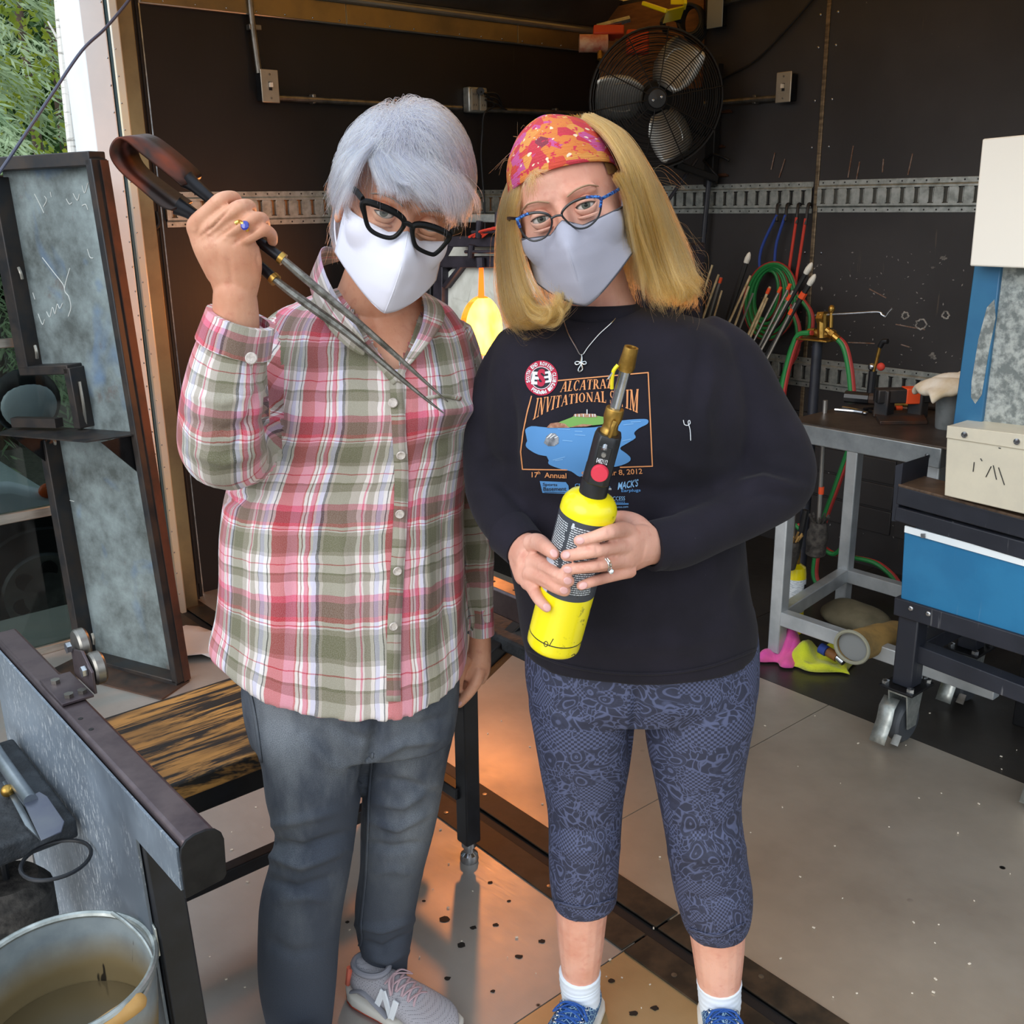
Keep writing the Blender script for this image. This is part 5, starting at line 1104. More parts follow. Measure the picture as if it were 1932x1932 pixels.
# ---- head from blended ellipsoids, sampled along rays from its centre
def sd_ell(p, c, r): q = p-np.array(c); r = np.array(r); k0 = np.linalg.norm(q/r, axis=-1); k1 = np.linalg.norm(q/(r*r), axis=-1)+1e-9; return k0*(k0-1)/k1
def sd_cap(p, a, b, ra, rb): a, b = np.array(a), np.array(b); q = p-a; d = b-a; t = np.clip((q@d)/(d@d), 0, 1); return np.linalg.norm(q-t[..., None]*d, axis=-1)-(ra+(rb-ra)*t)
def smin(a, b, k): h = np.clip(.5+.5*(b-a)/k, 0, 1); return b*(1-h)+a*h-k*h*(1-h)
def head_sdf(p):
    d = sd_ell(p, (0, -.012, .030), (.0745, .096, .095))
    d = smin(d, sd_ell(p, (0, .022, -.040), (.062, .066, .078)), .03)
    d = smin(d, sd_ell(p, (0, .060, -.092), (.028, .026, .026)), .025)
    for s in (-1, 1):
        d = smin(d, sd_ell(p, (s*.040, .052, -.030), (.024, .024, .022)), .018)
        d = smin(d, sd_cap(p, (s*.014, .088, .021), (s*.046, .074, .020), .007, .006), .012)
    d = smin(d, sd_cap(p, (0, .090, .004), (0, .112, -.036), .0075, .011), .010)
    d = smin(d, sd_ell(p, (0, .101, -.040), (.017, .014, .010)), .008)
    for s in (-1, 1):
        k = -sd_ell(p, (s*.0315, .098, .001), (.020, .020, .0125)); h = np.clip(.5-.5*(d-k)/.010, 0, 1); d = d*(1-h)+k*h+.010*h*(1-h)
    return d
def head_local(nu=96, nv=72):
    th = PI*(np.arange(nv+1))/nv; ph = 2*PI*np.arange(nu)/nu
    D = np.stack([np.sin(th)[:, None]*np.sin(ph), np.sin(th)[:, None]*np.cos(ph), np.cos(th)[:, None]*np.ones(nu)], -1); lo = np.full(D.shape[:2], .02); hi = np.full(D.shape[:2], .2)
    for _ in range(22):
        m_ = (lo+hi)/2; ins = head_sdf(D*m_[..., None]) < 0; lo = np.where(ins, m_, lo); hi = np.where(ins, hi, m_)
    return D*lo[..., None]
HL = head_local()
class Head:
    def __init__(s, eye_px, Y, yaw, pitch, roll, sc=1.):
        yaw, pitch, roll = map(math.radians, (yaw, pitch, roll)); s.sc = sc
        X = V(1, 0, 0); F = V(0, -1, 0); Z = V(0, 0, 1)
        F, X = F*math.cos(yaw)+X*math.sin(yaw), X*math.cos(yaw)-F*math.sin(yaw)
        F, Z = F*math.cos(pitch)-Z*math.sin(pitch), Z*math.cos(pitch)+F*math.sin(pitch)
        X, Z = X*math.cos(roll)-Z*math.sin(roll), Z*math.cos(roll)+X*math.sin(roll)   # positive: top leans to image right
        s.X, s.F, s.Z = X, F, Z; s.c = yy(*eye_px, Y)-F*.088*sc
    def w(s, p): p = np.asarray(p, float)*s.sc; return s.c+p[..., :1]*s.X+p[..., 1:2]*s.F+p[..., 2:3]*s.Z
    def loc(s, P): q = np.asarray(P)-s.c; return np.stack([q@s.X, q@s.F, q@s.Z], -1)/s.sc
    def geo(s):
        R = s.w(HL); g = G(); g.rings(R[1:-1]); out = [g]
        for sd in (-1, 1):
            e = G(); e.ell(s.w(V(sd*.0775, -.012, -.008)), s.X*.007*sd+s.F*-.004, s.F*.016, s.Z*.031); e.ell(s.w(V(sd*.081, -.018, .004)), s.X*.006*sd, s.F*.014, s.Z*.021); e.ell(s.w(V(sd*.078, -.006, -.034)), s.X*.006, s.F*.008, s.Z*.010); out.append(e)
        return out
    def plane(s, x, y, lp, tilt=0.):   # photo point to a plane across the face through local point lp
        n = nrm(s.F+s.Z*tilt); d = ray(x, y); p0 = s.w(np.array(lp)); return EYE+d*(((p0-EYE)@n)/(d@n))
# ---- materials for the people
def skin(name, c, c2, c3):
    t = NT(name); v = t.co(); n = t.noise(v, 14, 5); n2 = t.noise(v, 70, 4); n3 = t.noise(v, 420, 2)
    col = t.mix(t.ramp(n, [(.38, 0.), (.66, 1.)]), lin(c), lin(c2)); col = t.mix(t.ramp(n2, [(.55, 0.), (.75, .45)]), col, lin(c3))
    t.set('Base Color', col); t.set('Roughness', .5); t.set('Subsurface Weight', .12); t.set('Subsurface Radius', (.012, .004, .002)); t.set('Subsurface Scale', .4); t.set('Specular IOR Level', .4)
    w = t.add('TexWave'); t.l(v, w.inputs[0]); w.inputs['Scale'].default_value = 190; w.inputs['Distortion'].default_value = 7; t.bump(t.math('ADD', n3, t.math('MULTIPLY', w.outputs['Fac'], .25)), .22, .0008); return t.m
skin('skin_tan', '#dba487', '#c88a6c', '#b86d58'); skin('skin_fair', '#e0ac98', '#d2957f', '#c67c6c')
def plaid():
    t = NT('plaid_cotton'); uv = t.add('TexCoord').outputs['UV']; wob = t.noise(uv, 16, 3); mp = t.add('Vectorizemath') if False else None
    s = t.add('SeparateXYZ'); t.l(uv, s.inputs[0]); w = t.math('MULTIPLY', t.math('SUBTRACT', wob, .5), .012)
    def fr(sock, per, ph): return t.math('FRACT', t.math('ADD', t.math('DIVIDE', t.math('ADD', sock, w), per), ph))
    W_, L_, PK, RD, OL, DK, GR, LI, BR = '#e6dfdc', '#f0eef2', '#de6f90', '#c60c34', '#757350', '#232c3a', '#a49c8d', '#cfd0ee', '#8c4a4c'
    A_ = [(0, RD), (.075, W_), (.105, DK), (.115, L_), (.155, LI), (.20, DK), (.207, W_), (.24, GR), (.30, W_), (.315, PK), (.33, W_), (.365, GR), (.44, OL), (.60, GR), (.625, DK), (.645, LI), (.68, W_), (.70, RD), (.712, PK), (.75, L_), (.77, BR), (.785, W_), (.81, RD), (.825, PK), (.93, RD)]
    B_ = [(0, W_), (.14, GR), (.22, OL), (.245, W_), (.335, RD), (.347, W_), (.43, GR), (.47, OL), (.66, GR), (.70, L_), (.716, RD), (.730, W_), (.76, RD), (.80, BR), (.93, PK)]
    ra = t.ramp(fr(s.outputs['X'], .148, .02), [(p, lin(c)) for p, c in A_], 'CONSTANT'); rb = t.ramp(fr(s.outputs['Y'], .142, .33), [(p, lin(c)) for p, c in B_], 'CONSTANT')
    col = t.mix(.40, ra, rb); mul = t.mix(.45, col, t.mix(1., ra, rb, 'MULTIPLY')); 
    fine = t.noise(uv, 900, 2); col = t.mix(t.ramp(fine, [(.35, 0.), (.65, .12)]), mul, lin('#efeaea'))
    t.set('Base Color', col); t.set('Roughness', .85); t.set('Sheen Weight', .15)
    mp = t.add('Mapping'); t.l(uv, mp.inputs[0]); mp.inputs['Scale'].default_value = (260, 40, 1); t.bump(t.math('ADD', t.noise(mp.outputs[0], 1, 3), t.noise(uv, 60, 3)), .35, .002)
    return t.m
plaid()
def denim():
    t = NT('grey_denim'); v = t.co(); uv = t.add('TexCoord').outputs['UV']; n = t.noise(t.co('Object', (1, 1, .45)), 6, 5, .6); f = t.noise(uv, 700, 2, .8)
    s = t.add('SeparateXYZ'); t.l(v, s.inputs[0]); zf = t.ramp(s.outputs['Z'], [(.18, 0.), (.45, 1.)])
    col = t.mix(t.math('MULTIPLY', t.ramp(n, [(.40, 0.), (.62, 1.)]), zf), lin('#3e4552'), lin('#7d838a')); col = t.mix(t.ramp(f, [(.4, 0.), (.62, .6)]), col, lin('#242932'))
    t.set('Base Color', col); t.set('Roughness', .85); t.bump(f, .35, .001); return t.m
denim()
def sweat():
    t = NT('black_cotton'); v = t.co(); n = t.noise(v, 700, 2); n2 = t.noise(v, 9, 4); lint = t.ramp(t.vor(v, 55), [(.018, 1.), (.028, 0.)]); keep = t.ramp(t.noise(v, 30, 1), [(.58, 0.), (.6, .5)])
    col = t.mix(t.ramp(n2, [(.35, 0.), (.7, 1.)]), lin('#15131b'), lin('#1e1b26')); t.set('Base Color', t.mix(t.math('MULTIPLY', lint, keep), col, lin('#8d8a8c'))); t.set('Roughness', .9); t.set('Sheen Weight', .04); t.set('Sheen Roughness', .5); t.set('Specular IOR Level', .25); t.bump(n, .35, .0012); return t.m
sweat()
def lace():
    t = NT('lace_print'); uv = t.add('TexCoord').outputs['UV']; n = t.noise(uv, 14, 3); q = t.add('Mix', data_type='VECTOR'); q.inputs[0].default_value = .12; t.l(uv, q.inputs[4]); nn_ = t.add('TexNoise'); t.l(uv, nn_.inputs[0]); nn_.inputs['Scale'].default_value = 9; t.l(nn_.outputs[1], q.inputs[5]); wv = q.outputs[1]
    e1 = t.ramp(t.vor(wv, 55, 'DISTANCE_TO_EDGE'), [(.045, 1.), (.10, 0.)]); e2 = t.ramp(t.vor(wv, 130, 'DISTANCE_TO_EDGE'), [(.06, 1.), (.12, 0.)])
    d = t.vor(wv, 26); ringp = t.math('FRACT', t.math('MULTIPLY', d, 5.)); rg = t.ramp(ringp, [(.10, 0.), (.2, 1.), (.42, 1.), (.5, 0.)]); inside = t.ramp(d, [(.42, 1.), (.47, 0.)])
    ck = t.add('TexChecker'); t.l(uv, ck.inputs[0]); ck.inputs['Scale'].default_value = 240; reg = t.ramp(t.noise(uv, 22, 2), [(.50, 0.), (.52, 1.)]); reg2 = t.ramp(t.noise(uv, 17, 2), [(.56, 0.), (.575, 1.)])
    pat = t.mix(reg, e1, e2); pat = t.mix(t.math('MULTIPLY', inside, .9), pat, rg); pat = t.mix(reg2, pat, ck.outputs[1])
    t.set('Base Color', t.mix(pat, lin('#272b40'), lin('#4d5473'))); t.set('Roughness', .7); t.bump(pat, .15, .001); return t.m
lace()
M('mask_white', '#e2e2f0', .8, bump=.1, bs=500, bd=.0008); M('mask_grey', '#a5a5b4', .85, bump=.3, bs=700, bd=.001); M('mask_trim', '#4a4a52', .85); M('eye_white', '#d8d2cc', .25); M('iris_grey', '#5a5c52', .2); M('pupil', '#0a0a0a', .1)
M('frame_black', '#060607', .45, spec=.2); M('frame_navy', '#14161c', .3, .3, coat=.3); M('frame_blue', '#3f7fd0', .35, .3, '#182c6a', 260, lo=.48, hi=.52)
M('silver', '#d5d5d2', .18, .95); M('gold', '#d8b45a', .2, .95); M('sapphire', '#1b2a9c', .08, coat=1); M('nail', '#dba8a2', .22); M('button_shell', '#cfc5bd', .35, 0, '#a99f98', 200)
def eyeglass():
    t = NT('eyeglass_lens'); tr_ = t.add('BsdfTransparent'); tr_.inputs[0].default_value = (.97, .97, .97, 1); gl = t.add('BsdfGlossy'); gl.inputs['Roughness'].default_value = .03
    ms = t.add('MixShader'); ms.inputs[0].default_value = .05; t.l(tr_.outputs[0], ms.inputs[1]); t.l(gl.outputs[0], ms.inputs[2]); t.l(ms.outputs[0], t.out.inputs[0]); return t.m
eyeglass()

# ================================================================== PERSON in plaid shirt
PA = thing('person', 'person in pink plaid shirt, grey jeans and white mask, raising long tongs', 'person', V(-.27, 1.64, 0))
HA = Head((768, 417), 1.475, 13, 10, 17, 1.03)
tors = torso([(640, 780, 540, 1.63, .05, .06), (585, 815, 558, 1.64, .07, .08), (535, 850, 585, 1.64, .09, .10), (508, 878, 630, 1.64, .115, .11), (498, 894, 690, 1.635, .135, .115), (490, 903, 745, 1.63, .150, .115), (480, 903, 790, 1.63, .148, .115), (462, 890, 850, 1.63, .138, .115), (436, 880, 920, 1.63, .135, .115), (424, 879, 1000, 1.63, .14, .12), (424, 880, 1080, 1.63, .145, .125), (416, 882, 1150, 1.63, .145, .13), (404, 886, 1190, 1.63, .14, .135), (402, 884, 1212, 1.63, .138, .135)],
             phi0=-math.radians(24), drop=lambda th, y: -np.clip((y-1060)/150, 0, 1)**1.3*.088*np.clip(-np.cos(th+.42), 0, 1)**1.4)
sl_r = limb([(585, 612, 1.64, 52), (545, 672, 1.61, 68), (500, 742, 1.57, 80), (452, 812, 1.52, 86), (426, 842, 1.48, 86), (421, 800, 1.45, 86), (424, 740, 1.435, 82), (432, 680, 1.43, 72), (450, 612, 1.425, 60)], 26)
sl_l = limb([(845, 625, 1.65, 45), (868, 700, 1.68, 47), (884, 800, 1.71, 44), (892, 900, 1.73, 41), (897, 990, 1.72, 36), (901, 1080, 1.70, 31), (905, 1150, 1.69, 26), (908, 1192, 1.69, 23)], 22)
sp_ = [tors, sl_r, sl_l]; v, f, nn = union(sp_, .0062, 5)
uvs, D = part_uv(v, f, sp_, [(0, 0), (.05, .02), (.31, .05)])
pp = px(v); v = v+nn*(vnoise(v, 42, 1, st=(1, 1, .35))*.0021+vnoise(v, 15, 2, st=(1, 1, .4))*.0034)[:, None]
v = creases(v, nn, [([(520, 700), (518, 780), (522, 860)], 14, -.018), ([(500, 930), (440, 945), (410, 935)], 10, -.010), ([(350, 740), (420, 760), (500, 730)], 9, .007), ([(345, 790), (420, 815), (505, 790)], 10, -.009), ([(352, 850), (420, 872), (500, 850)], 9, .007), ([(470, 660), (490, 720), (470, 800), (440, 850)], 8, -.008), ([(905, 775), (860, 770), (800, 790)], 14, .010), ([(900, 800), (850, 830), (780, 860)], 16, -.008), ([(560, 640), (600, 720), (640, 800)], 14, -.005), ([(585, 600), (640, 700), (700, 760)], 10, .004), ([(520, 850), (600, 880), (700, 890)], 14, -.004), ([(450, 960), (480, 1080), (470, 1200)], 14, .006), ([(540, 940), (555, 1080), (540, 1240)], 14, -.006), ([(640, 960), (650, 1100), (660, 1280)], 15, .005), ([(800, 960), (806, 1100), (796, 1270)], 10, .006), ([(835, 960), (845, 1100), (830, 1250)], 8, -.006), ([(865, 960), (868, 1080), (856, 1230)], 7, .005), ([(890, 1010), (918, 1032), (926, 1060)], 8, .006), ([(892, 1075), (915, 1082)], 6, -.006)])
VP_ = [(612, 498), (640, 470), (800, 540), (802, 590), (772, 662), (744, 716), (700, 650), (655, 575)]
inV = in_poly(px(v), VP_) & (v[:, 1] < 1.64)
keep = [i for i, q in enumerate(f) if not all(inV[j] for j in q)]
shA = build('shirt', meshg(v, [f[i] for i in keep], [uvs[i] for i in keep]), MATS['plaid_cotton'], PA, smooth=180, label='pink, olive and white plaid long-sleeved shirt'); hitA = caster_on(v, f)
def ribbon(name, pts, w, th, mat, parent, hit, off=.002, smooth=60, dirpx=None, uvs_=True):
    rows, nrms = [], []
    pts = spl([(*q, 0) for q in pts], 6)[:, :2]
    for i, q in enumerate(pts):
        t_ = pts[min(i+1, len(pts)-1)]-pts[max(i-1, 0)]; t_ = t_/(np.linalg.norm(t_)+1e-9); n2 = V(-t_[1], t_[0]) if dirpx is None else V(*dirpx); row = []
        for u in (-.5, 0, .5):
            P, n_ = hit(*(q+n2*w*u), off)
            if P is None: break
            row.append(P)
        if len(row) == 3: rows.append(row)
    g = G(); g.grid(rows); r = np.array(rows); L = 0; UV = []
    for i in range(len(rows)-1):
        l2 = L+np.linalg.norm(r[i+1][1]-r[i][1])
        for j in range(2): UV.append([(.05+.012*j, L), (.05+.012*(j+1), L), (.05+.012*(j+1), l2), (.05+.012*j, l2)])
        L = l2
    g.uv = UV; o = build(name, g, mat, parent, smooth=smooth); md = o.modifiers.new('thick', 'SOLIDIFY'); md.thickness = th; md.offset = 1; return o
ribbon('placket', [(748, 715), (752, 800), (757, 900), (754, 1000), (748, 1100), (743, 1200), (742, 1322)], 26, .0022, MATS['plaid_cotton'], shA, hitA, .0006)
for x, y in ((742, 761), (756, 856), (754, 968), (749, 1076), (741, 1180)):
    P, n_ = hitA(x, y, .0045); b = build('button', G().lathe([(.0068, 0), (.0072, .0012), (.0060, .0024), (.0050, .0018), (0, .0018)], P, n_, 20), MATS['button_shell'], shA)
# collar leaves stand along the open neck
cst = V(0, 0, 0)
def leaf(name, pts, th=.004, off=.004):
    rows = []
    for a, b, lift in pts:
        P, _ = hitA(*a, off); Q2, n_ = hitA(*b, off+lift)
        if P is None or Q2 is None: continue
        rows.append([P+(Q2-P)*k/3 for k in range(4)])
    g = G(); g.grid(rows); k = [[(.02+.045*j/3+.0, .03*i) for j in range(4)] for i in range(len(rows))]; g.uv = [[k[i][j], k[i][j+1], k[i+1][j+1], k[i+1][j]] for i in range(len(rows)-1) for j in range(3)]
    o = build(name, g, MATS['plaid_cotton'], shA, smooth=60); md = o.modifiers.new('thick', 'SOLIDIFY'); md.thickness = th; o.modifiers.new('sub', 'SUBSURF').render_levels = 1; return o
def leaf2(name, pts):
    rows = [[yy(*a)*(1-k/3)+yy(*b)*k/3 for k in range(4)] for a, b in pts]; g = G(); g.grid(rows); k = [[(.02+.05*j/3, .035*i) for j in range(4)] for i in range(len(rows))]; g.uv = [[k[i][j], k[i][j+1], k[i+1][j+1], k[i+1][j]] for i in range(len(rows)-1) for j in range(3)]
    o = build(name, g, MATS['plaid_cotton'], shA, smooth=60); md = o.modifiers.new('thick', 'SOLIDIFY'); md.thickness = .003; q = o.modifiers.new('sub', 'SUBSURF'); q.levels = q.render_levels = 2; return o
leaf2('collar', [((655, 478, 1.67), (642, 492, 1.68)), ((622, 462, 1.62), (603, 500, 1.63)), ((598, 462, 1.58), (575, 520, 1.58)), ((612, 520, 1.55), (590, 575, 1.545)), ((645, 575, 1.52), (628, 640, 1.515)), ((690, 640, 1.50), (690, 680, 1.495))])
leaf2('collar', [((790, 552, 1.60), (812, 556, 1.62)), ((800, 575, 1.555), (848, 590, 1.585)), ((797, 612, 1.52), (826, 628, 1.535)), ((780, 650, 1.505), (806, 652, 1.51)), ((757, 690, 1.497), (770, 695, 1.495))])
ribbon('front_edge', [(655, 590), (690, 645), (722, 690), (748, 722)], 16, .003, MATS['plaid_cotton'], shA, hitA, .002)
ribbon('front_edge', [(796, 600), (780, 650), (762, 690), (750, 722)], 14, .003, MATS['plaid_cotton'], shA, hitA, .002)
# cuffs
def cuff(c0, c1, r0, r1, name, mat, parent, n=30, out=.004, uvw=.05):
    d = nrm(c1-c0); a, b, _ = axes_of(d, V(0, 1, 0)); R, U = [], []
    for i, (t_, k) in enumerate(((0, 0), (0, 1), (.5, 1.02), (1, 1), (1, 0))):
        r = r0+(r1-r0)*t_+(out if k else -.004); R.append([c0+(c1-c0)*t_+r*(a*math.cos(2*PI*j/n)+b*math.sin(2*PI*j/n)) for j in range(n)]); U.append([(uvw*2*PI*j/n, .06+np.linalg.norm(c1-c0)*t_) for j in range(n+1)])
    g = G(); g.rings(R, U, cap=False); return build(name, g, mat, parent, smooth=50)
ca, cb2 = yy(440, 655, 1.428), yy(455, 598, 1.424); s1 = depth(ca)/1932
ck_ = cuff(ca, cb2, 66*s1, 59*s1, 'cuff', MATS['plaid_cotton'], shA)
P = yy(474, 676, 1.37); build('button', G().lathe([(.0078, 0), (.0082, .0014), (.0068, .0028), (0, .002)], P, nrm(EYE-P), 20), MATS['button_shell'], shA)
c1_, c2_ = yy(907, 1143, 1.69), yy(909, 1196, 1.69); s1 = depth(c1_)/1932; cuff(c1_, c2_, 21*s1, 21*s1, 'cuff', MATS['plaid_cotton'], shA, out=.003)
ribbon('pocket_edge', [(800, 752), (835, 748), (868, 754)], 7, .002, MATS['plaid_cotton'], shA, hitA, .002)
# jeans
hips = torso([(470, 860, 1160, 1.635, .115, .12), (460, 868, 1230, 1.635, .12, .135), (458, 868, 1290, 1.63, .12, .14), (464, 864, 1345, 1.63, .112, .135), (475, 856, 1390, 1.63, .10, .12)], n=40)
lr = limb([(575, 1300, 1.61, 92), (584, 1365, 1.605, 106), (592, 1430, 1.60, 98), (593, 1500, 1.60, 90), (596, 1570, 1.595, 76), (584, 1640, 1.595, 76), (570, 1700, 1.60, 78), (565, 1760, 1.60, 76), (563, 1840, 1.605, 74), (566, 1900, 1.61, 66), (570, 1950, 1.615, 56), (575, 1990, 1.615, 50)], 26)
ll = limb([(770, 1300, 1.66, 84), (770, 1365, 1.66, 88), (765, 1430, 1.665, 80), (758, 1500, 1.67, 74), (750, 1570, 1.675, 68), (740, 1640, 1.685, 60), (728, 1710, 1.70, 57), (727, 1765, 1.715, 52), (728, 1810, 1.72, 42), (729, 1842, 1.72, 39)], 26)
jp = [hips, lr, ll]; v, f, nn = union(jp, .0058, 5); uvs, D = part_uv(v, f, jp); v = v+nn*(vnoise(v, 24, 5, st=(1, 1, .7))*.0013)[:, None]
v = creases(v, nn, [([(500, 1585), (570, 1602), (660, 1570)], 8, -.012), ([(498, 1612), (570, 1632), (655, 1602)], 9, .012), ([(495, 1655), (560, 1678), (630, 1655)], 9, -.009), ([(500, 1560), (560, 1548), (640, 1530)], 9, .007), ([(520, 1700), (580, 1690), (632, 1700)], 10, .006), ([(500, 1770), (550, 1800), (620, 1790)], 12, -.006), ([(690, 1440), (760, 1400), (840, 1395)], 9, .010), ([(700, 1470), (770, 1480), (835, 1500)], 9, -.010), ([(690, 1510), (760, 1520), (825, 1480)], 8, .008), ([(690, 1545), (750, 1562), (815, 1530)], 8, .010), ([(686, 1590), (740, 1602), (805, 1590)], 8, -.009), ([(700, 1650), (740, 1640), (790, 1650)], 8, .005), ([(672, 1745), (720, 1752), (780, 1735)], 7, .012), ([(676, 1774), (720, 1794), (780, 1760)], 7, -.012), ([(690, 1805), (730, 1814), (770, 1795)], 6, .008), ([(715, 1345), (700, 1420), (680, 1500)], 9, -.016), ([(470, 1270), (490, 1330), (487, 1400)], 6, .004), ([(740, 1360), (790, 1370), (855, 1350)], 10, -.006), ([(560, 1380), (620, 1440), (680, 1460)], 12, .006), ([(600, 1350), (660, 1390), (700, 1400)], 10, -.006)])
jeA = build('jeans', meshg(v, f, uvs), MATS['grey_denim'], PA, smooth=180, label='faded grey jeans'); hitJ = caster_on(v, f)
ribbon('side_seam', [(466, 1262), (472, 1300), (482, 1350), (489, 1400), (495, 1450)], 5, .0015, MATS['grey_denim'], jeA, hitJ, .001)
ribbon('inner_seam', [(704, 1420), (697, 1500), (694, 1580), (690, 1660), (682, 1740), (683, 1770), (678, 1800), (690, 1832)], 5, .0018, MATS['grey_denim'], jeA, hitJ, .001)
ribbon('hem', [(690, 1830), (725, 1838), (766, 1828)], 5, .0015, MATS['grey_denim'], jeA, hitJ, .001)
# body: head, neck, chest, arms, hands, legs
btor = torso([(620, 800, 556, 1.635, .055, .07), (575, 830, 580, 1.64, .075, .09), (540, 850, 620, 1.64, .10, .10), (520, 880, 690, 1.635, .122, .105), (515, 885, 760, 1.63, .132, .105), (500, 870, 850, 1.63, .115, .10), (470, 860, 1000, 1.63, .11, .10), (480, 850, 1200, 1.635, .10, .11), (500, 840, 1330, 1.635, .07, .09)], k=2)
def fingers(*L): return [finger(q) for q in L]
handA = [limb([(448, 700, 1.43, 38), (446, 620, 1.425, 43), (444, 575, 1.418, 42), (442, 545, 1.412, 38), (440, 520, 1.408, 26)], 20, sq=1),
         limb([(444, 575, 1.416, 34), (442, 540, 1.41, 43), (437, 500, 1.403, 51), (428, 462, 1.398, 56), (420, 440, 1.40, 50)], 20, flat=.6, up=V(0, 1, 0), sq=1),
         limb([(464, 560, 1.416, 20), (468, 505, 1.404, 27), (462, 468, 1.40, 28)], 14, flat=.7, sq=1), limb([(412, 525, 1.412, 20), (392, 470, 1.402, 27), (374, 432, 1.40, 22)], 14, flat=.8, sq=1)]
handA += fingers([(372, 442, 1.402, 15.6), (368, 424, 1.395, 16.1), (394, 396, 1.382, 13.3), (417, 376, 1.378, 13.3), (440, 372, 1.40, 12.0), (448, 382, 1.43, 11.0)],
                 [(396, 452, 1.400, 15.6), (393, 434, 1.388, 15.6), (424, 408, 1.375, 13.3), (450, 391, 1.373, 13.8), (470, 388, 1.395, 12.0), (474, 400, 1.43, 11.0)],
                 [(428, 460, 1.400, 14.7), (424, 444, 1.388, 14.7), (450, 427, 1.375, 12.9), (474, 414, 1.375, 13.3), (494, 412, 1.395, 12.0), (500, 424, 1.43, 11.0)],
                 [(458, 470, 1.402, 13.8), (456, 455, 1.39, 13.8), (476, 444, 1.378, 12.4), (497, 434, 1.38, 12.4), (512, 442, 1.40, 11.0), (514, 456, 1.425, 10.1)],
                 [(420, 520, 1.43, 22), (402, 486, 1.45, 20), (402, 446, 1.465, 16), (425, 425, 1.475, 14), (450, 422, 1.472, 13)])
handL = [limb([(905, 1120, 1.69, 17), (906, 1190, 1.69, 20), (905, 1225, 1.688, 22), (902, 1250, 1.685, 24)], 16, sq=1), limb([(903, 1235, 1.685, 24), (899, 1262, 1.68, 27), (893, 1285, 1.675, 22)], 16, flat=.7, sq=1)]
handL += fingers([(905, 1262, 1.672, 13), (899, 1285, 1.662, 12), (884, 1308, 1.655, 10.5), (867, 1327, 1.652, 9)], [(897, 1266, 1.690, 11), (882, 1290, 1.685, 10), (872, 1312, 1.683, 9.5), (866, 1326, 1.683, 8.5)], [(890, 1262, 1.70, 11), (876, 1282, 1.70, 9.5), (868, 1302, 1.70, 9), (865, 1318, 1.70, 8)], [(886, 1258, 1.71, 10), (872, 1272, 1.715, 9), (866, 1290, 1.715, 8), (864, 1305, 1.715, 7.5)], [(884, 1240, 1.672, 11), (873, 1258, 1.662, 10.5), (867, 1280, 1.660, 9.5), (865, 1300, 1.662, 8)])
bodyA = HA.geo()+[btor, limb([(742, 470, 1.585, 66), (722, 520, 1.60, 70), (714, 560, 1.615, 78), (710, 600, 1.64, 90)], 24, sq=1), limb([(600, 620, 1.64, 40), (545, 700, 1.60, 50), (470, 800, 1.52, 48), (432, 838, 1.475, 46), (436, 760, 1.44, 42), (446, 660, 1.428, 40)], 16, sq=1), limb([(835, 640, 1.66, 36), (884, 800, 1.71, 30), (894, 940, 1.725, 28), (905, 1150, 1.69, 17)], 14, sq=1)]+handA+handL
bodyA += [limb([(580, 1320, 1.62, 70), (590, 1430, 1.60, 70), (594, 1560, 1.595, 52), (570, 1700, 1.60, 46), (566, 1850, 1.605, 38), (568, 1950, 1.61, 34)], 16, sq=1), limb([(770, 1320, 1.66, 60), (760, 1480, 1.67, 52), (745, 1600, 1.68, 44), (728, 1730, 1.71, 36), (730, 1850, 1.72, 30)], 16, sq=1)]
v, f, nn = union(bodyA, .0022, 5, .45)
v = creases(v, nn, [([(378, 446), (402, 428), (434, 392)], 3, -.0045), ([(408, 452), (434, 430), (464, 404)], 3, -.0045), ([(438, 462), (462, 444), (492, 424)], 3, -.0045), ([(372, 428), (366, 440)], 6, .002), ([(394, 436), (392, 444)], 6, .002), ([(424, 446), (423, 454)], 6, .002), ([(488, 465), (486, 490), (492, 515)], 4, -.002), ([(405, 470), (412, 500), (420, 530)], 5, -.0012), ([(430, 475), (434, 505), (438, 535)], 5, -.0012), ([(690, 560), (710, 620), (730, 690)], 8, -.0015)])
bdA = build('body', meshg(v, f), MATS['skin_tan'], PA, smooth=180); hitBA = caster_on(v, f)
# ================================================================== PERSON in black sweatshirt
PB = thing('person', 'person in black sweatshirt, patterned navy leggings and grey mask, holding a torch', 'person', V(.17, 1.6, 0))
HB = Head((1062, 402), 1.475, -10, 2, -16, 1.03)
torsB = torso([(1060, 1195, 578, 1.60, .05, .06), (1030, 1235, 588, 1.60, .075, .08), (980, 1318, 604, 1.60, .09, .095), (942, 1372, 634, 1.60, .11, .105), (922, 1388, 680, 1.60, .135, .11), (912, 1402, 740, 1.595, .158, .115), (910, 1408, 800, 1.59, .165, .115), (915, 1405, 860, 1.59, .155, .115), (928, 1402, 940, 1.59, .145, .115), (950, 1408, 1030, 1.59, .15, .12), (964, 1416, 1110, 1.59, .15, .125), (974, 1432, 1175, 1.59, .142, .13), (984, 1430, 1218, 1.59, .134, .13)],
              phi0=0, drop=lambda th, y: -np.clip((y-1110)/108, 0, 1)*.012*np.clip(-np.cos(th), -.2, 1))
bl = limb([(985, 640, 1.605, 42), (952, 710, 1.60, 50), (932, 790, 1.585, 53), (924, 870, 1.565, 50), (931, 940, 1.53, 49), (953, 995, 1.475, 45), (985, 1030, 1.425, 38)], 24)
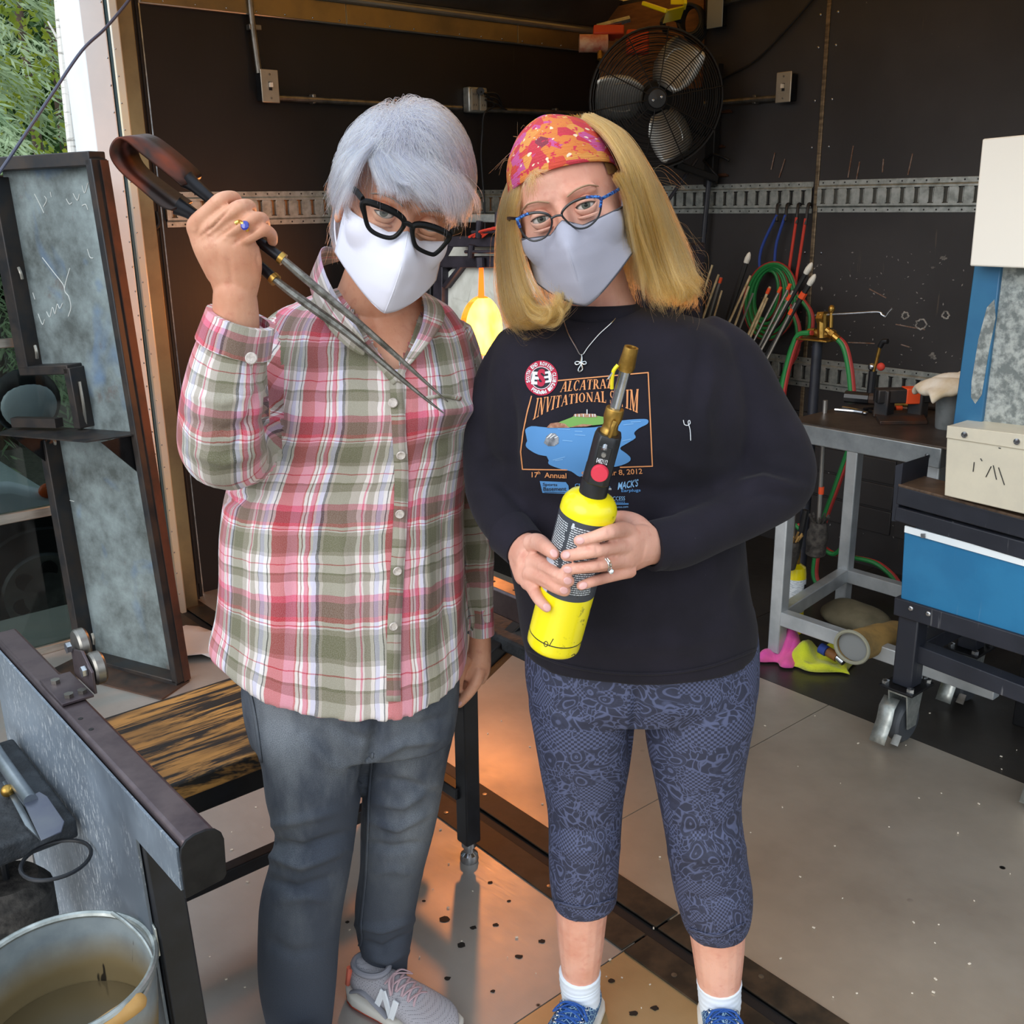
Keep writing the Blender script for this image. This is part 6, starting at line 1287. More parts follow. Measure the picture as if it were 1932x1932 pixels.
brr = limb([(1312, 632, 1.61, 50), (1372, 690, 1.605, 68), (1412, 780, 1.59, 78), (1452, 855, 1.565, 80), (1462, 905, 1.535, 74), (1418, 952, 1.49, 64), (1345, 995, 1.44, 54), (1280, 1022, 1.41, 48), (1236, 1029, 1.395, 43)], 26)
sB = [torsB, bl, brr]; v, f, nn = union(sB, .0062, 9); uvs = None
v = v+nn*(vnoise(v, 22, 21, st=(1, 1, .6))*.0016+vnoise(v, 10, 22, st=(1, 1, .7))*.0038)[:, None]
v = creases(v, nn, [([(1375, 660), (1372, 740), (1364, 810), (1372, 880)], 16, -.003), ([(1345, 700), (1325, 780), (1335, 860)], 14, .007), ([(1330, 640), (1310, 720), (1300, 800)], 14, -.005), ([(1390, 895), (1440, 880), (1520, 905)], 9, -.009), ([(1385, 915), (1440, 905), (1525, 925)], 8, .007), ([(1395, 945), (1440, 930), (1515, 945)], 8, -.006), ([(950, 700), (962, 780), (965, 860), (975, 930)], 14, -.012), ([(985, 720), (1000, 790), (985, 850)], 14, .005), ([(890, 880), (930, 870), (955, 880)], 10, -.006), ([(885, 930), (930, 925), (970, 960)], 10, .006), ([(1000, 930), (1080, 965), (1180, 960)], 16, -.006), ([(1000, 1180), (1150, 1220), (1300, 1215), (1410, 1180)], 20, .005), ([(1000, 1120), (1060, 1160), (1100, 1230)], 16, -.004), ([(1415, 1060), (1390, 1130), (1410, 1210)], 14, -.005), ([(1110, 900), (1250, 930), (1340, 920)], 16, -.006), ([(1240, 850), (1300, 880), (1380, 880)], 16, .005)])
swB = build('sweatshirt', meshg(v, f, uvs), MATS['black_cotton'], PB, smooth=180, label='black printed long-sleeved sweatshirt'); hitB = caster_on(v, f); SWV, SWF = v, f
# ribbed neckline, cuffs, hem band
nk = [yy(1126+72*math.sin(w), 591+7*math.cos(w), 1.60-.066*math.cos(w)) for w in np.linspace(0, 2*PI, 36, False)]
build('neck_rib', G().tube(nk, .0105, 10, closed=True, flat=1.5), MATS['black_cotton'], swB)
def cuffB(a, b, r0, r1, par=swB): a, b = yy(*a), yy(*b); s = depth(a)/1932; return cuff(a, b, r0*s, r1*s, 'cuff', MATS['black_cotton'], par, out=.0035)
cuffB((962, 1005, 1.455), (992, 1036, 1.418), 42, 37); cuffB((1282, 1021, 1.411), (1226, 1031, 1.39), 46, 43)
hb_ = [SWV]; 
ribbon('hem_seam', [(990, 1222), (1060, 1252), (1150, 1268), (1250, 1270), (1340, 1256), (1425, 1225)], 5, .0015, MATS['black_cotton'], swB, hitB, .0008)
# leggings
hpB = torso([(1000, 1420, 1140, 1.59, .115, .13), (990, 1430, 1200, 1.59, .12, .14), (988, 1432, 1245, 1.59, .12, .14), (992, 1430, 1290, 1.59, .115, .135), (1000, 1424, 1325, 1.59, .10, .12)], n=40)
l1 = limb([(1098, 1260, 1.585, 98), (1099, 1320, 1.585, 103), (1101, 1380, 1.585, 96), (1103, 1450, 1.59, 84), (1104, 1520, 1.59, 72), (1103, 1580, 1.59, 68), (1102, 1640, 1.595, 67), (1103, 1690, 1.60, 63), (1104, 1706, 1.60, 58)], 26)
l2_ = limb([(1320, 1260, 1.585, 98), (1318, 1320, 1.58, 106), (1316, 1380, 1.58, 100), (1318, 1450, 1.58, 87), (1322, 1520, 1.575, 77), (1330, 1580, 1.575, 74), (1339, 1640, 1.58, 74), (1348, 1690, 1.58, 72), (1352, 1735, 1.585, 64), (1353, 1756, 1.585, 54)], 26)
lp = [hpB, l1, l2_]; v, f, nn = union(lp, .0058, 5); uvs, D = part_uv(v, f, lp, [(0, 0), (.4, 0), (.9, .3)]); v = v+nn*(vnoise(v, 26, 31)*.0009)[:, None]
v = creases(v, nn, [([(1205, 1290), (1200, 1350), (1190, 1430)], 9, -.012), ([(1040, 1560), (1100, 1575), (1165, 1560)], 10, -.005), ([(1045, 1600), (1100, 1610), (1168, 1600)], 10, .004), ([(1260, 1560), (1330, 1575), (1400, 1550)], 10, -.006), ([(1265, 1610), (1330, 1620), (1408, 1600)], 10, .005), ([(1220, 1330), (1290, 1345), (1400, 1320)], 12, .004), ([(1280, 1690), (1340, 1700), (1415, 1680)], 9, -.004), ([(1010, 1340), (1090, 1360), (1190, 1340)], 12, .004)])
lgB = build('leggings', meshg(v, f, uvs), MATS['lace_print'], PB, smooth=180, label='navy leggings with tonal lace flower print'); hitLB = caster_on(v, f)
ribbon('hem', [(1046, 1700), (1100, 1712), (1160, 1696)], 6, .0012, MATS['lace_print'], lgB, hitLB, .0008); ribbon('hem', [(1300, 1752), (1352, 1765), (1404, 1742)], 6, .0012, MATS['lace_print'], lgB, hitLB, .0008)
# held torch geometry is needed for the grip
TB, TT = yy(1043, 1216, 1.352), yy(1112, 955, 1.312); td = nrm(TT-TB); TR = .0385
# hands: fingers lie on the near side of the cylinder
def on_cyl(x, y, gap, rpx):      # point whose tube of radius rpx touches the cylinder at that photo position
    d = nrm(ray(x, y)); o = EYE-TB; a_ = d-td*(d@td); b_ = o-td*(o@td); rr_ = TR+gap+rpx*1.4/1932; A_ = a_@a_; B_ = 2*a_@b_; C_ = b_@b_-rr_**2; disc = B_*B_-4*A_*C_
    if disc < 0: t_ = -B_/(2*A_)
    else: t_ = (-B_-math.sqrt(disc))/(2*A_)
    return (EYE+d*t_)[1]
def fcyl(pts, rs): return finger([(x, y, on_cyl(x, y, -.002, r), r) for (x, y), r in zip(pts, rs)])
def fmix(pts, rs, Ys): return finger([(x, y, (on_cyl(x, y, -.002, r) if Y is None else Y), r) for (x, y), r, Y in zip(pts, rs, Ys)])
hB = [limb([(1290, 1023, 1.415, 34), (1240, 1029, 1.392, 36), (1215, 1030, 1.375, 40), (1195, 1032, 1.36, 42)], 18, flat=.75, up=V(0, 1, 0), sq=1),
      limb([(1226, 1030, 1.378, 40), (1200, 1034, 1.358, 48), (1178, 1038, 1.338, 48), (1164, 1040, 1.328, 40)], 18, flat=.5, up=V(0, 1, 0), sq=1),
      fmix([(1190, 1006), (1172, 1000), (1148, 1005), (1116, 1015), (1092, 1020)], [17, 17, 14.5, 12.5, 11], [1.345, 1.325, None, None, None]),
      fmix([(1188, 1032), (1168, 1031), (1126, 1038), (1092, 1045), (1068, 1048)], [17, 17, 14.5, 12.5, 11.5], [1.34, 1.318, None, None, None]),
      fmix([(1186, 1058), (1168, 1058), (1132, 1066), (1096, 1071), (1069, 1074)], [16.5, 16, 14, 12, 11], [1.34, 1.322, None, None, None]),
      fmix([(1190, 1076), (1174, 1080), (1140, 1090), (1116, 1098), (1096, 1105)], [15, 14, 12, 10.5, 9.5], [1.345, 1.332, None, None, None]),
      finger([(1215, 1005, 1.375, 22), (1200, 988, 1.395, 19), (1180, 978, 1.42, 15), (1160, 975, 1.43, 12)])]
hB2 = [limb([(955, 1000, 1.47, 30), (978, 1030, 1.425, 33), (994, 1042, 1.398, 37), (1006, 1056, 1.375, 40)], 18, flat=.8, up=V(0, 1, 0), sq=1),
       limb([(985, 1040, 1.405, 36), (1000, 1062, 1.378, 44), (1008, 1082, 1.362, 42), (1012, 1096, 1.355, 34)], 18, flat=.55, up=V(0, 1, 0), sq=1),
       fmix([(1000, 1025), (1016, 1023), (1034, 1036), (1045, 1045)], [18, 17, 14, 12], [1.37, 1.35, None, None]),
       fmix([(1002, 1062), (1020, 1064), (1052, 1086), (1072, 1096)], [18, 17, 14, 12.5], [1.36, 1.342, None, None]),
       fmix([(998, 1082), (1014, 1086), (1046, 1105), (1065, 1114)], [17, 16, 14, 12.5], [1.358, 1.338, None, None]),
       fmix([(995, 1098), (1004, 1106), (1016, 1130), (1031, 1146)], [16, 14.5, 11.5, 10], [1.362, 1.345, None, None]),
       finger([(1005, 1095, 1.372, 15), (1030, 1108, 1.365, 12), (1050, 1118, 1.36, 11)])]
btB = torso([(1085, 1175, 592, 1.60, .04, .05), (1050, 1225, 612, 1.60, .06, .07), (985, 1320, 650, 1.60, .10, .10), (945, 1370, 720, 1.60, .12, .10), (950, 1370, 850, 1.59, .12, .10), (975, 1390, 1000, 1.59, .12, .10), (1000, 1410, 1150, 1.59, .11, .11), (1010, 1405, 1270, 1.59, .08, .09)], k=2)
bB = HB.geo()+[btB, limb([(1095, 480, 1.585, 66), (1112, 530, 1.595, 68), (1122, 570, 1.60, 70), (1128, 605, 1.605, 84)], 24, sq=1), limb([(985, 650, 1.605, 30), (940, 790, 1.585, 30), (936, 930, 1.54, 28), (955, 995, 1.475, 28), (985, 1034, 1.415, 31)], 14, sq=1), limb([(1320, 650, 1.61, 40), (1412, 780, 1.59, 44), (1450, 880, 1.55, 40), (1418, 950, 1.49, 38), (1345, 995, 1.44, 36), (1240, 1029, 1.392, 35)], 14, sq=1)]+hB+hB2
for P4 in ([(1098, 1270, 1.585, 80), (1101, 1420, 1.585, 72), (1103, 1540, 1.59, 58), (1100, 1660, 1.60, 54), (1097, 1730, 1.605, 48), (1096, 1790, 1.612, 42), (1095, 1850, 1.62, 34), (1095, 1900, 1.625, 34), (1094, 1925, 1.62, 36)], [(1320, 1270, 1.585, 80), (1318, 1420, 1.58, 74), (1326, 1560, 1.575, 60), (1348, 1690, 1.58, 58), (1354, 1770, 1.59, 51), (1356, 1830, 1.598, 44), (1357, 1890, 1.605, 36), (1357, 1940, 1.61, 36), (1357, 1965, 1.605, 38)]): bB.append(limb(P4, 18, sq=1))
v, f, nn = union(bB, .0022, 5, .45)
v = creases(v, nn, [([(1175, 1016), (1140, 1022), (1100, 1032)], 3, -.0016), ([(1175, 1045), (1140, 1052), (1080, 1061)], 3, -.0016), ([(1178, 1068), (1140, 1078), (1085, 1086)], 3, -.0016), ([(1012, 1075), (1030, 1085), (1060, 1100)], 3, -.0016), ([(1005, 1094), (1020, 1102), (1040, 1112)], 3, -.0016), ([(1146, 998), (1150, 1012)], 3, -.001), ([(1124, 1031), (1128, 1046)], 3, -.001), ([(1130, 1060), (1134, 1075)], 3, -.001), ([(1110, 1008), (1114, 1024)], 2.5, -.001), ([(1050, 1078), (1045, 1094)], 3, -.001)])
bdB = build('body', meshg(v, f), MATS['skin_fair'], PB, smooth=180); hitBB = caster_on(v, f)
# ------------------------------------------------------------------ faces, masks, glasses, nails, jewellery, shoes
def face(Hd, person, skinm, lash, browc, open_=(16, 24), look=(0, 0)):
    for s in (-1, 1):
        c = Hd.w(V(s*.0315, .0785, .001)); r = .0128*Hd.sc; e = build('eye', G().ell(c, Hd.X*r, Hd.Z*r, Hd.F*r, 24, 16), MATS['eye_white'], person); ld = nrm(EYE-c+Hd.X*look[0]+Hd.Z*look[1])
        build('iris', G().lathe([(.0062, 0), (.0045, .0009), (0, .0012)], c+ld*(r-.0010), ld, 20), MATS['iris_grey'], e); build('pupil', G().lathe([(.0026, 0), (0, .0004)], c+ld*(r+.0003), ld, 16), MATS['pupil'], e)
        for nm, a0, a1 in (('upper_eyelid', open_[0], 105), ('lower_eyelid', -open_[1], -105)):
            rows = []
            for t_ in np.linspace(0, 1, 9):
                el = math.radians(a0+(a1-a0)*t_); row = []
                for az in np.linspace(-1.35, 1.35, 17):
                    k = .0142+.0012*math.sin(PI*min(t_*2, 1)); fl_ = math.cos(az/1.35*PI/2)**.5; ee = el*(fl_ if t_ == 0 else fl_+(1-fl_)*min(1, t_*1.2)); row.append(c+Hd.sc*k*(Hd.X*math.sin(az)+math.cos(az)*(Hd.F*math.cos(ee)+Hd.Z*math.sin(ee))))
                rows.append(row)
            o = build(nm, G().grid(rows), MATS[skinm], person, smooth=80); o.modifiers.new('thick', 'SOLIDIFY').thickness = .0012
            if nm[0] == 'u': build('eyelashes', G().tube([np.array(q)+Hd.F*.0008 for q in rows[0]], .0007, 5), MATS[lash], o)
            else: build('lid_fold', G().tube([Hd.w(V(s*(.0315+.015*math.sin(a)), .0905-.006*math.sin(a)**2, -.0115-.002*math.cos(a))) for a in np.linspace(-1.2, 1.2, 9)], [.0008, .0016, .002, .0022, .0023, .0022, .002, .0016, .0008], 6), MATS[skinm], o)
        bp = [V(s*.012, .0985, .018), V(s*.026, .0965, .0235), V(s*.042, .087, .0245), V(s*.054, .074, .019)]; build('eyebrow', G().tube(spl([Hd.w(q) for q in bp], 5), [.0012]+[.0026]*5+[.0028]*5+[.002]*4+[.0008], 8, flat=.5), browc, person)
M('lash_brown', '#3a2a22', .8)
face(HA, PA, 'skin_tan', 'lash_brown', M('brow_grey', '#9a8a80', .9), (13, 22)); face(HB, PB, 'skin_fair', 'lash_brown', M('brow_sand', '#a8876c', .9), (15, 20))
def mask(Hd, person, mat, trim, label, wide=.070, top=-.010, side_top=-.026, bot=-.124, side_bot=-.078, ridge=1.25):
    def pt(s_, t_, off=0.):
        zt = top+(side_top-top)*min(1, abs(s_)*3.2)+.010*max(0, abs(s_)-.32); zb = bot+(side_bot-bot)*abs(s_)**1.3; z = zt+(zb-zt)*t_
        yc = np.interp(z, [-.13, -.118, -.09, -.06, -.042, -.02, -.008], [.100, .112, .126, .134, .133, .115, .107]); ys = np.interp(z, [-.13, -.08, -.04, -.01], [.040, .028, .016, .018])
        return V(s_*wide, ys+(yc-ys)*(1-abs(s_)**ridge)**.9+off, z)
    pt0 = pt
    def pt(s_, t_, off=0.):
        p = pt0(s_, t_, off); c = V(0, -.01, p[2]*.8-.01); d = nrm(p-c)
        for _ in range(4): p = p+d*max(0., .0035+off-float(head_sdf(p[None])[0]))
        return p
    rows = [[Hd.w(pt(s_, t_)) for s_ in np.linspace(-1, 1, 41)] for t_ in np.linspace(0, 1, 25)]
    r = np.array(rows); r += Hd.F*(vnoise(r.reshape(-1, 3), 60, 9).reshape(r.shape[:2])*.0008)[..., None]
    mk = build('face_mask', G().grid(r), mat, person, smooth=80, label=label); md = mk.modifiers.new('thick', 'SOLIDIFY'); md.thickness = .0022
    build('center_seam', G().tube([Hd.w(pt(0, t_, .0015)) for t_ in np.linspace(.0, 1, 20)], .0011, 6), mat, mk)
    for nm, tt in (('top_binding', 0), ('bottom_binding', 1)): build(nm, G().tube([Hd.w(pt(s_, tt, .001)) for s_ in np.linspace(-1, 1, 41)], .0020 if trim != mat else .0014, 6), trim, mk)
    for sd in (-1, 1):
        build('side_binding', G().tube([Hd.w(pt(sd, t_, .0)) for t_ in np.linspace(0, 1, 12)], .0022, 6), mat if sd else trim, mk)
        build('ear_loop', G().tube(spl([Hd.w(pt(sd, .06)), Hd.w(V(sd*.081, -.005, .018)), Hd.w(V(sd*.083, -.026, .0)), Hd.w(V(sd*.080, -.01, -.045)), Hd.w(pt(sd, .9))], 5), .0013, 6), mat, mk)
    return mk
mask(HA, PA, MATS['mask_white'], MATS['mask_white'], 'plain white cloth mask', side_top=-.021, wide=.073); mask(HB, PB, MATS['mask_grey'], MATS['mask_trim'], 'grey cloth mask with dark edge binding', side_top=-.024, wide=.072)
def specs(Hd, person, L, R_, bridge, mat, r, lp, tilt, temples, label, acc=None, top_r=None):
    gs = None
    for k, o_ in enumerate((L, R_)):
        P = spl([Hd.plane(x, y, lp, tilt) for x, y in o_], 5, True); c = P.mean(0); xs = (P-c)@Hd.X; P = P-Hd.F*(np.abs((P-Hd.w(np.array(lp)))@Hd.X)**2*2.2)[:, None]
        zs = (P-c)@Hd.Z; rr_ = r*np.where(zs > 0, 1+.7*np.clip(zs/.018, 0, 1)*(top_r or 0), 1)
        g = G().tube(P, rr_, 8, closed=True, up=Hd.F)
        if gs is None: gs = build('glasses', g, mat, person, label=label)
        else: build('rim', g, mat, gs)
        gl_ = G().add(list(P)+[P.mean(0)+Hd.F*.0012], [(i, (i+1) % len(P), len(P)) for i in range(len(P))]); build('lens', gl_, MATS['eyeglass_lens'], gs, smooth=180)
    build('bridge', G().tube(spl([Hd.plane(x, y, lp, tilt)+Hd.F*.001 for x, y in bridge], 5), r*1.15, 8), mat, gs)
    for s, (x, y), mt in temples:
        P0 = Hd.plane(x, y, lp, tilt); lo_ = Hd.loc(P0); P0 = Hd.w(V(lo_[0], lo_[1]-lo_[0]**2*2.2, lo_[2])); build('temple', G().tube(spl([P0, Hd.w(V(s*.0765, lo_[1]-.045, lo_[2]+.004)), Hd.w(V(s*.081, .02, .010)), Hd.w(V(s*.083, -.015, .014)), Hd.w(V(s*.081, -.035, -.005))], 5), r*1.05, 8, flat=1.6), mt, gs)
    for pts in (acc or []): build('temple_accent', G().tube(spl([(lambda P0: Hd.w(V(*(lambda q: (q[0], q[1]-q[0]**2*2.2+.0015, q[2]))(Hd.loc(P0)))))(Hd.plane(x, y, lp, tilt)) for x, y in pts], 4), r*1.5, 8), MATS['frame_blue'], gs)
    return gs
specs(HA, PA, [(688, 384), (722, 391), (750, 404), (763, 419), (754, 438), (738, 449), (714, 444), (697, 432), (690, 410)], [(779, 428), (795, 424), (824, 432), (848, 446), (843, 460), (824, 479), (812, 480), (788, 468), (780, 452)], [(760, 420), (770, 422), (781, 430)], MATS['frame_black'], .0031, (0, .122, -.010), -.12, [(-1, (686, 379), MATS['frame_black']), (1, (853, 441), MATS['frame_black'])], 'black square-framed glasses', top_r=.9)
specs(HB, PB, [(975, 414), (996, 404), (1018, 401), (1037, 407), (1041, 424), (1030, 446), (1008, 455), (992, 449), (980, 432)], [(1060, 402), (1076, 384), (1104, 373), (1130, 374), (1133, 392), (1126, 413), (1107, 429), (1086, 430), (1068, 416)], [(1040, 412), (1050, 407), (1061, 406)], MATS['frame_navy'], .0014, (0, .118, -.003), -.1, [(-1, (974, 413), MATS['frame_navy']), (1, (1135, 375), MATS['frame_blue'])], 'dark-framed glasses with blue patterned corners', [[(973, 415), (985, 408), (997, 403)], [(1105, 372), (1128, 372), (1134, 378)], [(975, 416), (980, 430)], [(1134, 378), (1132, 392)]], top_r=.6)
def nail(hit, x, y, ang, w, l, body):
    P, n_ = hit(x, y, .0006)
    if P is None: return
    d = RT*math.cos(ang)-UP*math.sin(ang); d = nrm(d-n_*(d@n_)); s_ = np.cross(n_, d); build('fingernail', G().ell(P-n_*.0004, d*l*.92, s_*w*.9, n_*.0012, 14, 8), MATS['nail'], body)
for x, y, a in ((1094, 1020, 3.0), (1068, 1047, 3.1), (1071, 1075, 3.1), (1100, 1105, 2.7)): nail(hitBB, x, y, a, .0055, .0068, bdB)
for x, y, a in ((1045, 1044, .9), (1071, 1096, .5), (1064, 1114, .5), (1032, 1146, .9)): nail(hitBB, x, y, a, .0056, .0068, bdB)
nail(hitBA, 867, 1328, 2.3, .004, .006, bdA)
def ring_on(hit, pts, r, mat, person, gem=None, gm=None, gr=.004, label=None):
    P = [hit(x, y, .0006)[0] for x, y in pts]
    o = build('ring', G().tube(spl(P, 5), r, 8), mat, person, label=label)
    if gem: P, n_ = hit(*gem, .001); build('gemstone', G().ell(P+n_*.001, RT*gr, UP*gr*1.15, n_*.003, 14, 8), gm, o)
ring_on(hitBA, [(444, 421), (452, 419), (460, 423), (467, 434)], .0027, MATS['gold'], PA, (462, 424), MATS['sapphire'], .0055, 'gold ring with blue stone')
ring_on(hitBB, [(1145, 1053), (1150, 1060), (1152, 1068), (1151, 1077)], .0014, MATS['silver'], PB, (1151, 1075), MATS['silver'], .0036, 'silver ring with small stone'); ring_on(hitBB, [(1141, 1054), (1146, 1061), (1148, 1068), (1147, 1077)], .0013, MATS['silver'], PB, label='plain silver band')
# necklace with looped cross pendant
nl = [hitBB(1062, 585, .002)[0]]+[q for q in [hitB(x, y, .002)[0] for x, y in ((1064, 606), (1072, 630), (1086, 655), (1097, 671), (1110, 655), (1130, 632), (1152, 612), (1165, 598))] if q is not None]
nk_ = build('necklace', G().tube(spl(nl, 5), .0009, 6), MATS['silver'], PB, label='fine silver necklace with looped cross pendant')
pc_ = lambda x, y: hitB(x, y, .003)[0]
build('pendant', G().tube(spl([pc_(*q) for q in ((1097, 671), (1098, 680), (1096, 690), (1091, 699), (1094, 703), (1099, 697), (1096, 684), (1097, 676))], 5), .0011, 6), MATS['silver'], nk_)
for pts in (((1097, 686), (1104, 684), (1106, 688), (1101, 689), (1096, 686)), ((1096, 686), (1089, 684), (1085, 687), (1089, 690), (1096, 686))): build('pendant_loop', G().tube(spl([pc_(*q) for q in pts], 4), .0010, 6), MATS['silver'], nk_)
# ------------------------------------------------------------------ torch held in both hands
def axt(y):   # distance along the torch axis whose picture lies at photo row y
    lo, hi = -.1, .9
    for _ in range(40):
        m_ = (lo+hi)/2
        if px(TB+td*m_)[1] > y: lo = m_
        else: hi = m_
    return lo
to = thing('torch', 'yellow gas cylinder torch with black head and brass nozzle held in both hands', 'torch', TB)
LT = axt(957)
def yel():
    t = NT('cylinder_yellow'); v = t.co(); n = t.noise(v, 60, 5, .7); ar = t.noise(v, 16, 2); 
    s = t.add('SeparateXYZ'); t.l(v, s.inputs[0]); side = t.ramp(t.math('ADD', s.outputs['X'], t.math('MULTIPLY', s.outputs['Z'], -.30)), [(-.0, 0.), (.03, 1.)])
    t.set('Base Color', t.mix(t.math('MULTIPLY', t.math('MULTIPLY', t.ramp(n, [(.58, 0.), (.62, 1.)]), t.ramp(ar, [(.42, 0.), (.5, 1.)])), side), lin('#f0e010'), lin('#2b2812'))); t.set('Roughness', .3); t.set('Coat Weight', .3); return t.m
yel()
r = TR; build('tank', G().lathe([(0, .004), (r*.6, .001), (r*.93, .0), (r*.985, .003), (r, .009), (r, .020), (r*1.004, .021), (r*1.004, .0225), (r, .0235), (r, LT-.006), (r*.985, LT+.003), (r*.93, LT+.009), (r*.80, LT+.016), (r*.55, LT+.021), (r*.35, LT+.023), (0, LT+.023)], TB, td, 48), MATS['cylinder_yellow'], to, smooth=60)
build('base_line', G().olathe([(r*1.006, .021), (r*1.006, .0228)], TB, td, 48), MATS['black_plastic'], to)
lz0_, lz1_ = axt(1108), axt(966)
lb = build('label', G().olathe([(r*1.006, lz0_), (r*1.006, lz1_)], TB, td, 48), M('label_slate', '#3b4048', .45), to)
ta, tb_, _ = axes_of(td, V(0, -1, 0)); nc = nrm((EYE-TB)-td*((EYE-TB)@td)); sc2 = np.cross(td, nc)     # sc2 points to image left or right
if sc2@RT < 0: sc2 = -sc2
pr = G()
def cylp(ang, z, rr): return TB+td*z+rr*(nc*math.cos(ang)+sc2*math.sin(ang))
def curved_quad(g, a0, a1, z0, z1, rr, n=3):
    g.grid([[cylp(a0+(a1-a0)*i/n, z0, rr) for i in range(n+1)], [cylp(a0+(a1-a0)*i/n, z1, rr) for i in range(n+1)]])
rq = np.random.default_rng(5)
for col, (a0, a1) in enumerate(((-1.25, -.55), (-.42, .95))):
    z = lz1_-.008
    while z > lz0_+.012:
        a = a0+(.02 if rq.random() < .3 else 0)
        while a < a1-.06:
            w = rq.uniform(.03, .16); curved_quad(pr, a, min(a+w, a1), z, z-.0016, r*1.010); a += w+.022
        z -= .0033
build('print_line', pr, M('print_white', '#c9cfd4', .6), lb, kind='stuff')
wp_ = G()
for s in (0,): wp_.grid([[cylp(-.40, lz1_-.004, r*1.012), cylp(-.33, lz1_-.004, r*1.012)], [cylp(-.43, lz1_-.011, r*1.012), cylp(-.30, lz1_-.011, r*1.012)]])
build('warning_mark', wp_, MATS['print_white'], lb); pl_ = G(); curved_quad(pl_, -1.6, -.75, lz0_, lz0_+.05, r*1.011, 6); build('pale_panel', pl_, M('label_pale', '#b9c4d6', .5), lb)
# marker scribbles low on the tank
for pts in ([(1026, 1213), (1031, 1210), (1034, 1216), (1029, 1220), (1026, 1214)], [(1036, 1219), (1040, 1212), (1044, 1205)], [(1080, 1118), (1086, 1123), (1092, 1119), (1088, 1128)], [(1100, 1120), (1108, 1117), (1112, 1122), (1104, 1124), (1118, 1118)], [(1078, 1237), (1083, 1234), (1086, 1238)]):
    P3 = []
    for x, y in pts: P3.append(yy(x, y, on_cyl(x, y, -.0002, 0)))
    build('marker_scribble', G().tube(spl(P3, 4), .0007, 5), M('marker', '#2a2612', .6), to)
fr_ = (sc2, nc, td); at = lambda t_, s_=0, n_=0: TB+td*t_+sc2*s_+nc*n_
sx = depth(TT)/1932
h0, h1, h2 = axt(940), axt(878), axt(812)
hd = build('torch_head', G().rings([[at(t_, a*w*math.cos(q), w*math.sin(q)*b) for q in np.linspace(0, 2*PI, 28, False)] for t_, w, a, b in ((LT+.018, 27*sx, 1, 1), (h0, 27*sx, 1, 1), (h1, 26*sx, 1, 1), (h1+.004, 23*sx, 1, 1))]), MATS['black_plastic'], to)
bw_ = 25*sx; sec = [(-bw_, -.010), (-bw_, .010), (-bw_*.55, .0215), (bw_*.62, .0215), (bw_, .014), (bw_, -.014), (bw_*.5, -.02), (-bw_*.5, -.02)]
build('torch_body', G().rings([[at(t_, a*k, b*k) for a, b in sec] for t_, k in ((axt(905), .97), (axt(900), 1), (axt(826), 1), (axt(815), .86))]), MATS['black_plastic'], to, bevel=.0015)
build('face_plate', G().box(at(axt(893), -bw_*.42, .0205), td*(axt(832)-axt(893)), sc2*bw_*.95, nc*.0022), M('plate_black', '#0e0f10', .3), to, bevel=.0006)
bt0 = at(axt(878), .002, .0225); build('igniter_button', G().lathe([(.0115, 0), (.0115, .005), (.0105, .007), (.004, .0074), (0, .0072)], bt0, nc, 28), M('button_red', '#d8344a', .38), to)
build('plate_screw', G().lathe([(.004, 0), (.003, .002), (0, .002)], at(axt(846), .001, .0225), nc, 14), MATS['conduit_steel'], to)
rl_ = lambda nm, ys, rs, mt, n=24: build(nm, G().lathe([(q*sx, axt(y)) for y, q in zip(ys, rs)], TB, td, n), MATS[mt], to)
rl_('brass_collar', [832, 828, 812, 808, 800, 790, 786, 772, 770, 768], [0, 17, 17, 15, 14, 17, 17.5, 17, 16, 0], 'brass'); rl_('flame_tube', [772, 770, 694, 692], [0, 10.5, 10.5, 0], 'chrome')
rl_('nozzle', [702, 699, 690, 668, 660, 655, 655, 657, 690, 690], [0, 14, 15.5, 13.5, 13.2, 12.5, 8.8, 8.5, 8.5, 0], 'brass')
tubepath('igniter_lead', [at(axt(840), .002, .012), at(axt(800), .003, .017), at(axt(788), .004, .013)], .0033, 'brass', to); tubepath('valve_pin', [at(axt(825), 0, .014), at(axt(836), 0, .024)], .004, 'chrome', to)
tubepath('flame_clip', [at(axt(690), -.0105, .006), at(axt(702), -.014, .008), at(axt(722), -.0125, .006), at(axt(735), -.0105, .004)], .0024, 'yellow_paint', to); tubepath('flame_clip', [at(axt(704), -.0145, .009), at(axt(718), -.018, .008)], .0014, 'chrome', to)

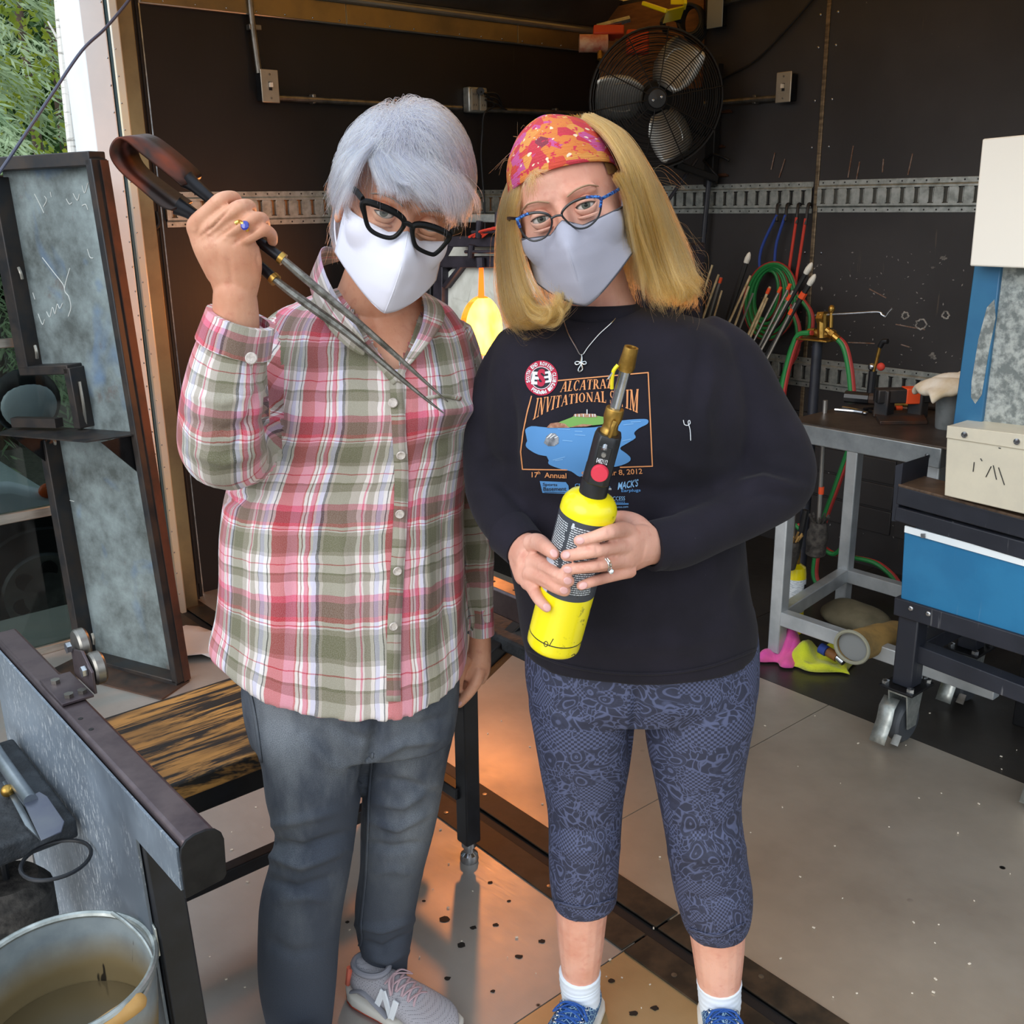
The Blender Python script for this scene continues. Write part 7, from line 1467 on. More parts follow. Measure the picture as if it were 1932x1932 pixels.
# ------------------------------------------------------------------ flat print helpers
def text_polys(body, bold=0., shear=0.):
    c = bpy.data.curves.new('tmp_text', 'FONT'); c.body = body; c.resolution_u = 3; c.offset = bold; c.shear = shear
    o = bpy.data.objects.new('tmp_text', c); COL.objects.link(o); dg = bpy.context.evaluated_depsgraph_get(); dg.update(); m_ = o.evaluated_get(dg).to_mesh()
    v = np.array([q.co[:2] for q in m_.vertices]); f = [tuple(p.vertices) for p in m_.polygons]; o.evaluated_get(dg).to_mesh_clear(); bpy.data.objects.remove(o); bpy.data.curves.remove(c)
    v = v-v.min(0); return v/np.array([v[:, 0].max(), v[:, 1].max()]), f
def finer(v2, f, mx):
    bm = bmesh.new(); vs = [bm.verts.new((q[0], q[1], 0)) for q in v2]
    for q in f:
        try: bm.faces.new([vs[i] for i in q])
        except ValueError: pass
    bmesh.ops.triangulate(bm, faces=bm.faces)
    for _ in range(5):
        es = [e_ for e_ in bm.edges if e_.calc_length() > mx]
        if not es: break
        bmesh.ops.subdivide_edges(bm, edges=es, cuts=1); bmesh.ops.triangulate(bm, faces=bm.faces)
    bm.verts.index_update(); v = np.array([q.co[:2] for q in bm.verts]); ff = [tuple(q.index for q in p.verts) for p in bm.faces]; bm.free(); return v, ff
def stick(name, v2, f, hit, mat, parent, off=.0012, mx=9):
    v, ff = finer(v2, f, mx); P = [hit(x, y, off)[0] for x, y in v]; ok = [p is not None for p in P]; ix = {}; g = G()
    for i, p in enumerate(P):
        if ok[i]: ix[i] = len(g.v); g.v.append(tuple(p))
    for q in ff:
        if all(ok[i] for i in q):
            a, b, c = (np.array(g.v[ix[i]]) for i in q); q = q if np.cross(b-a, c-a)@(EYE-a) > 0 else q[::-1]; g.f.append(tuple(ix[i] for i in q)); g.uv.append(None)
    return build(name, g, mat, parent, smooth=60)
def poly_print(name, pts, hit, mat, parent, off=.0012, mx=9): return stick(name, [V(*q) for q in pts], [tuple(range(len(pts)))], hit, mat, parent, off, mx)
def line_print(name, pts, w, hit, mat, parent, off=.0012, closed=False):
    p = [V(*q) for q in pts]; vs, fs = [], []
    for a, b in zip(p, p[1:]+([p[0]] if closed else [])):
        d = (b-a)/np.linalg.norm(b-a); n_ = V(-d[1], d[0])*w/2; k = len(vs); vs += [a-n_-d*w*.3, b-n_+d*w*.3, b+n_+d*w*.3, a+n_-d*w*.3]; fs.append((k, k+1, k+2, k+3))
    return stick(name, vs, fs, hit, mat, parent, off)
def warp(v, x0, x1, base, top):   # text unit box to photo points; base/top are functions of u giving (x, y)
    return [tuple(np.array(base(u))*(1-w)+np.array(top(u))*w) for u, w in v]
def txt(name, s, bl_, br_, tl, hit, mat, parent, bold=.0, off=.0014, shear=0.):
    v, f = text_polys(s, bold, shear); bl_, br_, tl = V(*bl_), V(*br_), V(*tl); return stick(name, [bl_+(br_-bl_)*u+(tl-bl_)*w for u, w in v], f, hit, mat, parent, off)
# serif capitals drawn as strokes
def rect(x0, y0, x1, y1): return [(x0, y0), (x1, y0), (x1, y1), (x0, y1)]
def diag(x0, y0, x1, y1, w): return [(x0, y0), (x0+w, y0), (x1+w, y1), (x1, y1)]
def arcq(cx, cy, rx, ry, a0, a1, tk, tn, n=14):
    out = []
    for i in range(n):
        q = []
        for j in (i, i+1):
            a = math.radians(a0+(a1-a0)*j/n); w = tn+(tk-tn)*abs(math.cos(a)); q.append(((cx+rx*math.cos(a), cy+ry*math.sin(a)), (cx+(rx-w)*math.cos(a), cy+(ry-w*.75)*math.sin(a))))
        out.append([q[0][0], q[1][0], q[1][1], q[0][1]])
    return out
TK, TN, SF = .19, .075, .055
def srf(x, y, w=.16): return rect(x-w, y, x+w, y+SF)
GL = {'A': (.78, [diag(.04, 0, .36, 1, TN), diag(.56, 0, .33, 1, TK), rect(.18, .32, .56, .37), srf(.08, 0, .10), srf(.64, 0, .14)]), 'L': (.62, [rect(.1, 0, .1+TK, 1), rect(.1, 0, .56, TN), rect(.52, 0, .56, .26), srf(.17, 0), srf(.17, .955)]),
      'C': (.72, arcq(.40, .5, .37, .52, 50, 310, TK, TN)+[rect(.60, .68, .64, .98)]), 'T': (.70, [rect(.275, 0, .275+TK, 1), rect(.03, .945, .67, 1), rect(.03, .74, .07, 1), rect(.63, .74, .67, 1), srf(.35, 0)]),
      'R': (.78, [rect(.1, 0, .1+TK, 1), diag(.58, 0, .30, .5, TK), srf(.17, 0), srf(.68, 0, .1), rect(.02, .955, .3, 1), rect(.2, .46, .38, .51), rect(.2, .945, .38, 1)]+arcq(.36, .73, .27, .275, -90, 90, TK, TN)),
      'Z': (.68, [rect(.05, .945, .62, 1), rect(.05, 0, .63, TN), diag(.04, 0, .46, 1, TK), rect(.05, .74, .09, 1), rect(.59, 0, .63, .26)]), 'I': (.38, [rect(.115, 0, .115+TK, 1), srf(.19, 0), srf(.19, .955)]),
      'N': (.86, [rect(.14, 0, .14+TN, 1), rect(.68, 0, .68+TN, 1), diag(.60, 0, .08, 1, TK), srf(.16, 0, .13), srf(.12, .955, .1), srf(.70, .955, .13)]), 'V': (.76, [diag(.34, 0, .06, 1, TK), diag(.36, 0, .64, 1, TN), srf(.12, .955, .13), srf(.66, .955, .1)]),
      'O': (.80, arcq(.40, .5, .37, .52, 0, 360, TK, TN, 24)), 'S': (.58, arcq(.28, .74, .22, .27, 40, 270, .12, TN)+arcq(.28, .26, .25, .27, -140, 90, .13, TN)+[rect(.44, .72, .48, .98), rect(.05, .03, .09, .30)]),
      'W': (1.08, [diag(.28, 0, .05, 1, TK), diag(.30, 0, .50, 1, TN), diag(.68, 0, .45, 1, TK), diag(.70, 0, .95, 1, TN), srf(.1, .955, .13), srf(.98, .955, .1)]), 'M': (1.0, [rect(.12, 0, .12+TN, 1), rect(.76, 0, .76+TK, 1), diag(.44, 0, .10, 1, TK), diag(.46, 0, .78, 1, TN), srf(.14, 0, .13), srf(.83, 0, .15), srf(.08, .955, .08), srf(.86, .955, .12)])}
def serif(word, track=.06):
    x = 0; P = []
    for c in word:
        if c == ' ': x += .30; continue
        w, ps = GL[c]; P += [[(x+a, b) for a, b in p] for p in ps]; x += w+track
    vs, fs = [], []
    for p in P: fs.append(tuple(range(len(vs), len(vs)+len(p)))); vs += [(a/(x-track), b) for a, b in p]
    return vs, fs
quad = lambda p0, p1, p2: (lambda u: V(*p0)*(1-u)*(1-2*u)+V(*p1)*4*u*(1-u)+V(*p2)*u*(2*u-1))
M('ink_orange', '#cf8a58', .8); M('ink_blue', '#4f86bd', .8); M('ink_green', '#6d9a4c', .8); M('ink_brown', '#8a5a44', .8, 0, '#b08a70', 120); M('ink_grey', '#4a4d55', .8, 0, '#8d9096', 90); M('ink_white', '#d9dde2', .8); M('ink_red', '#b0203f', .8); M('ink_dark', '#20222c', .8); M('ink_pale', '#7fb0dc', .8)
I = MATS
sp2 = lambda L: [tuple(q[:2]) for q in spl([(*q, 0) for q in c8(L)], 3, True)]
pp_ = lambda n, pts, m_, off=.0012: poly_print(n, pts, hitB, I[m_], swB, off)
c8 = lambda L: [(880+x/4.391, 620+y/4.391) for x, y in L]
line_print('print_frame', [(1049, 719), (1222.5, 703.5), (1230.5, 879), (1170, 881)], 2.2, hitB, I['ink_orange'], swB); line_print('print_frame', [(1070, 886), (987, 885), (983.5, 852), (988, 815), (996, 775), (1003, 748)], 2.2, hitB, I['ink_orange'], swB)
pp_('lake_print', sp2([(490, 845), (540, 808), (660, 818), (860, 822), (1060, 818), (1200, 790), (1290, 762), (1440, 750), (1500, 756), (1498, 790), (1430, 825), (1388, 865), (1400, 905), (1330, 950), (1272, 990), (1320, 1030), (1358, 1068), (1340, 1105), (1240, 1140), (1080, 1150), (1000, 1190), (940, 1224), (870, 1180), (800, 1165), (700, 1130), (680, 1105), (690, 1062), (600, 1042), (530, 1005), (494, 965), (520, 912), (580, 874)]), 'ink_blue')
pp_('island_print', c8([(690, 815), (790, 768), (870, 738), (900, 722), (1070, 722), (1090, 748), (1190, 742), (1160, 790), (1050, 802), (860, 818)]), 'ink_green', .0018)
pp_('rock_print', c8([(668, 822), (700, 786), (760, 778), (820, 790), (845, 812), (860, 822)]), 'ink_brown', .0022); pp_('rock_print', c8([(860, 818), (960, 792), (1050, 798), (1000, 812)]), 'ink_brown', .0022)
pp_('building_print', c8([(888, 728), (895, 710), (960, 706), (1070, 710), (1084, 735), (1000, 738)]), 'ink_brown', .0022); line_print('tower_print', c8([(1000, 712), (1000, 675)]), 1.6, hitB, I['ink_white'], swB, .0022)
for x in (905, 935, 970, 1020, 1045, 1065): line_print('building_print', c8([(x, 712), (x+1, 732)]), 1.4, hitB, I['ink_white'], swB, .0026)
pp_('boulder_print', c8([(645, 945), (668, 890), (700, 866), (740, 868), (768, 905), (766, 950), (730, 972), (680, 972)]), 'ink_grey', .0018)
for a, b in (((672, 905), (700, 885)), ((700, 905), (735, 880)), ((735, 905), (760, 893)), ((690, 890), (710, 870))): line_print('boulder_print', c8([a, b]), 1.5, hitB, I['ink_white'], swB, .0022)
for a, b in (((760, 830), (860, 836)), ((900, 880), (985, 885)), ((800, 925), (880, 932)), ((720, 1085), (820, 1060)), ((1300, 800), (1380, 790)), ((1290, 930), (1360, 915)), ((900, 850), (960, 853)), ((740, 1090), (800, 1080)), ((1360, 775), (1440, 772))): line_print('wave_print', c8([a, b]), 1.1, hitB, I['ink_pale'], swB, .0018)
v, fq = serif('ALCATRAZ'); stick('lettering', warp(v, 0, 1, quad((1057, 740.5), (1106, 736), (1156, 733)), quad((1061, 721), (1108, 717), (1153, 716))), fq, hitB, I['ink_orange'], swB, .0014)
v, fq = serif('INVITATIONAL SWIM'); stick('lettering', warp(v, 0, 1, quad((1005, 793), (1103, 759), (1203, 780)), quad((1013, 752), (1103, 742), (1205, 735))), fq, hitB, I['ink_orange'], swB, .0014)
txt('lettering', '17   Annual', (1004, 900), (1069, 902), (1004, 890), hitB, I['ink_orange'], swB, .012); txt('lettering', 'th', (1013, 894), (1020, 894), (1013, 888), hitB, I['ink_orange'], swB, .01)
txt('lettering', 'September 8, 2012', (1098, 902), (1212, 896), (1097, 889), hitB, I['ink_orange'], swB, .012)
pp_('sponsor_box', [(1019, 907), (1068, 909), (1073, 916), (1074, 931), (1024, 929)], 'ink_blue'); txt('lettering', 'Sports', (1025, 917), (1052, 918), (1025, 910), hitB, I['ink_dark'], swB, .012, .0018); txt('lettering', 'Basement', (1026, 925), (1069, 925), (1026, 917.5), hitB, I['ink_dark'], swB, .012, .0018)
line_print('lettering', [(1028, 927.3), (1066, 928)], .9, hitB, I['ink_dark'], swB, .0018)
txt('lettering', 'CIO', (1085, 919), (1103, 919), (1085, 911.5), hitB, I['ink_blue'], swB, .015); txt('lettering', 'K', (1143, 919), (1152, 919), (1143, 911.5), hitB, I['ink_blue'], swB, .015); txt('lettering', '.com', (1141, 924), (1153, 924), (1141, 920.5), hitB, I['ink_white'], swB, .01); txt('lettering', 'www', (1086, 924), (1098, 924), (1086, 921), hitB, I['ink_white'], swB, .005)
txt('lettering', "MACK'S", (1165, 924), (1203, 917), (1167, 909), hitB, I['ink_pale'], swB, .02); txt('lettering', 'Earplugs', (1172, 930), (1208, 929), (1172, 922.5), hitB, I['ink_blue'], swB, .01)
txt('lettering', 'ACCESS', (1150, 943.5), (1179, 943.5), (1150, 936), hitB, I['ink_pale'], swB, .006); line_print('sponsor_line', [(1152, 950), (1185, 950)], 3, hitB, I['ink_blue'], swB); txt('lettering', 'Outdoors', (1152, 948), (1179, 948), (1152, 944), hitB, I['ink_blue'], swB, .004); txt('lettering', 'forms.com', (1160, 958), (1185, 957), (1160, 954), hitB, I['ink_pale'], swB, .004)
# round club badge
bc_, bx_, by_ = V(1022, 714), 31, 33
cir = lambda k, n=36: [(bc_[0]+bx_*k*math.cos(2*PI*i/n), bc_[1]+by_*k*math.sin(2*PI*i/n)) for i in range(n)]
pp_('badge_print', cir(1.0), 'ink_red', .0016); bi = poly_print('badge_print', cir(.60), hitB, I['ink_dark'], swB, .0022); line_print('badge_ring', cir(.63), 1.1, hitB, I['ink_white'], swB, .0024, True)
txt('badge_lettering', 'E', (1003, 726), (1017, 727), (1006, 702), hitB, I['ink_white'], swB, .05, .0026); txt('badge_lettering', 'E', (1041, 722), (1028, 724), (1039, 701), hitB, I['ink_white'], swB, .03, .0026); txt('badge_lettering', 'S', (1015, 731), (1030, 730), (1015, 698), hitB, I['ink_red'], swB, .05, .0032)
def arc_text(s, a0, a1, k, h, inward):
    for i, c in enumerate(s):
        if c == ' ': continue
        a = math.radians(a0+(a1-a0)*(i+.5)/len(s)); C_ = V(bc_[0]+bx_*k*math.cos(a), bc_[1]-by_*k*math.sin(a)); up2 = V(math.cos(a), -math.sin(a))*(1 if not inward else -1); rt2 = V(-up2[1], up2[0]); v_, f_2 = text_polys(c, .03); w_ = 4.2 if c not in 'I' else 1.5
        stick('badge_lettering', [C_+rt2*(u-.5)*w_+up2*(q-.5)*h for u, q in v_], f_2, hitB, I['ink_white'], swB, .0026)
arc_text('SOUTH END ROWING CLUB', 200, -20, .81, 7, False); arc_text('Founded 1873', 228, 338, .82, 7, True)
build('loose_thread', G().tube(spl([q for q in [hitB(x, y, .002)[0] for x, y in ((1288, 793), (1290, 801), (1296, 803), (1301, 799), (1300, 794), (1297, 797), (1301, 812), (1302, 831))] if q is not None], 5), .0006, 5), I['ink_white'], swB)
# number stamped on the torch face
v_, f_2 = text_polys('0482112', .01); o3 = at(axt(862), -bw_*.36, .0232); g = G().add([o3+sc2*bw_*.82*a+td*.0068*b for a, b in v_], f_2); build('serial_number', g, I['ink_white'], to, smooth=0)

# ------------------------------------------------------------------ tongs raised in the hand
tg = thing('tongs', 'long dark steel spring tongs with two tapering blades held up across the plaid shirt', 'tongs', yy(440, 430, 1.42))
def blued():
    t = NT('blued_steel'); v = t.co(); n = t.noise(v, 14, 3); t.set('Base Color', t.mix(t.ramp(n, [(.46, 0.), (.66, 1.)]), lin('#3a302d'), lin('#7a3a26'))); t.set('Metallic', .75); t.set('Roughness', .36); return t.m
blued(); M('blade_steel', '#8d8a82', .38, .8, '#5c5850', 70, r2=.55, bump=.25, bs=160); M('handle_dark', '#26262a', .35, .6)
near = [(345, 350, 1.395), (330, 337, 1.392), (300, 313, 1.388), (262, 283, 1.384), (240, 264, 1.382), (224, 258, 1.382), (212, 267, 1.384), (206, 284, 1.386), (211, 304, 1.388), (230, 328, 1.390), (265, 358, 1.394), (303, 390, 1.398), (325, 398, 1.40)]
far = [(372, 344, 1.435), (380, 328, 1.437), (352, 300, 1.433), (312, 268, 1.428), (292, 256, 1.426), (274, 252, 1.426), (263, 259, 1.428), (257, 274, 1.430), (262, 298, 1.432), (278, 321, 1.434), (310, 347, 1.438), (345, 372, 1.442), (362, 384, 1.443)]
na, fa = spl([yy(*q) for q in near], 4), spl([yy(*q) for q in far], 4); o = build('spring_loop', G().grid([[a, a*.5+b*.5, b] for a, b in zip(na, fa)]), MATS['blued_steel'], tg, smooth=60); o.modifiers.new('thick', 'SOLIDIFY').thickness = .003
for k, (P3, Bl) in enumerate([([(352, 338, 1.418), (372, 354, 1.418), (405, 382, 1.42), (450, 422, 1.425), (493, 458, 1.425), (532, 488, 1.422)], [(530, 486, 1.422, 11), (560, 512, 1.424, 13), (610, 554, 1.426, 12.5), (680, 612, 1.432, 10.5), (760, 682, 1.442, 7.5), (815, 732, 1.45, 4.5), (845, 758, 1.455, 2)]),
                            ([(335, 388, 1.42), (360, 402, 1.421), (400, 430, 1.43), (450, 468, 1.432), (498, 508, 1.428), (518, 527, 1.422)], [(515, 524, 1.422, 10), (545, 548, 1.420, 13), (600, 588, 1.420, 14), (660, 632, 1.424, 12.5), (740, 700, 1.435, 8.5), (800, 750, 1.446, 5), (838, 780, 1.452, 2)])]):
    P_ = spl([yy(*q) for q in P3], 5); build('handle_rod', G().tube(P_, np.interp(np.arange(len(P_)), [0, 4, 9, 99], [.013, .0095, .0075, .0075]), 12), MATS['handle_dark'], tg)
    e_ = P_[-1]; d = nrm(P_[-1]-P_[-2]); build('brass_joint', G().tube([e_-d*.004, e_+d*.003], .0088, 12), MATS['brass'], tg)
    W3 = np.array([[*yy(x, y, Y), r_*depth(yy(x, y, Y))/1932] for x, y, Y, r_ in Bl]); Q_ = spl(W3, 5); build('blade', G().tube(Q_[:, :3], Q_[:, 3], 8, flat=.62), MATS['blade_steel'], tg, smooth=30)

# ------------------------------------------------------------------ shoes
def shoe(person, H0, T0, kind, label):
    d = T0-H0; d[2] = 0; L = np.linalg.norm(d); d = d/L; s_ = np.cross(d, DZ); n = 30
    S = np.linspace(0, 1, 17); wv = np.interp(S, [0, .04, .12, .25, .4, .55, .7, .82, .92, .98, 1], [.012, .026, .034, .036, .036, .042, .049, .049, .040, .022, .006]); 
    run = kind == 'runner'
    hv = np.interp(S, [0, .06, .2, .32, .42, .55, .7, .85, .96, 1], [.075, .095, .088, .086, .088, .078, .062, .052, .042, .026] if run else [.06, .075, .070, .070, .075, .066, .052, .046, .040, .024]); z0 = .022 if run else .014
    R = []
    for s, w, h in zip(S, wv, hv):
        c = H0+d*L*s; c[2] = 0; th = 2*PI*np.arange(n)/n; x = w*spow(np.cos(th), .85); z = z0+(h-z0)*.5+(h-z0)*.5*spow(np.sin(th), .75); x = x*np.where(z > z0+(h-z0)*.5, 1-.35*((z-z0)/(h-z0)-.5)*(1.2 if s < .6 else .8), 1); R.append(c+x[:, None]*s_+z[:, None]*DZ)
    g = G(); g.rings(R); tf = [i for i, q in enumerate(S) if .10 < q < .36]; sh = build('shoe', g, MATS['shoe_grey' if run else 'shoe_blue'], person, smooth=50, label=label)
    sh.modifiers.new('sub', 'SUBSURF').render_levels = 1
    R = []; zs = np.interp(S, [0, .15, .5, .8, 1], [.038, .034, .026, .02, .03]) if run else np.interp(S, [0, 1], [.022, .024])
    for s, w, zt in zip(S, wv, zs):
        c = H0+d*(L*s+(s-.5)*.012); c[2] = 0; th = 2*PI*np.arange(n)/n; w2 = w+.005; z = np.interp(s, [0, .08, .85, 1], [.006, 0, 0, .012]); R.append(c+w2*spow(np.cos(th), .6)[:, None]*s_+(z+(zt-z)*(.5+.5*spow(np.sin(th), .5)))[:, None]*DZ)
    g = G(); g.rings(R); build('sole', g, MATS['sole_white'], sh, smooth=40)
    if run:
        R2 = [[q-DZ*(q[2]*.999-max(0., min(q[2], .006))) for q in r_] for r_ in R]; R2 = [[np.array([q[0], q[1], min(q[2], .0065)+.0]) for q in r_] for r_ in R]; g = G(); g.rings([[q+(q-np.mean(r_, 0))*.012 for q in r_] for r_ in R2]); build('outsole', g, M('coral_sole', '#b8452f', .6), sh)
    top = lambda s, u: H0*V(1, 1, 0)+d*L*s+s_*u+DZ*(np.interp(s, S, hv)+.002-abs(u)*.25)
    for k in range(5):
        a = .40+.055*k; build('lace', G().tube(spl([top(a, -.022), top(a+.02, -.008)+DZ*.003, top(a+.035, .010)+DZ*.002, top(a+.05, .022)], 4), .0026, 7, flat=.6), MATS['lace_mauve' if run else 'lace_blue'], sh); build('lace', G().tube(spl([top(a, .022), top(a+.02, .008)+DZ*.004, top(a+.035, -.010)+DZ*.003, top(a+.05, -.022)], 4), .0026, 7, flat=.6), MATS['lace_mauve' if run else 'lace_blue'], sh)
        if not run:
            for u in (-.024, .024): build('eyelet', G().tube([top(a, u)+.0045*(d*math.cos(w)+s_*math.sin(w))+DZ*.001 for w in np.linspace(0, 2*PI, 14, False)], .0014, 6, closed=True), MATS['chrome'], sh)
    for sg in (-1, 1): build('lace_bow', G().tube(spl([top(.42, 0)+DZ*.004, top(.44, sg*.02)+DZ*.008, top(.50, sg*.034)+DZ*.002, top(.47, sg*.018)+DZ*.006, top(.42, 0)+DZ*.005], 5), .0024, 7, flat=.6), MATS['lace_mauve' if run else 'lace_blue'], sh)
    build('collar_lining', G().tube([H0*V(1, 1, 0)+d*L*(.20+.15*math.cos(w))+s_*.030*math.sin(w)+DZ*(.090 if run else .073) for w in np.linspace(0, 2*PI, 26, False)], .006 if run else .0035, 8, closed=True), MATS['lining_grey' if run else 'shoe_blue'], sh)
    return sh, d, L, s_, S, wv, hv
def mesh_knit():
    t = NT('shoe_grey'); v = t.co(); d = t.vor(v, 300, rnd=.1); t.set('Base Color', t.mix(t.ramp(d, [(.18, 0.), (.3, 1.)]), lin('#55555a'), lin('#a3a0a6'))); t.set('Roughness', .8); t.bump(d, .6, .001); return t.m
mesh_knit()
def bandana():
    t = NT('shoe_blue'); v = t.co(); d = t.vor(v, 120, 'DISTANCE_TO_EDGE'); d2 = t.vor(v, 70); rg = t.math('FRACT', t.math('MULTIPLY', d2, 6.)); c = t.mix(t.ramp(d, [(.04, 1.), (.08, 0.)]), lin('#143f78'), lin('#9fc4d8')); c = t.mix(t.math('MULTIPLY', t.ramp(rg, [(.3, 0.), (.35, 1.), (.5, 1.), (.55, 0.)]), t.ramp(d2, [(.3, 1.), (.34, 0.)])), c, lin('#b9d4de')); t.set('Base Color', c); t.set('Roughness', .8); return t.m
bandana(); M('sole_white', '#d8d4cb', .6, bump=.1); M('lace_mauve', '#b59aa0', .8); M('lace_blue', '#1f4f9a', .8); M('lining_grey', '#84848c', .85); M('sock_white', '#d9e2ee', .9)
Hh, Tt = zz(668, 1872, 0), zz(862, 1968, 0)
sA = shoe(PA, Hh, Tt, 'runner', 'grey running shoe with coral edged sole'); sh, d, L, s_, S, wv, hv = sA
side = s_ if s_@(EYE-Hh) > 0 else -s_
def on_side(s, z): w = np.interp(s, S, wv)+.0035; return Hh*V(1, 1, 0)+d*L*s+side*w*(1-.3*max(0, (z-.045)/.05))+DZ*z
for a, b in (((.36, .036), (.42, .078)), ((.42, .078), (.52, .034)), ((.52, .034), (.56, .074))):
    P0, P1 = on_side(*a), on_side(*b); build('letter_mark', G().bar(P0, P1, .013, .004, side), MATS['ink_white'], sh, bevel=.001)
build('heel_tab', G().tube(spl([on_side(.02, .04), on_side(.05, .06), on_side(.06, .085)], 4), .006, 8), M('coral', '#e0735c', .7), sh); build('side_overlay', G().tube(spl([on_side(.1, .04), on_side(.22, .055), on_side(.34, .045), on_side(.48, .03)], 5), .006, 8, flat=.5), MATS['lining_grey'], sh)
H2, T2 = zz(590, 2010, 0), zz(540, 2180, 0); shoe(PA, H2, T2, 'runner', 'grey running shoe mostly cut off below the picture')
ankA = build('sock', G().tube([zz(700, 1858, .05), yy(716, 1820, 1.72), yy(726, 1795, 1.72)], .036, 18), MATS['sock_white'], PA)
hb1 = V(yy(1095, 1880, 1.62)[0]+.024, 1.672, 0); shoe(PB, hb1, hb1+V(-.095, -.222, 0), 'canvas', 'blue patterned canvas shoe, the one at left'); hb2 = V(yy(1358, 1890, 1.605)[0]+.004, 1.658, 0); shoe(PB, hb2, hb2+V(-.018, -.24, 0), 'canvas', 'blue patterned canvas shoe, the one at right')
for pts in ([(1094, 1832, 1.617, 39), (1094, 1850, 1.62, 38), (1095, 1862, 1.62, 37), (1096, 1880, 1.62, 36), (1097, 1900, 1.622, 33), (1098, 1912, 1.62, 30)], [(1357, 1850, 1.60, 42), (1357, 1868, 1.602, 40), (1358, 1885, 1.604, 39.5), (1358, 1905, 1.605, 37), (1359, 1925, 1.606, 34), (1359, 1938, 1.606, 30)]):
    p = limb(pts, 24, 5); R = np.array(p.R)
    for i in range(len(R)): c = R[i].mean(0); R[i] = c+(R[i]-c)*(1+.025*math.sin(i*2.1))
    g = G(); g.rings(R); build('sock', g, MATS['sock_white'], PB, smooth=80)
# ------------------------------------------------------------------ hair
def hairmat(name, cols, rough=.35):
    t = NT(name); hi = t.add('HairInfo'); c = t.ramp(hi.outputs['Random'], [((i+.5)/len(cols), lin(q)) for i, q in enumerate(cols)])
    h = t.add('BsdfHairPrincipled'); h.parametrization = 'COLOR'
    t.l(c, h.inputs['Color']); h.inputs['Roughness'].default_value = rough; h.inputs['Radial Roughness'].default_value = .4
    t.l(h.outputs[0], t.out.inputs[0]); return t.m
hairmat('hair_silver', ['#6c7084', '#9ca0ae', '#858098', '#b4b8c2', '#5c5c70', '#a2978a']); hairmat('hair_blond', ['#a8763a', '#c4914c', '#8e6030', '#d6a866', '#835830', '#b48142'])
def strands(name, L, mat, parent, r0=.00022, r1=.00006):
    cu = bpy.data.hair_curves.new(name); cu.add_curves([len(q) for q in L]); P = np.concatenate(L)-BASE[parent.name]; cu.points.foreach_set('position', P.astype(np.float32).ravel())
    R = np.concatenate([np.linspace(r0, r1, len(q)) for q in L]).astype(np.float32); at_ = cu.attributes.get('radius') or cu.attributes.new('radius', 'FLOAT', 'POINT'); at_.data.foreach_set('value', R)
    cu.materials.append(mat); return link(name, cu, parent)
def ellsurf(p, c, r): q = (p-c)/r; k = np.linalg.norm(q, axis=-1, keepdims=True); return c+(p-c)/k
SKC, SKR = V(0, -.012, .030), V(.0765, .098, .0985)
# short silver hair: strands follow the skull along a sweeping field
def short_hair(Hd, n, seed):
    r = np.random.default_rng(seed); out = []
    while len(out) < n:
        q = r.normal(size=3); q /= np.linalg.norm(q); p = SKC+SKR*q; x, y, z = p
        if y > .03 and z < .088-.25*max(0, abs(x)-.03)+r.normal()*.004: continue          # hairline over the forehead
        if y > .0 and z < .035: continue
        if z < -.055 or (abs(x) > .05 and y > -.03 and z < .012): continue
        if z < .005 and y > -.02: continue
        part = x+.052+r.normal()*.012; L_ = r.uniform(.055, .085) if z > .05 else r.uniform(.035, .055); front = y > -.01 and z > .06
        if front: L_ = r.uniform(.075, .105)
        if part > 0: dr = V(.75, .42 if y > -.03 else -.1, -.55)
        else: dr = V(-.62, .10 if y > -.02 else -.2, -.75)
        if y < -.05: dr = V(.35*np.sign(x), -.15, -1)
        pts = [p.copy()]; m_ = 11; off = 0; hgt = r.uniform(.003, .024) if z > .02 else r.uniform(.002, .010); ph = r.uniform(0, 6); jit = r.normal(size=3)*.30
        for i in range(m_):
            t_ = (i+1)/m_; g = dr+jit+V(0, 0, -.5*t_); 
            if front and part > 0 and t_ > .5: g = g+V(.1, -.15, -.5)
            nr = (pts[-1]-SKC)/SKR**2; nr /= np.linalg.norm(nr); g = g-nr*(g@nr); g /= np.linalg.norm(g); base = ellsurf(pts[-1]+g*L_/m_, SKC, SKR*(1+.0)); nr = (base-SKC)/SKR**2; nr /= np.linalg.norm(nr); pts.append(base+nr*(hgt*math.sin(PI*min(1, t_*1.15+.05))**.7+.002))
        out.append(Hd.w(np.array(pts)))
    return out
def cap(Hd, k, test, mat, parent, name):
    R = []; nu, nv = 60, 30
    g = G(); 
    for i in range(nv+1):
        th = PI*i/nv
        for j in range(nu): w = 2*PI*j/nu; g.v.append(tuple(SKC+SKR*k*V(math.sin(th)*math.sin(w), math.sin(th)*math.cos(w), math.cos(th))))
    V_ = np.array(g.v)
    for i in range(nv):
        for j in range(nu):
            q = (i*nu+j, (i+1)*nu+j, (i+1)*nu+(j+1) % nu, i*nu+(j+1) % nu)
            if all(test(*V_[a]) for a in q): g.f.append(q); g.uv.append(None)
    g.v = [tuple(q) for q in Hd.w(V_)]; return build(name, g, mat, parent, smooth=80)
M('scalp_silver', '#a4a6b2', .7, 0, '#8a8896', 60); M('scalp_blond', '#8f6a3c', .7, 0, '#6c4c2a', 60)
capA = cap(HA, 1.012, lambda x, y, z: not (y > .025 and z < .086) and not (y > 0 and z < .035) and z > -.055 and not (abs(x) > .05 and y > -.03 and z < .012) and not (z < .005 and y > -.02), MATS['scalp_silver'], PA, 'hair'); capA['label'] = 'short silver-grey hair swept to one side'
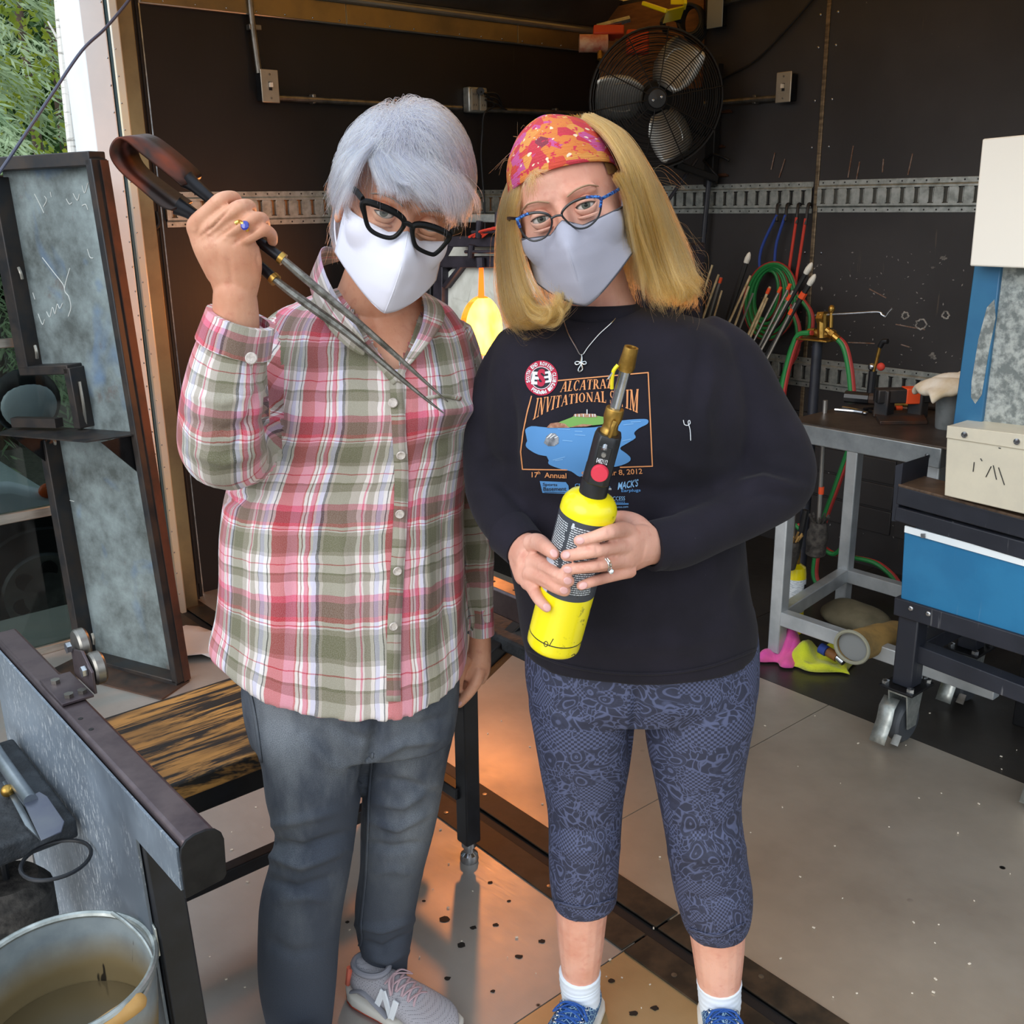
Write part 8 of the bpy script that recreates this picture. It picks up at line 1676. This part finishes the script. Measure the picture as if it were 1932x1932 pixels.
strands('hair_strands', short_hair(HA, 12000, 3), MATS['hair_silver'], capA, .00030, .00010)
r = np.random.default_rng(8); fly = []
for pts in ([(700, 262), (688, 245), (690, 238), (712, 256)], [(730, 262), (738, 244), (755, 232), (760, 238), (752, 244)], [(760, 262), (790, 256), (826, 276)], [(640, 330), (652, 295), (690, 262)], [(700, 258), (720, 250), (742, 258)], [(628, 370), (634, 330), (660, 290)], [(860, 330), (872, 350), (880, 380)]):
    for k in range(4): fly.append(spl([yy(x+r.normal()*7, y+r.normal()*6, 1.56) for x, y in pts], 5))
# side lock over the forehead at image right and over the ear at image left
def lock(guides, n, seed, spread=1., sub=7, jitter=.0032):
    r = np.random.default_rng(seed); gs = [spl([yy(*q) for q in g], sub) for g in guides]; m_ = min(map(len, gs)); gs = [g[np.linspace(0, len(g)-1, m_).astype(int)] for g in gs]; out = []
    nc_ = max(8, n//70); ca_ = r.uniform(0, len(gs)-1, nc_); co_ = r.normal(size=(nc_, 3))*jitter*1.7; cp_ = r.uniform(0, 6, nc_); cf_ = r.uniform(.8, 2.2, nc_); cl_ = r.uniform(.82, 1.0, nc_)
    for _ in range(n):
        c = r.integers(nc_); a = np.clip(ca_[c]+r.normal()*.09*len(gs)*.5, 0, len(gs)-1.001); i = min(int(a), len(gs)-2); f_ = a-i; p = gs[i]*(1-f_)+gs[i+1]*f_; T_ = np.linspace(0, 1, m_)[:, None]
        o_ = co_[c]*(.3+.9*T_)+r.normal(size=3)*jitter*(.55-.1*T_); w = np.sin(PI*cf_[c]*T_+cp_[c])*co_[c]*.8*spread*T_; q = p+o_+w
        if r.random() < .11: q = q+r.normal(size=3)*jitter*3.6*T_**1.6
        out.append(q[:max(4, int(m_*cl_[c]*r.uniform(.86, 1.0)))])
    return out
lA = lock([[(690, 275, 1.50), (720, 320, 1.455), (752, 352, 1.43), (790, 372, 1.43)], [(710, 268, 1.50), (750, 315, 1.45), (790, 355, 1.43), (815, 395, 1.43)], [(730, 262, 1.50), (780, 305, 1.46), (825, 355, 1.445), (835, 415, 1.44)], [(750, 262, 1.51), (810, 300, 1.48), (855, 355, 1.47), (855, 435, 1.46)], [(770, 265, 1.53), (835, 305, 1.51), (874, 370, 1.50), (868, 430, 1.49)]], 3600, 12)
lA += lock([[(720, 270, 1.50), (690, 300, 1.46), (668, 350, 1.45), (655, 385, 1.455)], [(700, 268, 1.51), (665, 300, 1.48), (645, 355, 1.48), (640, 395, 1.49)], [(690, 265, 1.53), (645, 305, 1.51), (628, 360, 1.52), (632, 400, 1.53)]], 2000, 13)
lA += lock([[(632, 380, 1.56), (630, 420, 1.57), (638, 455, 1.575)], [(640, 390, 1.58), (634, 440, 1.60), (636, 475, 1.60)]], 700, 14)
lA += lock([[(690, 275, 1.50), (705, 310, 1.455), (716, 345, 1.432), (722, 372, 1.425)], [(720, 270, 1.50), (742, 320, 1.445), (762, 360, 1.425), (775, 378, 1.42)]], 1300, 15)
strands('hair_locks', lA, MATS['hair_silver'], capA, .00026, .00009); strands('flyaway_strands', fly, MATS['hair_silver'], capA, .00012, .00008)
# long blond hair
capB = cap(HB, 1.015, lambda x, y, z: not (y > .045 and z < .075) and not (y > .0 and z < .02) and z > -.06, MATS['scalp_blond'], PB, 'hair'); capB['label'] = 'shoulder-length blond hair held back by a headband'
LB = lock([[(1100, 222, 1.56), (1140, 250, 1.52), (1176, 310, 1.50), (1196, 390, 1.51), (1208, 460, 1.53), (1220, 520, 1.54), (1235, 560, 1.52), (1262, 585, 1.50)],
           [(1110, 222, 1.57), (1160, 255, 1.54), (1200, 325, 1.52), (1222, 400, 1.53), (1240, 470, 1.55), (1258, 530, 1.55), (1275, 562, 1.53), (1268, 590, 1.50)],
           [(1118, 224, 1.58), (1172, 260, 1.57), (1214, 335, 1.56), (1242, 410, 1.57), (1266, 475, 1.58), (1290, 525, 1.58), (1302, 550, 1.56), (1285, 572, 1.53)],
           [(1122, 228, 1.61), (1178, 270, 1.61), (1222, 350, 1.61), (1252, 425, 1.62), (1280, 490, 1.62), (1300, 535, 1.62), (1306, 548, 1.60), (1300, 560, 1.58)]], 9000, 22, 1.6)
LB += lock([[(1090, 224, 1.60), (1150, 300, 1.64), (1190, 400, 1.66), (1215, 500, 1.66), (1230, 570, 1.66)], [(1080, 226, 1.62), (1120, 300, 1.68), (1140, 420, 1.70), (1150, 520, 1.70), (1160, 580, 1.68)], [(1060, 228, 1.60), (1020, 320, 1.66), (1010, 430, 1.68), (1020, 530, 1.68), (1040, 590, 1.67)]], 3500, 23, 1.2)
LB += lock([[(1062, 235, 1.56), (1000, 290, 1.53), (978, 370, 1.52), (972, 440, 1.53), (985, 510, 1.53), (1005, 560, 1.52), (1030, 590, 1.49), (1045, 575, 1.47)],
            [(1055, 238, 1.58), (992, 300, 1.56), (966, 380, 1.55), (958, 450, 1.56), (968, 520, 1.56), (985, 575, 1.54), (1008, 610, 1.50), (1030, 600, 1.475)],
            [(1050, 242, 1.60), (984, 310, 1.59), (956, 390, 1.59), (948, 460, 1.59), (952, 530, 1.59), (966, 585, 1.57), (985, 610, 1.54), (1000, 612, 1.51)],
            [(1050, 245, 1.62), (982, 320, 1.63), (952, 400, 1.63), (950, 480, 1.64), (960, 550, 1.64), (975, 600, 1.62), (990, 612, 1.60), (1000, 615, 1.58)]], 6000, 24, 1.6)
LB += lock([[(990, 560, 1.51), (1010, 585, 1.485), (1040, 592, 1.47), (1052, 570, 1.47), (1038, 556, 1.475)], [(995, 575, 1.51), (1012, 604, 1.49), (1042, 606, 1.47), (1058, 580, 1.46), (1046, 562, 1.465)]], 1200, 25, 1.2)
LB += lock([[(1002, 330, 1.462), (994, 352, 1.455), (990, 380, 1.462), (985, 410, 1.47)], [(1012, 322, 1.452), (1030, 326, 1.445), (1042, 322, 1.443)]], 110, 27, .6)
LB += lock([[(1160, 335, 1.475), (1178, 370, 1.488), (1186, 420, 1.50), (1196, 480, 1.52), (1205, 540, 1.54)], [(1172, 330, 1.48), (1190, 380, 1.495), (1198, 440, 1.51), (1215, 510, 1.53), (1224, 560, 1.53)]], 1800, 28, .8)
strands('hair_strands', LB, MATS['hair_blond'], capB, .00024, .00009)
fly = []; r = np.random.default_rng(31)
for pts in ([(1010, 280), (985, 262), (975, 250)], [(990, 320), (965, 300), (950, 330)], [(1250, 420), (1290, 440), (1320, 470)], [(1275, 480), (1310, 500), (1325, 530)], [(1280, 520), (1310, 540), (1318, 552)], [(960, 420), (940, 470), (935, 520)], [(1200, 340), (1240, 330), (1290, 355)], [(1000, 270), (1020, 240), (1050, 228)], [(958, 480), (946, 530), (950, 580)]):
    for k in range(6): fly.append(spl([yy(x+r.normal()*13, y+r.normal()*13, 1.57) for x, y in pts], 5))
strands('flyaway_strands', fly, MATS['hair_blond'], capB, .00011, .00006)
# patchwork headband
def patch():
    t = NT('headband_print'); uv = t.add('TexCoord').outputs['UV']; mp = t.add('Mapping'); t.l(uv, mp.inputs[0]); mp.inputs['Scale'].default_value = (1, 1.6, 1); v = mp.outputs[0]
    c1 = t.ramp(t.vor(v, 2.4, 'F1', 'Color', .7), [(0, lin('#b8263f')), (.3, lin('#cc7434')), (.5, lin('#c23c30')), (.62, lin('#b8488a')), (.76, lin('#d08a42')), (.9, lin('#7a2440'))], 'CONSTANT')
    n = t.noise(v, 5.5, 3); c = t.mix(t.ramp(n, [(.58, 0.), (.60, 1.)]), c1, lin('#c01f45')); n2 = t.noise(v, 4.2, 1); c = t.mix(t.ramp(n2, [(.68, 0.), (.70, 1.)]), c, lin('#e6d0b4')); c = t.mix(t.ramp(t.noise(v, 60, 4), [(.5, 0.), (.7, .35)]), c, lin('#e59a5a'))
    t.set('Base Color', c); t.set('Roughness', .85); w = t.add('TexNoise'); m2 = t.add('Mapping'); t.l(uv, m2.inputs[0]); m2.inputs['Scale'].default_value = (1.5, 14, 1); t.l(m2.outputs[0], w.inputs[0]); w.inputs['Scale'].default_value = 2.; t.bump(w.outputs[0], .5, .004); return t.m
patch()
rows, U = [], []
nu, nv = 41, 15
for i in range(nv):
    t_ = i/(nv-1); row = []
    for j in range(nu):
        a = math.radians(-104+208*j/(nu-1)); ca_, sa_ = math.sin(a), math.cos(a)      # around the head from ear to ear across the front
        lo_z = .036+.020*sa_-(.02 if abs(a) > 1.4 else 0)*(abs(a)-1.4)*3; el = math.radians(np.interp(t_, [0, 1], [0, 64])*(.52+.48*max(0., math.cos(a*.82)))); b0 = math.asin(np.clip((lo_z-.030)/.0985, -1, 1))
        q = b0+el; k = 1.055+.012*math.sin(9*t_+2*a)*.5+.010*math.sin(PI*t_)
        row.append(HB.w(SKC+SKR*k*V(math.cos(q)*ca_, math.cos(q)*sa_, math.sin(q))))
    rows.append(row)
g = G(); g.grid(rows); g.uv = [[(j/8, i/8), ((j+1)/8, i/8), ((j+1)/8, (i+1)/8), (j/8, (i+1)/8)] for i in range(nv-1) for j in range(nu-1)]
hbd = build('headband', g, MATS['headband_print'], PB, smooth=80, label='wide red and orange patchwork headband'); hbd.modifiers.new('thick', 'SOLIDIFY').thickness = .003; q_ = hbd.modifiers.new('sub', 'SUBSURF'); q_.levels = q_.render_levels = 1
